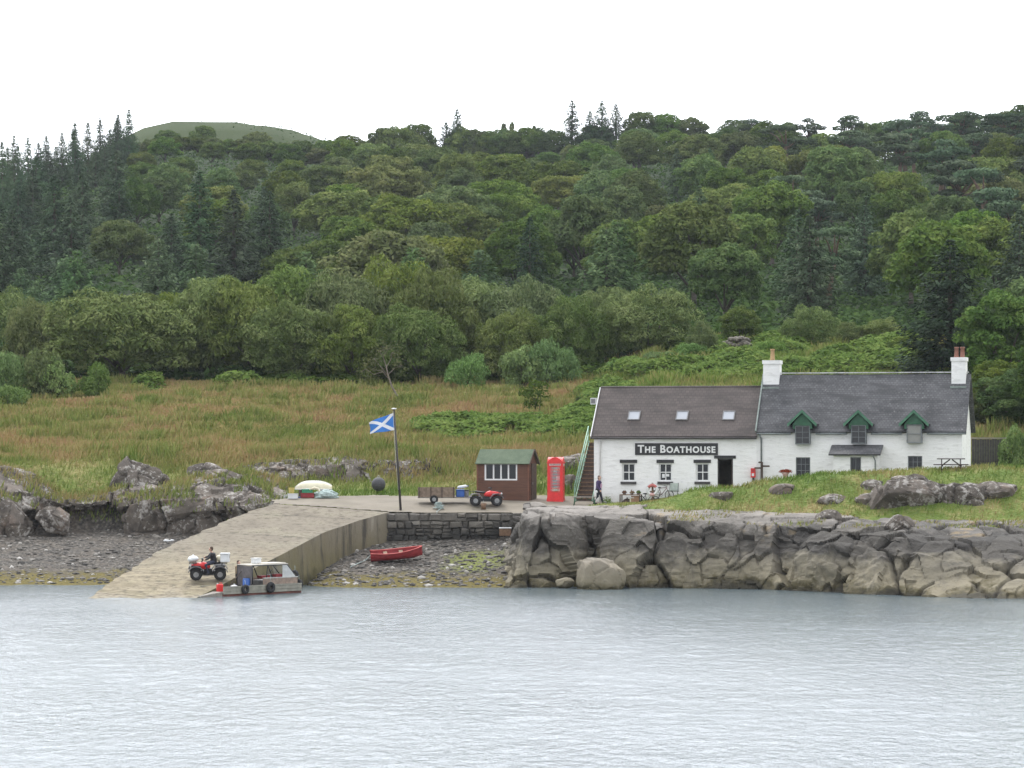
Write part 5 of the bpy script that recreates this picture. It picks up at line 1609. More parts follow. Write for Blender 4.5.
# ------------------------------------------------------------------ red shed with green felt roof
def shed():
    g = on_ground(478, 497.5); Y = 182.3
    s = Y/F; x0 = (477.2-512)*s; wd = 53.5*s; z = Hs(x0+1.5, Y)
    zz = lambda py: EYE-(py-HY)*s-z
    root = thing('garden_shed', 'small brown-red timber shed with green felt roof and white-framed window', 'shed', (x0, Y, z), R(-17))
    dp = 1.7; he = zz(462.5); hr_ = he+.75
    wa, wb, wz0, wz1 = (485-477.2)*s, (519-477.2)*s, zz(480.2), zz(463)
    t = NT('red_brown_boards'); p = t.coord(); sx = t.n('SeparateXYZ'); t.l(p, sx.inputs[0])
    fr = t.math('FRACT', t.math('MULTIPLY', sx.outputs['Z'], 1/.14)); n1 = t.noise(p, 1.6, 5, .6, (.6, 1, 4))
    col = t.ramp(n1, [(.3, (.09,.042,.027)), (.7, (.15,.07,.044))])
    t.color(t.mix(t.rng(fr, .16, .0, 0, .7), col, (.03,.012,.008))); t.set(Roughness=.75); t.bump(fr, .6, .03)
    m = MB(); wall_panel(m, 0, wd, -.3, he, [(wa, wb, wz0, wz1)], .1, 0, .08)
    ym = dp/2
    m.add([(0,0,-.3),(0,dp,-.3),(0,dp,he),(0,ym,hr_-.03),(0,0,he)], [(0,4,3,2,1)])
    m.add([(wd,0,-.3),(wd,dp,-.3),(wd,dp,he),(wd,ym,hr_-.03),(wd,0,he)], [(0,1,2,3,4)])
    m.add([(0,dp,-.3),(wd,dp,-.3),(wd,dp,he),(0,dp,he)], [(3,2,1,0)])
    m.build('wall', t.m, root)
    t = NT('green_felt'); p = t.coord(); n1 = t.noise(p, 2, 6, .65); n2 = t.noise(p, 20, 3)
    t.color(t.mix(t.rng(n2, .5, .7, 0, .3), t.ramp(n1, [(.3, (.07,.10,.062)), (.7, (.12,.155,.10))]), (.19,.21,.16))); t.set(Roughness=.95); t.bump(n2, .4, .01)
    m = MB(); slab(m, -.08, wd+.12, -.14, he-.10, ym, hr_, .05); slab(m, -.08, wd+.12, dp+.14, he-.10, ym, hr_, .05); m.build('roof', t.m, root)
    m = MB(); slab(m, wd+.122, wd+.15, -.16, he-.16, ym, hr_-.05, .14); slab(m, wd+.122, wd+.15, dp+.16, he-.16, ym, hr_-.05, .14); m.build('bargeboard', M_WOODD, root)
    window(root, wa, wb, wz0, wz1, .0, 4, 1, M_WPAINT, M_GLASS, .085, .085)
    m = MB()
    for i, (a, h) in enumerate(((.14, .14), (.6, .2), (.72, .13), (1.2, .15), (1.62, .22), (1.78, .13))):
        m.box((wa+a, .2, wz0+.1+h/2), (.12, .12, h))
    m.build('windowsill_clutter', M_WPLAS, root)
    m = MB(); m.bx(wd+.003, wd+.05, .55, 1.45, -.05, he-.05); dr = m.build('door', M_WOODD, root)
    m = MB(); m.box((wd+.065, .68, .95), (.03, .03, .14)); m.build('handle', M_STEEL, dr)
    m = MB(); m.bx(-.03, .05, -.028, -.003, -.3, he-.02); m.bx(wd-.05, wd+.03, -.028, -.003, -.3, he-.02); m.build('corner_trim', t_trim, root)
t_trim = paint('red_brown_trim', (.15,.06,.035), .7)
shed()

# ------------------------------------------------------------------ telephone box
def phone_box():
    Y = 181.6; s = Y/F; x = (556-512)*s; z = Hs(x, Y)
    root = thing('telephone_box', 'red cast-iron telephone box with domed top and glazed sides, beside the shed', 'telephone box', (x, Y, z), R(-8))
    a = .46; Hh = 2.5
    m = MB(); m.bx(-a-.03, a+.03, -a-.03, a+.03, -.1, .14); m.build('plinth', M_RED, root)
    m = MB()
    for sx_ in (-1, 1):
        for sy in (-1, 1):
            m.box((sx_*(a-.07), sy*(a-.07), 1.08), (.14, .14, 1.88))
    m.bx(-a, a, -a, a, 2.02, 2.22)
    for sx_ in (-1, 1):
        m.bx(sx_*a-.02, sx_*a+.02, -a+.14, a-.14, .14, .55)
    m.bx(-a+.14, a-.14, -a, -a+.05, .14, .5); m.bx(-a+.14, a-.14, a-.05, a, .14, .5)
    m.build('body', M_RED, root)
    m = MB()
    m.bx(-a-.035, a+.035, -a-.035, a+.035, 2.22, 2.27)
    n = 10; prof = [(-a-.005, 0)]+[(-a+(2*a)*i/n, .03+.27*math.sin(math.pi*i/n)) for i in range(n+1)]+[(a+.005, 0)]
    for sg in (0, 1):
        Mx = Matrix.Translation((0, 0, 2.272)) @ Matrix.Rotation(R(90)*sg, 4, 'Z')
        m.prism(prof, -a+.004*sg, a-.004*sg, Mx)
    m.build('domed_top', M_RED, root)
    for k in range(4):
        Mx = Matrix.Rotation(R(90)*k, 4, 'Z')
        d = MB()
        for i in range(9):
            zz = .55+1.45*i/8; d.bx(-a+.16, a-.16, -a+.012, -a+.04, zz-.012, zz+.012, Mx)
        for xx in (-.18, .18): d.bx(xx-.014, xx+.014, -a+.008, -a+.044, .5, 2.02, Mx)
        d.bx(-a+.14, -a+.19, -a+.003, -a+.05, .5, 2.02, Mx); d.bx(a-.19, a-.14, -a+.003, -a+.05, .5, 2.02, Mx)
        dd = d.build('door' if k == 0 else 'side_grille', M_RED, root)
        g = MB(); g.bx(-a+.19, a-.19, -a+.024, -a+.028, .55, 2.0, Mx); g.build('pane', M_CLEAR, dd)
        sg = MB(); sg.bx(-.34, .34, -a-.012, -a-.001, 2.06, 2.18, Mx); so_ = sg.build('sign_panel', paint('opal_sign', (.6,.42,.4), .5), root)
        if k == 0: text_mesh('lettering', 'TELEPHONE', so_, M_BLACK, -.3, .3, 2.085, 2.155, -a-.0125, depth=.004)
    m = MB(); m.box((0, .30, 1.25), (.5, .08, .95)); m.box((.0, .24, 1.05), (.34, .14, .28)); m.box((-.12, .23, 1.55), (.2, .06, .3)); m.build('telephone_set', M_GREYP, root)
    m = MB(); m.box((.08, .2, 1.32), (.2, .03, .26)); m.box((-.08, .22, 1.72), (.16, .03, .12)); m.build('notice', M_WPAINT, root)
phone_box()

# ------------------------------------------------------------------ fence, dyke
def fence():
    Y = 186.0; s = Y/F
    xa, xb = (972-512)*s, (1008-512)*s
    root = thing('wooden_fence', 'dark close-boarded wooden fence between the cottage gable and the trees', 'fence', (xa, Y, Hs(xa, Y)-.3))
    h = (EYE-(438-HY)*s)-(Hs(xa, Y)-.3)
    m = MB(); x = 0; rr = random.Random(3)
    while x < xb-xa:
        m.bx(x, x+.14, rr.uniform(0, .02), .04, 0, h-.07+rr.uniform(-.02, .02)); x += .152
    m.build('boards', paint('dark_fence_boards', (.06,.057,.055), .9, .35, 5), root)
    m = MB(); m.bx(-.03, xb-xa, -.04, .08, h-.05, h+.03); m.build('capping_rail', M_WOODG, root)
fence()
def dyke():
    Y = 249.0; s = Y/F; xa, xb = (722-512)*s, (750-512)*s
    root = thing('stone_dyke', 'tumbled old drystone wall on the slope behind the boathouse chimney', 'wall', (xa, Y, Hs(xa, Y)))
    m = MB(); rr = random.Random(8)
    v, f = ICO[1]
    for _ in range(60):
        x = rr.uniform(0, xb-xa); hh = 1.0+.3*math.sin(x*1.3)
        zb = Hs(xa+x, Y)-Hs(xa, Y)
        c = Vector((x, rr.uniform(-.3, .3), zb+rr.uniform(.1, 1)*hh)); sc_ = [rr.uniform(.2, .42), rr.uniform(.2, .35), rr.uniform(.12, .24)]
        m.add([(c.x+p[0]*sc_[0]*rr.uniform(.85, 1.15), c.y+p[1]*sc_[1], c.z+p[2]*sc_[2]*rr.uniform(.85, 1.15)) for p in v], [tuple(q) for q in f])
    m.build('stones', stone_mat('dyke_stone', [(.08,.072,.06), (.17,.155,.13), (.27,.25,.215)]), root)
dyke()
# ------------------------------------------------------------------ people
M_SKIN = paint('skin', (.52,.32,.24), .6, .1, 8)
M_HAIRB = paint('brown_hair', (.07,.042,.026), .7, .3, 20)
M_HAIRG = paint('greying_hair', (.16,.12,.095), .7, .3, 20)
M_EYE = paint('dark_eye', (.02,.018,.016), .3)
M_LIP = paint('lips', (.36,.15,.13), .6)
def remeshed(m, name, mat, parent, vox):
    o = m.build(name, mat, parent)
    md = o.modifiers.new('remesh', 'REMESH'); md.mode = 'VOXEL'; md.voxel_size = vox; md.use_smooth_shade = True
    sm_ = o.modifiers.new('smooth', 'SMOOTH'); sm_.factor = .5; sm_.iterations = 3
    return o
def limb(m, pts, rs, n=10):
    m.tube(pts, rs, n)
    for p, r in zip(pts, rs): m.ell(p, (r, r, r), 10, 7)
def hand(m, wrist, fwd, side, curl=.5):
    """palm and five curled fingers, in the direction fwd; side points to the thumb"""
    wv = Vector(wrist); f = Vector(fwd).normalized(); s = Vector(side).normalized(); dn = f.cross(s).normalized()
    pc = wv+f*.05
    for k in (-1, 0, 1): m.tube([wv+s*.014*k, pc+f*.04+s*.022*k], [.020, .017], 8)
    for i, (off, L) in enumerate(((.033, .070), (.011, .079), (-.012, .073), (-.033, .057))):
        a = pc+f*.035+s*off; b = a+(f*(1-curl*.4)+dn*curl*.6)*L*.5; c = b+(f*(1-curl*1.2)+dn*curl*1.2)*L*.5
        m.tube([a, b, c], [.0095, .009, .0075], 7); m.ell(c, (.0075,)*3, 7, 5); m.ell(b, (.009,)*3, 7, 5)
    a = wv+f*.03+s*.024; b = a+(f*.6+s*.75)*.035; c = b+(f+dn*.35)*.032
    m.tube([a, b, c], [.013, .011, .009], 7); m.ell(c, (.009,)*3, 7, 5)
def head(m, hc, face, up=(0, 0, 1)):
    f = Vector(face).normalized(); u = Vector(up).normalized(); s = u.cross(f).normalized()
    Mx = Matrix(((f.x, s.x, u.x, hc[0]), (f.y, s.y, u.y, hc[1]), (f.z, s.z, u.z, hc[2]), (0, 0, 0, 1)))
    m.ell((0, 0, .025), (.098, .077, .098), 16, 12, Mx); m.ell((.022, 0, -.045), (.070, .058, .072), 14, 10, Mx)
    m.tube([(.085, 0, .02), (.112, 0, -.018)], [.010, .017], 8, Mx); m.ell((.108, 0, -.02), (.016, .017, .013), 8, 6, Mx)
    for q in (-1, 1): m.ell((-.005, q*.077, -.005), (.022, .012, .032), 8, 6, Mx)
    return Mx
def face_parts(Mx, root, hairmat, long_=False):
    for q in (-1, 1):
        e = MB(); e.ell((.084, q*.031, .012), (.011, .014, .009), 8, 6, Mx); e.build('eye', M_EYE, root)
    e = MB(); e.ell((.088, 0, -.062), (.010, .024, .007), 8, 6, Mx); e.build('mouth', M_LIP, root)
    h = MB(); h.ell((-.022, 0, .052), (.098, .087, .092), 16, 12, Mx); h.ell((-.05, 0, -.01 if not long_ else -.04), (.065, .082, .085 if not long_ else .12), 14, 10, Mx)
    remeshed(h, 'hair', hairmat, root, .01)
def person(label, loc, rz, J, jacket, trousers, shoes, hairmat, top=None, group=None, coat=0.0):
    """J: dict of joints in local coordinates, x forward"""
    root = thing('person', label, 'person', loc, rz, group)
    b = MB()
    N_, P_ = Vector(J['neck']), Vector(J['pelvis'])
    b.tube([P_, P_.lerp(N_, .35), P_.lerp(N_, .75), N_], [.135, .125, .145, .055], 12)
    hc = Vector(J['head'])
    b.tube([N_-Vector((0, 0, .03)), hc-Vector((0, 0, .06))], [.055, .05], 10)
    Mx = head(b, hc, J.get('face', (1, 0, 0)))
    for sd_ in ('l', 'r'):
        sh, el, wr = Vector(J['sh'+sd_]), Vector(J['el'+sd_]), Vector(J['wr'+sd_])
        b.tube([N_-Vector((0, 0, .07)), sh], [.06, .055], 8)
        limb(b, [sh, el, wr], [.05, .04, .028])
        fw = (wr-el).normalized(); side = Vector((0, 1, 0)) if abs(fw.y) < .8 else Vector((1, 0, 0))
        hand(b, wr, fw, (fw.cross(side)).normalized(), .6)
        hp, kn, an = Vector(J['hp'+sd_]), Vector(J['kn'+sd_]), Vector(J['an'+sd_])
        b.tube([P_, hp], [.11, .09], 8); limb(b, [hp, kn, an], [.085, .055, .04])
        b.tube([an, an+Vector((.05, 0, -.045)), an+Vector((.16, 0, -.06))], [.04, .04, .03], 8)
    remeshed(b, 'body', M_SKIN, root, .011)
    face_parts(Mx, root, hairmat, J.get('long', False))
    c = MB()
    c.tube([P_+Vector((0, 0, -.10-coat)), P_, P_.lerp(N_, .4), P_.lerp(N_, .8), N_+Vector((0, 0, -.02))], [.175+.02*(coat > 0), .17, .16, .175, .075], 14)
    for sd_ in ('l', 'r'):
        sh, el, wr = Vector(J['sh'+sd_]), Vector(J['el'+sd_]), Vector(J['wr'+sd_])
        c.tube([N_-Vector((0, 0, .08)), sh], [.085, .08], 8); limb(c, [sh, el, el.lerp(wr, .95)], [.076, .06, .05])
    remeshed(c, 'jacket', jacket, root, .018)
    if top:
        s_ = MB(); fr = Vector((.105, .0, 0))
        s_.tube([P_.lerp(N_, .12)+fr, P_.lerp(N_, .5)+fr, P_.lerp(N_, .88)+fr*.55], [.098, .10, .06], 10)
        remeshed(s_, 'shirt', top, root, .015)
    t_ = MB()
    for sd_ in ('l', 'r'):
        hp, kn, an = Vector(J['hp'+sd_]), Vector(J['kn'+sd_]), Vector(J['an'+sd_])
        t_.tube([P_, hp], [.14, .115], 10); limb(t_, [hp, kn, kn.lerp(an, .94)], [.112, .075, .062])
    remeshed(t_, 'trousers', trousers, root, .016)
    for sd_ in ('l', 'r'):
        an = Vector(J['an'+sd_]); q = MB()
        q.tube([an+Vector((-.05, 0, -.04)), an+Vector((.05, 0, -.05)), an+Vector((.19, 0, -.065))], [.05, .052, .036], 10); q.ell(an+Vector((.19, 0, -.065)), (.036,)*3, 8, 6)
        q.build('shoe', shoes, root)
    return root
WALK = dict(pelvis=(0, 0, .93), neck=(.03, 0, 1.43), head=(.06, 0, 1.58), face=(1, -.25, -.05),
            shl=(.02, .19, 1.36), ell=(-.06, .25, 1.09), wrl=(.02, .26, .84), shr=(.02, -.19, 1.36), elr=(.02, -.25, 1.08), wrr=(.16, -.24, .86),
            hpl=(0, .09, .90), knl=(.13, .10, .50), anl=(.24, .10, .105), hpr=(0, -.09, .90), knr=(-.02, -.10, .49), anr=(-.24, -.10, .13), long=True)
g = Vector(((598.5-512)/F*179.6, 179.6, 0)); g.z = Hs(g.x, g.y)
person('person in a purple jacket and pale pink top, walking past the foot of the stairs', g, R(-20), WALK,
       paint('purple_jacket', (.055,.035,.10), .8, .3, 6), paint('dark_trousers', (.02,.02,.03), .8), paint('dark_shoes', (.03,.028,.028), .6), M_HAIRG, paint('pale_pink_top', (.50,.30,.42), .8, .15, 6))
m = thing('shoulder_bag', 'small pale bag held at the left hip of the walking person', 'bag', g+Vector((-.13, -.27, .62)), R(-20))
q = MB(); q.ell((0, 0, .14), (.075, .045, .09), 12, 8); q.build('pouch', M_WPLAS, m); q = MB(); q.torus((0, 0, .24), .07, .008, 'Y', 16, 6); q.build('strap', M_BLACK, m)

# ------------------------------------------------------------------ quad bikes
def wheel(root, c, r, wd, name='wheel'):
    w_ = MB(); w_.torus(c, r*.68, r*.33, 'Y', 26, 10)
    for i in range(22):
        a = 2*math.pi*i/22
        Mx = Matrix.Translation(c) @ Matrix.Rotation(a, 4, 'Y') @ Matrix.Translation((r*.985, 0, 0))
        w_.box((0, .045 if i % 2 else -.045, 0), (.03, .11, .045), Mx)
    o = w_.build(name, M_RUBBER, root)
    h = MB(); h.tube([(c[0], c[1]-.07, c[2]), (c[0], c[1]+.07, c[2])], r*.5, 16); h.tube([(c[0], c[1]-.09, c[2]), (c[0], c[1]+.09, c[2])], r*.16, 10); h.build('rim', M_STEEL, o)
    return o
def quad_bike(label, loc, rz, fend, group):
    root = thing('quad_bike', label, 'quad bike', loc, rz, group)
    r = .31
    for x in (.62, -.62):
        for y in (.44, -.44): wheel(root, Vector((x, y, r)), r, .2)
    m = MB(); m.tube([(-.62, -.4, r), (-.62, .4, r)], .035, 8); m.tube([(.62, -.4, r), (.62, .4, r)], .03, 8)
    m.box((0, 0, .36), (.75, .34, .16)); m.box((0, 0, .47), (.42, .26, .16))
    for y in (.36, -.36): m.box((0, y, .28), (.62, .2, .035)); 
    m.build('chassis', M_BLACK, root)
    # body shell: tank, nose
    m = MB()
    secs = []
    for x, w2, z0, z1 in ((-.12, .12, .58, .72), (.05, .17, .52, .83), (.22, .19, .50, .90), (.42, .20, .54, .86), (.62, .19, .62, .84), (.86, .14, .62, .76)):
        ring = []
        for k in range(12):
            a = 2*math.pi*k/12; ring.append((x, math.copysign(abs(math.cos(a))**.7, math.cos(a))*w2, (z0+z1)/2+math.copysign(abs(math.sin(a))**.7, math.sin(a))*(z1-z0)/2))
        secs.append(ring)
    m.loft(secs); m.build('tank', M_RED, root)
    for x0, nm in ((.62, 'front_mudguard'), (-.62, 'rear_mudguard')):
        m = MB()
        for y in (.43, -.43):
            rings = []
            for i in range(9):
                a = R(18+144*i/8); c, s_ = math.cos(a), math.sin(a); rr_ = .40
                rings.append([(x0+c*rr_, y-.16, r+s_*rr_), (x0+c*rr_, y+.16, r+s_*rr_), (x0+c*(rr_+.025), y+.16, r+s_*(rr_+.025)), (x0+c*(rr_+.025), y-.16, r+s_*(rr_+.025))])
            m.loft(rings, smooth=False)
        m.box((x0, 0, .69), (.5, .56, .06)); m.build(nm, fend, root)
    m = MB(); secs = []
    for x, w2, z in ((-.05, .11, .78), (-.25, .15, .80), (-.5, .16, .82), (-.66, .13, .84)):
        secs.append([(x, math.cos(2*math.pi*k/10)*w2, z+math.sin(2*math.pi*k/10)*.06) for k in range(10)])
    m.loft(secs); m.build('seat', M_BLACK, root)
    for x0, L, nm in ((.78, .36, 'front_rack'), (-.76, .42, 'rear_rack')):
        m = MB(); z = .86
        for y in (-.34, -.17, 0, .17, .34): m.tube([(x0-L/2, y, z), (x0+L/2, y, z)], .012, 6)
        for x in (x0-L/2, x0+L/2): m.tube([(x, -.36, z), (x, .36, z)], .014, 6)
        for y in (-.2, .2): m.tube([(x0, y, z), (x0-.08*(1 if x0 > 0 else -1), y, .66)], .014, 6)
        m.build(nm, M_BLACK, root)
    m = MB(); m.tube([(.36, 0, .8), (.27, 0, 1.02)], .03, 8); m.tube([(.14, -.38, 1.04), (.26, -.2, 1.06), (.28, 0, 1.03), (.26, .2, 1.06), (.14, .38, 1.04)], .016, 8)
    m.box((.29, 0, 1.05), (.1, .16, .08)); m.build('handlebar', M_BLACK, root)
    for y in (-.16, .16):
        m = MB(); m.ell((.90, y, .72), (.05, .07, .06), 12, 8); m.build('headlight', M_WPLAS, root)
    m = MB(); m.tube([(.92, -.3, .5), (.98, -.3, .62), (.98, .3, .62), (.92, .3, .5)], .02, 8); m.tube([(.80, -.3, .40), (.93, -.3, .5), (.93, .3, .5), (.80, .3, .40)], .02, 8); m.build('bumper', M_BLACK, root)
    return root
M_FENDB = paint('black_mudguard', (.035,.035,.038), .6, .3, 5); M_FENDG = paint('grey_mudguard', (.19,.18,.185), .55, .2, 5)
def slipz(x, Y):
    d = Y-155.5; return .17*d
Y1 = 159.6; x1 = (208-512)/F*Y1; z1 = slipz(x1, Y1)
SL_PITCH = math.atan(.155*math.sin(R(0)))
q1 = quad_bike('red quad bike with rider and loaded racks, on the wet lower slipway', (x1, Y1, z1+.10), R(180+6), M_FENDB, 'red quad bikes')
q1.rotation_euler = (R(-9), 0, R(186))
RIDE = dict(pelvis=(-.30, 0, .92), neck=(-.20, 0, 1.40), head=(-.15, 0, 1.56), face=(1, 0, -.1),
            shl=(-.19, .19, 1.33), ell=(-.02, .27, 1.12), wrl=(.12, .33, 1.07), shr=(-.19, -.19, 1.33), elr=(-.02, -.27, 1.12), wrr=(.12, -.33, 1.07),
            hpl=(-.26, .10, .90), knl=(.12, .22, .76), anl=(-.02, .36, .36), hpr=(-.26, -.10, .90), knr=(.12, -.22, .76), anr=(-.02, -.36, .36))
pr = person('person in dark clothes sitting on the quad bike on the slipway, hands on handlebars', (x1, Y1, z1+.10), R(186), RIDE, paint('black_jacket', (.022,.022,.026), .8), paint('navy_trousers', (.03,.035,.06), .8), M_BLACK, M_HAIRB)
pr.rotation_euler = (R(-9), 0, R(186))
def local(o, p):
    return o.matrix_basis @ Vector(p)
bpy.context.view_layer.update()
def rbox(m, c, d, r=.03):
    """box with softened corners"""
    x, y, z = d[0]/2, d[1]/2, d[2]/2; r = min(r, x*.9, y*.9, z*.45); rings = []
    for zz, ins in ((-z, r), (-z+r, 0), (z-r, 0), (z, r)):
        X, Yy = x-ins, y-ins; k = r
        rings.append([(c[0]+a, c[1]+b, c[2]+zz) for a, b in ((-X+k, -Yy), (X-k, -Yy), (X, -Yy+k), (X, Yy-k), (X-k, Yy), (-X+k, Yy), (-X, Yy-k), (-X, -Yy+k))])
    return m.loft(rings, smooth=False)
def bag(name, label, cat, p, rz, d, mat, strap=None):
    r = thing(name, label, cat, p, rz)
    m = MB(); m.ell((0, 0, d[2]*.5), (d[0]/2, d[1]/2, d[2]/2), 16, 10); m.ell((d[0]*.18, 0, d[2]*.42), (d[0]*.36, d[1]*.48, d[2]*.46), 14, 8)
    m.build('sack', mat, r); m = MB(); m.tube([(0, 0, d[2]*.95), (.02, 0, d[2]*1.14)], [.03, .05], 8); m.build('neck', strap or mat, r)
    return r
bag('sack', 'white sack lying on the front rack of the ridden quad bike', 'sack', local(q1, (.76, 0, .88)), R(190), (.55, .6, .34), M_WPLAS)
bag('sack', 'cream sack on the rear rack of the ridden quad bike', 'sack', local(q1, (-.62, -.1, .88)), R(20), (.42, .5, .36), M_CREAM)
def lid_box(name, label, cat, p, rz, d, mat, lid, handles=True, group=None):
    r = thing(name, label, cat, p, rz, group)
    m = MB(); rbox(m, (0, 0, d[2]*.43), (d[0]*.94, d[1]*.94, d[2]*.86)); m.build('box_body', mat, r)
    m = MB(); rbox(m, (0, 0, d[2]*.93), (d[0], d[1], d[2]*.14), .02); m.build('lid', lid, r)
    if handles:
        for s_ in (-1, 1):
            m = MB(); m.torus((s_*d[0]*.47, 0, d[2]*.62), d[1]*.16, .012, 'X', 12, 6); m.build('handle', M_GREYP, r)
    return r
lid_box('cool_box', 'white lidded box at the back of the ridden quad bike rack', 'box', local(q1, (-.88, .05, .88)), R(182), (.5, .6, .48), M_WPLAS, M_WPLAS)

Y2 = 179.2; x2 = (486-512)/F*Y2
q2 = quad_bike('empty red quad bike parked on the quay in front of the shed', (x2, Y2, Hs(x2, Y2)), R(3), M_FENDG, 'red quad bikes')
# trailer
def trailer():
    Y = 180.2; s = Y/F; x = (436-512)*s; z = Hs(x, Y)
    root = thing('trailer', 'small weathered plank-sided trailer standing on the quay behind the parked quad bike', 'trailer', (x, Y, z), R(2))
    L = 2.15; x0 = (418-436)*s
    m = MB()
    for j in range(3):
        m.bx(x0, x0+L, -.62, -.585, .36+j*.19, .36+j*.19+.18); m.bx(x0, x0+L, .585, .62, .36+j*.19, .36+j*.19+.18)
        m.bx(x0, x0+.03, -.584, .584, .36+j*.19, .36+j*.19+.18); m.bx(x0+L-.03, x0+L, -.584, .584, .36+j*.19, .36+j*.19+.18)
    m.build('side_boards', paint('weathered_planks', (.20,.15,.11), .9, .35, 6, dirt=(.1,.09,.07), bump=.3), root)
    m = MB()
    for xx in (.06, .75, 1.4, 2.08): m.bx(x0+xx-.03, x0+xx+.03, -.655, -.622, .32, .95)
    m.build('stakes', M_WOODD, root)
    m = MB(); m.bx(x0-.02, x0+L+.85, -.57, .57, .30, .355); m.build('bed', M_WOODG, root)
    m = MB(); m.tube([(x0+L+.8, 0, .32), (x0+L+1.5, 0, .40)], .03, 8); m.build('drawbar', M_STEEL, root)
    for y in (-.68, .68): wheel(root, Vector((-.12, y, .23)), .23, .12)
    m = MB(); m.tube([(-.12, -.6, .23), (-.12, .6, .23)], .025, 8); m.build('axle', M_STEEL, root)
    return root, x0+L, z
tr_, trx, trz = trailer()
bpy.context.view_layer.update()
lid_box('crate', 'blue plastic crate at the front of the plank trailer', 'crate', local(tr_, (trx+.32, -.1, .357)), R(4), (.5, .55, .44), M_BLUE, M_BLUE)
lid_box('crate', 'dark grey bin between the blue crate and the parked quad bike', 'crate', local(tr_, (trx+.70, .05, .357)), R(4), (.26, .5, .42), M_GREYP, M_BLACK, False)
r_ = thing('fender_buoy', 'white sausage-shaped float lying on top of the blue crate', 'float', local(tr_, (trx+.45, -.05, .90)), R(10))
m = MB(); m.tube([(-.3, 0, .0), (-.2, 0, .03), (.2, 0, .09), (.3, 0, .1)], [.04, .09, .09, .04], 10); m.build('float_body', M_WPLAS, r_); m = MB(); m.torus((.34, 0, .1), .03, .01, 'Y', 10, 6); m.build('eye', M_BLUE, r_)

def bucket():
    Y = 178.35; x = (483.5-512)/F*Y
    r = thing('bucket', 'brown bucket on the quay edge in front of the parked quad bike', 'bucket', (x, Y, Hs(x, Y)))
    m = MB(); m.loft([[(math.cos(a)*q, math.sin(a)*q, z) for a in [2*math.pi*k/16 for k in range(16)]] for q, z in ((.13, 0), (.17, .36), (.15, .36), (.12, .04))]); m.build('pail', M_WOODB, r)
    m = MB(); m.torus((0, 0, .36), .165, .008, 'X', 14, 6, a0=0, a1=math.pi); m.build('handle', M_STEEL, r)
bucket()
def rope_heap():
    Y = 178.4; x = (439-512)/F*Y
    r = thing('rope_heap', 'heap of grey-green rope on the quay edge beside the trailer wheel', 'rope', (x, Y, Hs(x, Y)))
    m = MB(); rr = random.Random(2)
    for i in range(11): m.torus((rr.uniform(-.1, .1), rr.uniform(-.08, .08), .04+i*.035), rr.uniform(.16, .3)*(1-i*.03), .024, 'Z', 18, 6)
    m.build('coil', M_NET, r)
    m = MB(); m.tube([(.2, -.1, .1), (.1, -.35, .02), (-.1, -.72, -.1), (-.12, -1.0, -1.0)], .02, 6); m.build('tail', M_NET, r)
rope_heap()
# box with pale lid standing on the cove floor against the quay
Yc = 176.9; xc_ = (507-512)/F*Yc
lid_box('fish_crate', 'brown crate with a pale lid against the quay wall beside the cliff', 'crate', (xc_-.1, Yc, EYE-(536-HY)/F*Yc), R(2), (.72, .4, .5), M_WOODB, M_WPLAS, False)

# ------------------------------------------------------------------ flagpole and flag
def flag():
    Y = 178.2; s = Y/F; x = (401-512)*s; z = Hs(x, Y)
    root = thing('flagpole', 'tall dark flagpole with a white cap at the top of the slipway', 'flagpole', (x, Y, z))
    hgt = EYE-(409.5-HY)*s-z; lean = (394-401)*s
    P = lambda f: Vector((lean*f, 0, hgt*f))
    m = MB(); m.tube([P(0)+Vector((0, 0, -.3)), P(.5), P(1)], [.075, .06, .042], 10); m.build('pole', paint('dark_pole', (.05,.045,.042), .6, .3, 5), root)
    m = MB(); m.ell(P(1)+Vector((0, 0, .04)), (.16, .16, .05), 12, 6); m.build('cap', M_WPLAS, root)
    m = MB(); m.tube([P(.98)+Vector((-.07, -.03, 0)), P(.5)+Vector((-.1, -.03, 0)), P(.2)+Vector((-.08, -.03, 0))], .008, 5); m.build('halyard', M_WPLAS, root)
    fl = thing('flag', 'blue flag with a white diagonal cross flying from the flagpole', 'flag', (x, Y, z))
    m = MB(); nu, nv = 72, 48; vs = []
    tp, bt = P(.965)+Vector((-.06, 0, 0)), P(.795)+Vector((-.06, 0, 0))
    for j in range(nv+1):
        for i in range(nu+1):
            u, v = i/nu, j/nv
            h = bt.lerp(tp, v)
            wv = .13*math.sin(u*7.0-v*1.0)*u**.6
            dz = -.36*u-.05*math.sin(u*5+1)*u-.10*u*v*u
            hh = (v-.5)*-.24*u
            vs.append((h.x-1.42*u+.06*math.sin(v*3)*u, wv, h.z+dz+hh))
    for j in range(nv):
        for i in range(nu):
            u, v = (i+.5)/nu, (j+.5)/nv
            d = min(abs(v-u), abs(v-(1-u)))
            m.cur = 1 if d < .115 else 0
            a = j*(nu+1)+i
            if not m.v: m.v = vs
            m.f.append([a, a+1, a+nu+2, a+nu+1]); m.sm.append(True); m.mi.append(m.cur)
    mt = []
    for nm, c in (('blue_cloth', (.045,.20,.58)), ('white_cloth', (.78,.79,.82))):
        t = NT(nm); v = t.coord(); t.color(t.ramp(t.noise(v, 3, 4), [(.3, [k*.85 for k in c]), (.7, c)])); t.set(Roughness=.8)
        mt.append(t.m)
    o = m.build('cloth', mt, fl)
    md = o.modifiers.new('cloth', 'SOLIDIFY'); md.thickness = .006
    m = MB(); m.bx(-.001, .05, -.006, .006, 0, 0.01); 
    e = MB(); e.tube([bt+Vector((.03, 0, 0)), tp+Vector((.03, 0, 0))], .018, 6); e.build('hoist_band', mt[1], fl)
flag()

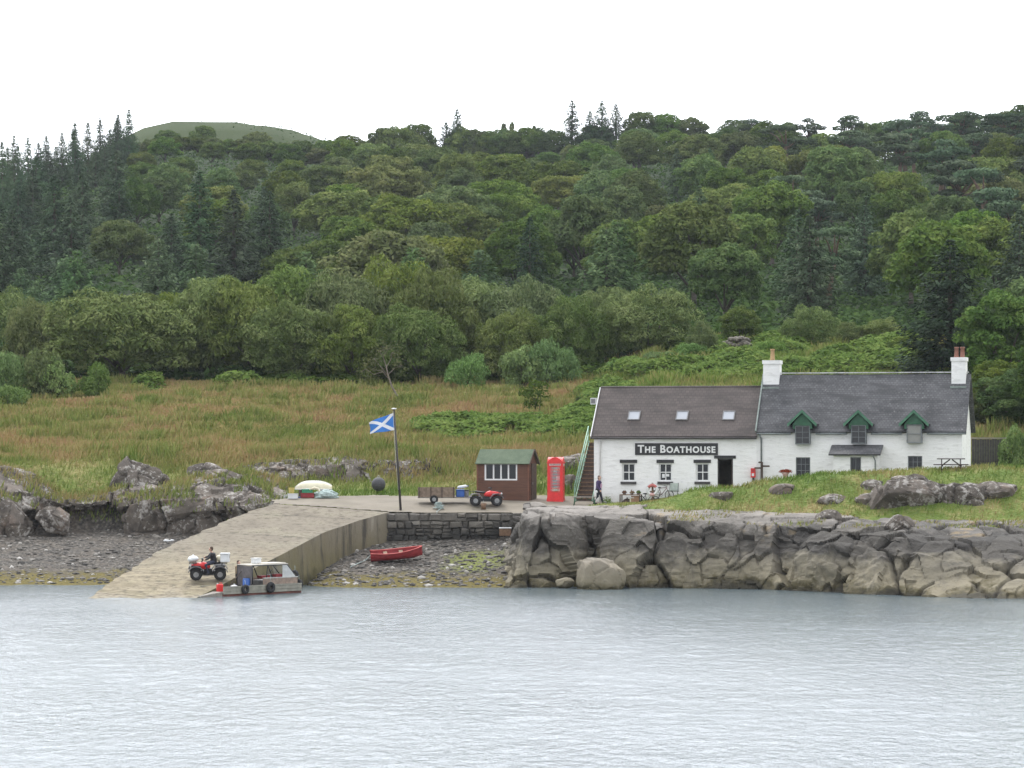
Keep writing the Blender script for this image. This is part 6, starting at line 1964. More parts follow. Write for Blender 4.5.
# ------------------------------------------------------------------ boats and gear
def hull_sections(L, B, D, n=16, m_=14, sheer=.12, stern=.72, rock=0.0):
    out = []
    for i in range(n+1):
        u = i/n
        half = B/2*(stern+(1-stern)*math.sin(min(u/.45, 1)*math.pi/2) if u < .45 else math.cos((u-.45)/.55*math.pi/2)**.75)
        half = max(half, .015); top = D+sheer*(abs(u-.4)/.6)**2*1.6; keel = .26*D*max(0, (u-.72)/.28)**2+rock*D*abs(2*u-1)**2.6
        ring = []
        for k in range(m_+1):
            a = -math.pi/2+math.pi*k/m_
            yy = math.sin(a); zz = 1-math.cos(a)**.75
            ring.append((u*L, half*math.copysign(abs(yy)**.8, yy), keel+(top-keel)*zz))
        out.append(ring)
    return out
def shell(m, secs, th=.03):
    inn = []
    for r_2 in secs:
        cy = 0; inn.append([(x, y*.94, z+th if abs(y) < .9*max(abs(p[1]) for p in r_2) else z) for x, y, z in r_2])
    m.loft(secs, False, False); m.loft(inn, False, False)
    n = len(secs); 
    for k in (0, len(secs[0])-1):
        a = [s_[k] for s_ in secs]; b = [s_[k] for s_ in inn]
        m.loft([a, b], False, False, smooth=False)
    m.add(secs[0], [tuple(range(len(secs[0])))]); m.add([(x+th, y, z) for x, y, z in inn[0]], [tuple(range(len(inn[0])))])
def rowing_boat():
    a = W(371, 559.5, 171.3); Y = 172.4; s = Y/F
    xL = (371-512)*s; z = H([(396-512)*s], [Y])[0]
    root = thing('rowing_boat', 'small red rowing boat lying on the shingle of the cove', 'boat', (xL, Y, z+.05), R(4))
    L = 52*s
    secs = hull_sections(L, 1.25, .46, sheer=.10); m = MB(); shell(m, secs)
    o = m.build('hull', M_DRED, root); o.rotation_euler = (R(10), R(-5.0), 0)
    m = MB()
    for y in (-1, 1):
        m.tube([(r_2[0 if y < 0 else -1][0], r_2[0 if y < 0 else -1][1]*1.01, r_2[0][2]) for r_2 in secs], .03, 6)
    g_ = m.build('gunwale', paint('faded_red_gunwale', (.50,.10,.09), .6), root); g_.rotation_euler = o.rotation_euler
    m = MB()
    for u in (.25, .55): m.bx(L*u, L*u+.22, -.54, .54, .36, .39)
    b_ = m.build('thwart', M_WOODB, root); b_.rotation_euler = o.rotation_euler
    r2 = thing('mooring_rope', 'pale mooring rope from the bow of the red rowing boat', 'rope', (xL, Y, z))
    m = MB(); m.tube([(.02, 0, .45), (-.3, -.2, .12), (-.75, -.6, -.06), (-1.1, -1.3, -.22)], .022, 6); m.build('line', M_NET, r2)
rowing_boat()
def upturned_boat():
    Y = 184.6; s = Y/F; x0 = (295-512)*s; z0 = EYE-(490.5-HY)*s
    root = thing('upturned_dinghy', 'cream and white upturned dinghy on supports beside the slipway head', 'boat', (x0, Y, z0), R(-3))
    L = 37*s; secs = hull_sections(L, 1.1, .50, sheer=.0, stern=.35, rock=.55)
    flip = [[(L-x, y, .58-z) for x, y, z in r_2] for r_2 in secs]
    m = MB(); m.loft(flip, False, False, smooth=True); m.add(flip[0], [tuple(range(len(flip[0])))])
    m.build('hull', M_CREAM, root)
    m = MB()
    for y in (0, -1): m.tube([r_2[y] for r_2 in flip], .028, 6)
    m.build('gunwale', M_WPLAS, root)
    m = MB(); m.tube([(p[len(p)//2][0], 0, p[len(p)//2][2]+.015) for p in flip], .02, 6); m.build('keel', M_WPLAS, root)
    m = MB(); m.tube([(L*.55, 0, .605), (L*.552, -.3, .50), (L*.552, -.56, .14)], .012, 5); m.build('strap', M_BLACK, root)
    zg = Hs(x0+1, Y)-z0
    for xx in (.35, 1.6):
        t_ = thing('trestle', ['left', 'right'][xx > 1]+' log support under the upturned dinghy', 'trestle', (x0+xx, Y, z0+zg), R(-3))
        m = MB(); m.bx(-.06, .06, -.55, .55, -.05, .06-zg); m.build('beam', M_WOODD, t_)
upturned_boat()
def gear():
    def at(px, py, Y): return W(px, py, Y)
    def grounded(px, Y):
        x = (px-512)/F*Y; return Vector((x, Y, Hs(x, Y)))
    p = at(291.5, 488.5, 185.2); p.z = max(p.z, Hs(p.x, p.y))
    def crate(name, label, p, rz, d, mat, inner=None):
        r = thing(name, label, 'crate', p, rz)
        m = MB(); t_ = .02; X, Yy, Z = d
        m.bx(-X/2, X/2, -Yy/2, -Yy/2+t_, 0, Z); m.bx(-X/2, X/2, Yy/2-t_, Yy/2, 0, Z); m.bx(-X/2, -X/2+t_, -Yy/2+t_, Yy/2-t_, 0, Z); m.bx(X/2-t_, X/2, -Yy/2+t_, Yy/2-t_, 0, Z); m.bx(-X/2+t_, X/2-t_, -Yy/2+t_, Yy/2-t_, .0, .03)
        m.build('walls', mat, r)
        m = MB()
        for z_, e in ((0, .035), (Z-.035, .03)):
            m.bx(-X/2-.02, X/2+.02, -Yy/2-.02, -Yy/2-.001, z_, z_+e); m.bx(-X/2-.02, X/2+.02, Yy/2+.001, Yy/2+.02, z_, z_+e)
        for xx in (-X*.25, 0, X*.25): m.bx(xx-.015, xx+.015, -Yy/2-.016, -Yy/2-.001, .036, Z-.036)
        m.build('rim', mat, r)
        if inner:
            m = MB(); m.ell((0, 0, Z*.9), (X*.42, Yy*.4, Z*.3), 12, 6); m.build('contents', inner, r)
        return r
    crate('fish_box', 'yellow fish box on end left of the upturned dinghy', grounded(291.5, 185.4)+Vector((0, 0, .02)), R(5), (.32, .4, .5), M_YEL)
    crate('fish_box', 'small white tub on the grass left of the yellow fish box', grounded(286.5, 184.9), R(-8), (.28, .3, .18), M_WPLAS)
    crate('fish_box', 'blue fish box behind the white box at the edge of the yard', grounded(296.5, 183.6), R(12), (.50, .4, .44), M_BLUE, M_GREYP)
    crate('fish_box', 'white fish box at the front of the pile on the yard edge', grounded(293, 182.7), R(-4), (.56, .42, .30), M_WPLAS)
    a = grounded(307.5, 183.3)
    crate('fish_box', 'red fish box under the green one in the pile on the yard', a, R(3), (.78, .45, .28), M_DRED)
    crate('fish_box', 'green fish box stacked on the red one in the pile on the yard', a+Vector((-.02, .02, .283)), R(6), (.62, .42, .22), M_GREENP, M_NET)
    b = grounded(326, 183.2)
    r = thing('net_heap', 'pale grey-green fishing net heaped at the right of the fish boxes', 'net', b)
    v, f = ICO[5]
    vv = v.copy(); nz = vnoise(vv*1.0, 2.2, 41, 4)-.5
    vv = vv*(1+nz*.9)[:,None]*np.array([.72, .42, .34]); vv[:,2] = np.maximum(vv[:,2]+.12, -.02)
    me = np_mesh('netting', vv, f, M_NET, r, True)
    r2 = thing('float_net', 'cream net float arched over the left end of the pale net', 'float', grounded(317, 183.1)+Vector((0, -.1, 0)))
    m = MB(); m.tube([(-.35, 0, .52), (-.15, 0, .60), (.06, 0, .55), (.2, 0, .30), (.24, 0, .05)], [.06, .085, .085, .07, .05], 10); m.build('float_body', M_CREAM, r2); m = MB(); m.torus((-.40, 0, .5), .035, .012, 'Y', 10, 6); m.build('eye', M_CREAM, r2)
gear()
def ball_buoy():
    Y = 186.2; s = Y/F; x = (378.5-512)*s; r_2 = 7.0*s
    z = EYE-(491.3-HY)*s; z = max(z, Hs(x, Y)-.1)
    root = thing('mooring_buoy', 'big dark grey ball buoy on the grass left of the flagpole', 'buoy', (x, Y, z))
    m = MB(); m.ell((0, 0, r_2), (r_2, r_2, r_2), 28, 18); m.build('ball', paint('dark_buoy', (.05,.05,.055), .7, .3, 4, dirt=(.12,.12,.11)), root)
    m = MB(); m.torus((0, 0, r_2*2+.03), .06, .02, 'Y', 14, 6); m.build('eye', M_STEEL, root); m = MB(); m.torus((0, 0, r_2), r_2+.002, .012, 'Z', 32, 6); m.build('seam', M_BLACK, root)
ball_buoy()
def driftwood():
    r = thing('litter_sacks', 'pale plastic debris washed against the rocks left of the slipway', 'debris', (W(178, 537, 181.0).x, 181.0, Hs(W(178, 537, 181.0).x, 181.0)))
    m = MB(); rr = random.Random(4)
    for i in range(7): m.ell((rr.uniform(-.8, .6), rr.uniform(-.5, .5), .05), (rr.uniform(.06, .16), .1, rr.uniform(.04, .09)), 9, 6)
    m.build('scraps', M_WPLAS, r)
    return r
driftwood()

# ------------------------------------------------------------------ landing raft
def raft():
    ang = math.atan2(4.2, 3.7)
    root = thing('work_raft', 'grey aluminium landing raft with canopy and tyre fenders, alongside the slipway foot', 'boat', (-14.72, 156.9, 0), ang)
    Lr, B = 5.6, 1.75
    M_PANEL = paint('grey_timber_panel', (.27,.26,.215), .8, .25, 3, dirt=(.2,.17,.12), bump=.2)
    M_BOOT = paint('rusty_red_boot_top', (.15,.05,.035), .8, .35, 4)
    m = MB(); m.bx(0, Lr, .05, B, -.35, .115); m.build('pontoon', M_BOOT, root)
    m = MB()
    for a, b in ((.03, 1.28), (1.55, 3.05), (3.38, 5.58)):
        m.bx(a, b, 0, .09, .11, .50)
        m.bx(a, b, -.03, .0, .27, .31); m.bx(a, b, -.025, .0, .44, .51)
    m.bx(0, Lr, B-.08, B, .11, .50); m.bx(5.50, 5.58, .095, B-.085, .11, .50)
    m.build('side_panels', M_PANEL, root)
    m = MB(); m.bx(.01, Lr-.1, .10, B-.09, .12, .20); m.build('deck', M_WOODG, root)
    m = MB(); m.hexa([(-1.55, .1, .0), (0.0, .1, -.05), (0.0, B-.1, -.05), (-1.55, B-.1, .0), (-1.55, .1, .07), (0, .1, .24), (0, B-.1, .24), (-1.55, B-.1, .07)]); m.build('bow_ramp', M_WOODG, root)
    # canopy
    xa, xb = 2.1, 5.0; zr = 1.52; zw = .84
    m = MB(); m.bx(xa-.02, xb-.35, .06, 1.22, zr, zr+.045); m.bx(xa+1.0, xb-.40, .2, 1.1, zr+.046, zr+.09); m.build('canopy_roof', paint('pale_canopy_roof', (.50,.47,.41), .7, .15, 3), root)
    m = MB()
    for y in (.08, 1.2):
        for pts in (((xa, zw-.3), (xa, zr)), ((xa+.95, .51), (xa+1.10, zr)), ((xa+1.50, zw-.1), (xa+1.10, zr-.02)), ((xb-.42, zr), (xb+.25, zw)), ((xa, zr-.02), (xb-.4, zr-.02))):
            m.tube([(p[0], y, p[1]) for p in pts], .028, 6)
    m.build('canopy_frame', M_BLACK, root)
    m = MB(); m.bx(xa+.72, xb+.3, .02, .06, .515, zw-.02); m.bx(xa+.72, xb+.3, B-.06, B-.02, .515, zw-.02); m.bx(xb+.26, xb+.3, .065, B-.065, .515, zw-.02); m.build('cabin_side', paint('brown_cabin_side', (.27,.20,.155), .75, .3, 4, dirt=(.4,.36,.3)), root)
    m = MB(); m.bx(xa+.72, xb+.32, .0, .08, zw-.018, zw+.03); m.build('cabin_rail', M_ALU, root)
    ws = MB(); ws.hexa([(xb-.42, .09, zr-.03), (xb+.24, .09, zw+.03), (xb+.24, B-.09, zw+.03), (xb-.42, 1.2, zr-.03), (xb-.40, .09, zr-.01), (xb+.26, .09, zw+.05), (xb+.26, B-.09, zw+.05), (xb-.40, 1.2, zr-.01)]); ws.build('windscreen', M_CLEAR, root)
    sd_ = MB(); sd_.add([(xb-.44, .075, zr-.03), (xb+.2, .075, zw+.03), (xb-.75, .075, zw+.03), (xb-.75, .075, zr-.03), (xb-.44, .065, zr-.03), (xb+.2, .065, zw+.03), (xb-.75, .065, zw+.03), (xb-.75, .065, zr-.03)], [(0,1,2,3),(7,6,5,4),(0,4,5,1),(1,5,6,2),(2,6,7,3),(3,7,4,0)]); sd_.build('side_window', paint('milky_plastic_window', (.48,.49,.48), .4, .15, 3), root)
    bk = MB(); bk.bx(xa-.01, xa+.015, .12, 1.18, .5, zr-.03); bk.build('back_curtain', paint('grey_curtain', (.12,.11,.11), .9, .3, 4), root)
    m = MB(); m.box((xb-.55, B*.5, .72), (.3, .9, .5)); m.torus((xb-.8, B*.5, 1.02), .17, .02, 'X', 18, 6); m.box((xa+1.7, B*.55, .5), (.7, 1.0, .4)); m.build('console', M_GREYP, root)
    m = MB(); m.box((xa+2.05, .35, .93), (.5, .3, .18)); m.box((xa+1.1, .4, .9), (.6, .34, .14)); m.build('locker_top', M_DRED, root)
    m = MB(); m.tube([(5.5, B*.5, .5), (5.85, B*.5, .75), (5.8, B*.5, 1.0)], [.1, .16, .15], 10); m.tube([(5.85, B*.5, .7), (5.9, B*.5, .0), (5.9, B*.5, -.4)], [.09, .07, .06], 8); m.build('outboard_engine', M_BLACK, root)
    # tyres
    for x, y, z, ax_2, R_ in ((1.42, -.11, .33, 'Y', .24), (3.22, -.12, .36, 'Y', .28), (5.72, .35, .42, 'X', .27), (5.62, .55, .92, 'X', .25)):
        m = MB(); m.torus((x, y, z), R_*.68, R_*.36, ax_2, 22, 10); ty = m.build('tyre_fender', M_RUBBER, root)
        m = MB(); m.tube([(x, y-.02, z+R_*.9), (x, y+.05 if ax_2 == 'Y' else y, z+R_*.9+.25)], .012, 5); m.build('lanyard', M_NET, ty)
    return root
RF = raft()
bpy.context.view_layer.update()
lid_box('storage_box', 'white box standing on the roof of the raft canopy', 'box', local(RF, (3.15, .9, 1.565)), RF.rotation_euler.z, (.45, .4, .30), M_WPLAS, M_WPLAS, False)
def jerrycan(label, p, rz, mat, d=(.30, .18, .46)):
    r = thing('fuel_can', label, 'fuel can', p, rz)
    m = MB(); rbox(m, (0, 0, d[2]*.45), (d[0], d[1], d[2]*.9), .04); m.build('can_body', mat, r)
    m = MB(); m.tube([(-d[0]*.35, 0, d[2]*.86), (-d[0]*.35, 0, d[2]*1.0)], .035, 8); m.build('spout_cap', M_WPLAS, r)
    m = MB(); m.tube([(-d[0]*.1, 0, d[2]*.88), (-d[0]*.05, 0, d[2]*1.02), (d[0]*.3, 0, d[2]*1.02), (d[0]*.38, 0, d[2]*.88)], .016, 6); m.build('handle', mat, r)
    return r
jerrycan('red fuel can standing at the ramp end of the landing raft', local(RF, (.28, .6, .202)), R(20), M_RED, (.34, .2, .46))
bag('sack', 'white sack on the open deck of the landing raft, left of the blue drum', 'sack', local(RF, (1.25, .55, .202)), R(30), (.5, .4, .34), M_WPLAS)
bag('sack', 'small pale sack on the raft deck between the red can and the white sack', 'sack', local(RF, (.72, .35, .202)), R(70), (.3, .28, .2), M_CREAM)
r_ = thing('blue_drum', 'blue plastic drum under the left end of the raft canopy', 'drum', local(RF, (2.0, .42, .202)), 0)
m = MB(); m.loft([[(math.cos(a)*q, math.sin(a)*q, z) for a in [2*math.pi*k/18 for k in range(18)]] for q, z in ((.17, 0), (.2, .05), (.2, .28), (.215, .30), (.2, .32), (.2, .6), (.16, .66))]); m.build('drum_body', M_BLUE, r_)
m = MB(); m.tube([(0, 0, .65), (0, 0, .69)], .15, 14); m.build('lid', M_BLACK, r_)
r_ = thing('boat_hook', 'dark pole leaning from the raft deck up to the canopy', 'pole', local(RF, (.85, .8, .202)), RF.rotation_euler.z)
m = MB(); m.tube([(0, 0, .02), (1.25, .1, 1.0)], .02, 6); m.build('shaft', M_WOODD, r_); m = MB(); m.torus((1.28, .1, 1.03), .05, .012, 'Y', 12, 6, a0=-1.2, a1=2.5); m.build('hook', M_STEEL, r_)
STAND = dict(pelvis=(0, 0, .80), neck=(.0, 0, 1.26), head=(.02, 0, 1.41), face=(1, -.3, -.15),
            shl=(0, .18, 1.20), ell=(.08, .23, .98), wrl=(.26, .16, .93), shr=(0, -.18, 1.20), elr=(.08, -.23, .98), wrr=(.26, -.16, .93),
            hpl=(0, .09, .78), knl=(.03, .10, .42), anl=(0, .10, .085), hpr=(0, -.09, .78), knr=(.03, -.10, .42), anr=(0, -.10, .085))
pp = local(RF, (2.42, 1.47, .202))
person('person standing on the raft behind the canopy, only head showing', pp, R(-30), STAND, paint('tan_jacket', (.30,.22,.14), .8), M_BLACK, M_BLACK, M_HAIRB)

# ------------------------------------------------------------------ things along the house front
def bench_table():
    Y = 179.3; s = Y/F; x = (584.5-512)*s; z = Hs(x, Y)
    r = thing('picnic_bench', 'grey-topped table with dark green metal legs in front of the stair foot', 'table', (x, Y, z), R(-4))
    m = MB(); h = .52
    for y in (-.24, -.12, 0, .12, .24): m.bx(-.68, .68, y-.05, y+.05, h-.045, h)
    m.build('table_top', M_WOODG, r)
    for sx_ in (-1, 1):
        m = MB(); m.tube([(sx_*.62, -.3, 0), (sx_*.55, -.22, h-.05)], .025, 6); m.tube([(sx_*.62, .3, 0), (sx_*.55, .22, h-.05)], .025, 6); m.tube([(sx_*.59, -.24, .2), (sx_*.59, .24, .2)], .02, 6); m.tube([(sx_*.58, 0, .2), (sx_*.1, 0, h-.06)], .02, 6)
        m.build('leg', M_GREEN, r)
    return r
bench_table()
def stone_heap(label, px, Y, n, sp, sd_):
    x = (px-512)/F*Y; r = thing('stone_heap', label, 'stones', (x, Y, Hs(x, Y)))
    rr = random.Random(sd_); v, f = ICO[2]
    m = MB()
    for i in range(n):
        c = (rr.uniform(-sp, sp), rr.uniform(-.2, .2), rr.uniform(.05, .22)); q = rr.uniform(.1, .2)
        m.add([(c[0]+p[0]*q*1.3, c[1]+p[1]*q, c[2]+p[2]*q*.8) for p in v], [tuple(k) for k in f])
    m.build('stones', M_BANK if False else stone_mat('loose_stone'+str(sd_), [(.1,.09,.08), (.22,.2,.18), (.36,.33,.3)]), r)
def wagon_table():
    p0 = hpoint(hx(620.5, -1.3), -1.3); p0.z = Hs(p0.x, p0.y)
    r = thing('work_table', 'rustic dark-framed table with a board leaning below, in front of the first window', 'table', p0, ANG)
    L = hx(641, -1.3)-hx(620.5, -1.3); h = .66
    m = MB(); m.bx(0, L, -.3, .3, h-.05, h); m.build('table_top', M_WOODB, r)
    for x in (.03, L-.03):
        for y in (-.26, .26):
            m = MB(); m.bx(x-.03, x+.03, y-.03, y+.03, -.1, h-.052); m.build('leg', M_WOODD, r)
    m = MB(); m.bx(L*.55, L*.97, -.24, -.21, .0, h-.10, Matrix.Rotation(R(-6), 4, 'X')); m.build('leaning_board', paint('orange_brown_board', (.29,.17,.10), .85, .25, 4), r)
    for i, (px, d, lb) in enumerate(((624.5, .34, 'dry heather'), (632, .30, 'straggly brown plants'), (638.5, .32, 'dark green plants'))):
        q = hpoint(hx(px, -1.35), -1.35); q.z = p0.z+h
        plant('plant_pot', 'pot of '+lb+' on the rustic table by the first window', q, .10, .08, .17, L_DRY if i < 2 else L_BROAD, M_GREYP, 20+i)
    q = hpoint(hx(627, -1.25), -1.25); q.z = p0.z
    bagr = bag('sack', 'dark brown sack under the rustic table by the first window', 'sack', q, R(10), (.55, .4, .42), M_WOODD)
    q = hpoint(hx(632.2, -1.35), -1.35); q.z = p0.z
    lid_box('tub', 'pale tub under the rustic table by the first window', 'tub', q, ANG, (.28, .3, .5), M_CREAM, M_WPLAS, False)
L_DRY = leaf_mat('dry_heather', (.12,.07,.045), (.2,.12,.075), (.28,.19,.12), .8)
def plant(name, label, p, pr_, ph, fh, leaf, potm, sd_, cat='plant'):
    global rng
    rng = np.random.default_rng(sd_)
    r = thing(name, label, cat, p)
    m = MB(); m.loft([[(math.cos(a)*q, math.sin(a)*q, z) for a in [2*math.pi*k/14 for k in range(14)]] for q, z in ((pr_*.75, 0), (pr_, ph*.9), (pr_*1.08, ph), (pr_*.9, ph), (pr_*.85, ph*.85))]); m.build('pot', potm, r)
    n = 160; d = unit(rng.normal(size=(n, 3))); d[:,2] = np.abs(d[:,2])
    C = d*rng.uniform(.4, 1, (n, 1))*np.array([pr_*1.5, pr_*1.5, fh])+np.array([0, 0, ph])
    o = bpy.data.objects.new('leaves', leaf_data('leaves', C, d+rng.normal(0, .4, d.shape), rng.uniform(.025, .06, n), leaf)); COL.objects.link(o); o.parent = r
wagon_table()
p_ = hpoint(hx(607.5, -1.2), -1.2); p_.z = Hs(p_.x, p_.y)
plant('plant_pot', 'leafy green plant in a low pot by the corner of the boathouse', p_, .22, .14, .42, L_SHRUB, M_GREYP, 41)
def bicycle(label, px0, d, rz, col, sc_=1.0):
    p = hpoint(hx(px0, d), d); p.z = Hs(p.x, p.y)
    r = thing('bicycle', label, 'bicycle', p, ANG+rz)
    w_ = .33*sc_
    for x in (0, 1.02*sc_):
        m = MB(); m.torus((x, 0, w_), w_-.02, .022, 'Y', 28, 6); wh = m.build('wheel', M_RUBBER, r)
        m = MB()
        for i in range(10):
            a = math.pi*i/10*2; m.tube([(x, 0, w_), (x+math.cos(a)*(w_-.03), 0, w_+math.sin(a)*(w_-.03))], .004, 4)
        m.tube([(x, -.03, w_), (x, .03, w_)], .025, 8); m.build('spokes', M_STEEL, wh)
    S_ = lambda x, z: (x*sc_, 0, z*sc_)
    m = MB(); bb, st, hd, fw, rw = S_(.42, .30), S_(.30, .78), S_(.82, .80), S_(1.02, .33), S_(0, .33)
    for a, b in ((bb, st), (bb, hd), (st, S_(.80, .84)), (rw, bb), (rw, S_(.33, .72)), (hd, fw), (S_(.80, .92), hd)): m.tube([a, b], .02*sc_, 7)
    m.build('frame', col, r)
    m = MB(); m.tube([(.76*sc_, -.27, .98*sc_), (.82*sc_, -.1, .95*sc_), (.82*sc_, .1, .95*sc_), (.76*sc_, .27, .98*sc_)], .014, 6); m.build('handlebar', M_BLACK, r)
    m = MB(); m.ell((.28*sc_, 0, .83*sc_), (.13, .07, .04), 12, 6); m.build('saddle', M_BLACK, r)
    m = MB(); m.torus(bb, .09*sc_, .012, 'Y', 16, 6); m.box((bb[0]+.1, .08, bb[2]), (.09, .08, .02)); m.box((bb[0]-.1, -.08, bb[2]), (.09, .08, .02)); m.build('crank', M_STEEL, r)
bicycle('dark bicycle leaning by the wall just left of the lifebuoy', 641.0, -.9, R(4), M_BLACK, .82)
bicycle('bicycle half hidden behind the lifebuoy, right-hand one of two', 655.5, -.7, R(-5), paint('maroon_frame', (.12,.03,.03), .5), .82)
def lifebuoy():
    p = hpoint(hx(652.3, -1.1), -1.1); zg = Hs(p.x, p.y); p.z = zg
    st = thing('lifebuoy_stand', 'low wooden post stand carrying the lifebuoy by the boathouse wall', 'stand', p, ANG)
    m = MB(); m.bx(-.05, .05, .03, .13, -.2, 1.0); m.build('post', M_WOODB, st); m = MB(); m.bx(-.25, .25, .0, .029, .44, .52); m.build('cross_piece', M_WOODB, st)
    c = Vector((p.x, p.y, EYE-(490.0-HY)*p.y/F))
    r = thing('lifebuoy', 'red and white lifebuoy ring between the two bicycles at the boathouse wall', 'lifebuoy', c+Vector((-.0, -.10, 0)), ANG)
    m = MB(); m.torus((0, 0, 0), .27, .085, 'Y', 36, 10); m.build('ring', M_WPLAS, r)
    for a in (R(90), R(270)):
        m = MB(); m.torus((0, 0, 0), .27, .089, 'Y', 14, 10, a0=a-R(55 if a < 2 else 30), a1=a+R(55 if a < 2 else 30)); m.build('red_band', paint('faded_red', (.42,.12,.11) if a < 2 else (.55,.33,.31), .6, .15), r)
    m = MB(); m.torus((0, -.02, 0), .375, .010, 'Y', 30, 5); m.build('grab_line', M_WPLAS, r)
lifebuoy()
def aboard():
    p = hpoint(hx(673.8, -.8), -.8); p.z = Hs(p.x, p.y)
    r = thing('folding_chair', 'grey folding garden chair against the wall between the second and third windows', 'chair', p, ANG)
    m = MB(); m.bx(-.26, .26, .1, .14, .36, .86, Matrix.Rotation(R(-8), 4, 'X')); m.build('backrest', paint('grey_green_slats', (.34,.38,.34), .8, .2, 6), r)
    m = MB(); m.bx(-.26, .26, -.32, .12, .40, .44); m.build('seat', paint('grey_green_seat', (.30,.34,.30), .8, .2, 6), r)
    for x in (-.25, .25):
        for a, b in (((x, -.3, 0), (x, .16, .86)), ((x, .2, 0), (x, -.28, .42))):
            m = MB(); m.tube([a, b], .017, 6); m.build('leg', M_GREYP, r)
aboard()
def post_box():
    p = hpoint(hx(753.5, -.02), -.02, hz(753.5, 479.5))
    r = thing('post_box', 'small red wall post box on the white wall left of the downpipe', 'post box', p, ANG)
    h = hz(753.5, 469.2)-hz(753.5, 479.5)
    m = MB(); m.bx(-.13, .13, -.2, .0, .12, h); m.build('box_body', M_RED, r)
    m = MB(); m.prism([(-.15, h), (.15, h), (.12, h+.06), (-.12, h+.06)], -.23, .0); m.build('hood', M_RED, r)
    m = MB(); m.bx(-.09, .09, -.206, -.2005, h-.12, h-.09); m.build('slot', M_BLACK, r)
    m = MB(); m.bx(-.07, .07, -.206, -.2005, .2, .36); m.build('plate', M_WPAINT, r)
    m = MB(); m.bx(-.05, .05, -.12, -.02, -.75, .119); m.build('post', M_BLACK, r)
post_box()
def fingerpost():
    p = hpoint(hx(762, -.5), -.5); p.z = Hs(p.x, p.y)
    r = thing('fingerpost', 'dark wooden fingerpost with small arms in front of the downpipe', 'signpost', p, ANG)
    zt = EYE-(462-HY)*p.y/F-p.z
    m = MB(); m.bx(-.05, .05, -.05, .05, -.3, zt); m.build('post', M_WOODD, r)
    for x0, x1, dz in ((.0, .42, -.22), (-.40, .0, -.33), (-.16, .0, .0)):
        zz = zt-.12+dz+.1
        m = MB(); m.prism([(x0, zz-.05), (x1, zz-.05), (x1+(.07 if x1 > .1 else 0), zz), (x1, zz+.05), (x0, zz+.05)] if x0 >= 0 else [(x0, zz-.05), (x1, zz-.05), (x1, zz+.05), (x0, zz+.05), (x0-.06, zz)], -.09, -.052); m.build('arm', M_WOODD, r)
fingerpost()
def flower_tub():
    p = hpoint(hx(785.5, -.9), -.9); p.z = EYE-(478.5-HY)*p.y/F
    r = thing('flower_tub', 'shallow tub of dusky red flowers on a short stand before the cottage wall', 'plant pot', p, ANG)
    m = MB(); m.loft([[(math.cos(a)*q, math.sin(a)*q, z) for a in [2*math.pi*k/16 for k in range(16)]] for q, z in ((.12, .0), (.16, .22), (.26, .36), (.24, .36), (.14, .22))]); m.build('tub', paint('pale_pink_tub', (.55,.36,.32), .8), r)
    global rng
    rng = np.random.default_rng(9); n = 420; d = unit(rng.normal(size=(n, 3))); d[:,2] = np.abs(d[:,2])
    C = d*rng.uniform(.5, 1, (n, 1))*np.array([.42, .36, .20])+np.array([0, 0, .36])
    o = bpy.data.objects.new('blooms', leaf_data('blooms', C, d+rng.normal(0, .4, d.shape), rng.uniform(.03, .055, n), leaf_mat('red_blooms', (.2,.03,.03), (.36,.06,.06), (.5,.16,.14)))); COL.objects.link(o); o.parent = r
    m = MB(); m.tube([(0, 0, -.6), (0, 0, .02)], .06, 8); m.build('stand', M_WOODB, r)
flower_tub()
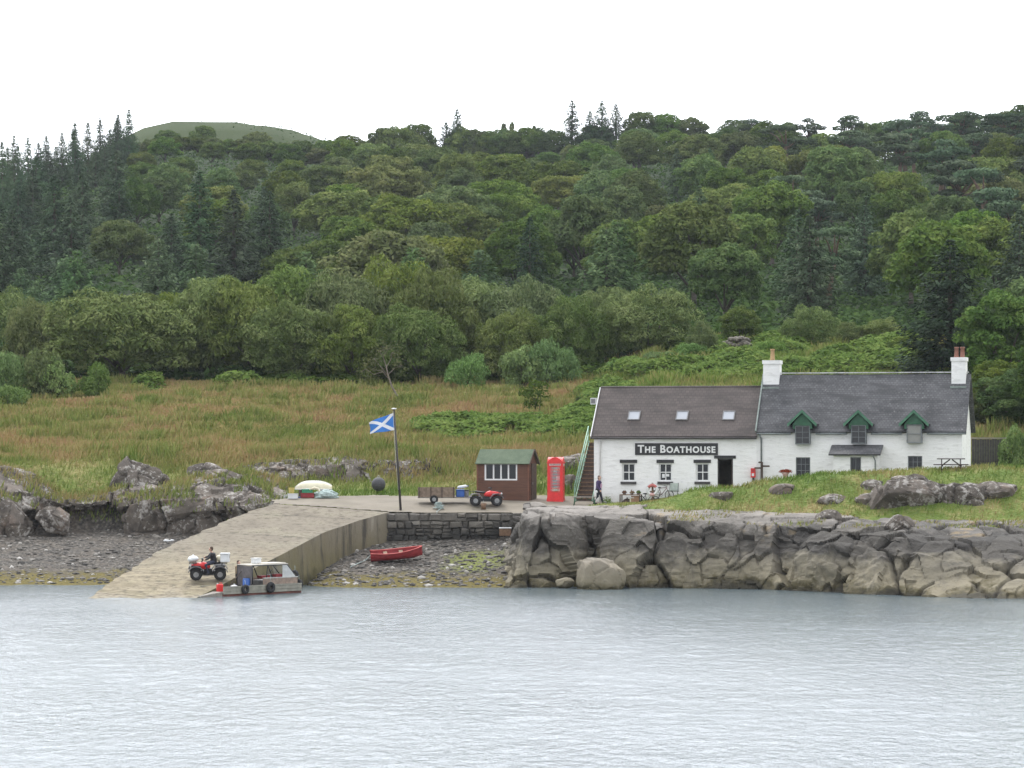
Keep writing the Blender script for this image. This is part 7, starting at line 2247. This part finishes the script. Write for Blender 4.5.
def picnic_table():
    Y = 173.2; s = Y/F; x = (951-512)*s; z = EYE-(470.5-HY)*s; zg = Hs(x, Y)
    z = max(z, zg-.02)
    r = thing('picnic_table', 'dark wooden picnic table with fixed seats on the knoll before the cottage', 'picnic table', (x, Y, zg), R(-8))
    z0 = z-zg
    L = 28*s; h = .62
    m = MB()
    for y in (-.3, -.1, .1, .3): m.bx(-L*.5, L*.5, y-.09, y+.09, h, h+.05)
    m.build('table_top', M_DARKW, r)
    for y in (-.7, .7):
        m = MB(); m.bx(-L*.62, L*.62, y-.13, y+.13, .30, .345); m.build('seat', M_DARKW, r)
    for x_ in (-L*.33, L*.33):
        for sy in (-1, 1):
            m = MB(); w2 = .09; lo, hi = sy*.72, sy*.2
            m.hexa([(x_-.03, lo-w2/2, -.25), (x_+.03, lo-w2/2, -.25), (x_+.03, lo+w2/2, -.25), (x_-.03, lo+w2/2, -.25), (x_-.03, hi-w2/2, h-.002), (x_+.03, hi-w2/2, h-.002), (x_+.03, hi+w2/2, h-.002), (x_-.03, hi+w2/2, h-.002)])
            m.build('leg', M_DARKW, r)
        m = MB(); m.bx(x_+.034, x_+.08, -.8, .8, .22, .298); m.build('crossbeam', M_DARKW, r)
    for sg in (-1, 1):
        m = MB(); m.tube([(sg*L*.33, 0, .26), (sg*L*.04, 0, h-.01)], .04, 6); m.build('brace', M_DARKW, r)
M_DARKW = paint('dark_brown_table_wood', (.045,.032,.027), .8, .35, 6)
picnic_table()
def gull():
    Y = 420; p = W(722, 233, Y)
    r = thing('gull', 'white gull flying in front of the dark trees above the boathouse', 'gull', p, R(20))
    m = MB(); m.ell((0, 0, 0), (.26, .09, .09), 12, 8); m.ell((.26, 0, .04), (.075, .055, .06), 10, 7); m.tube([(.32, 0, .035), (.39, 0, .02)], [.018, .006], 6); m.tube([(-.22, 0, 0), (-.42, 0, .02)], [.06, .09], 8)
    for sy in (-1, 1):
        vs = [(.1, sy*.05, .03), (.14, sy*.38, .24), (-.08, sy*.78, .14), (-.14, sy*.40, .18), (-.1, sy*.05, .02)]
        m.add(vs+[(a, b, c+.02) for a, b, c in vs], [(0,1,2,3,4),(9,8,7,6,5),(0,5,6,1),(1,6,7,2),(2,7,8,3),(3,8,9,4),(4,9,5,0)])
    m.build('body', paint('white_feathers', (.8,.8,.8), .8, .08), r)
gull()
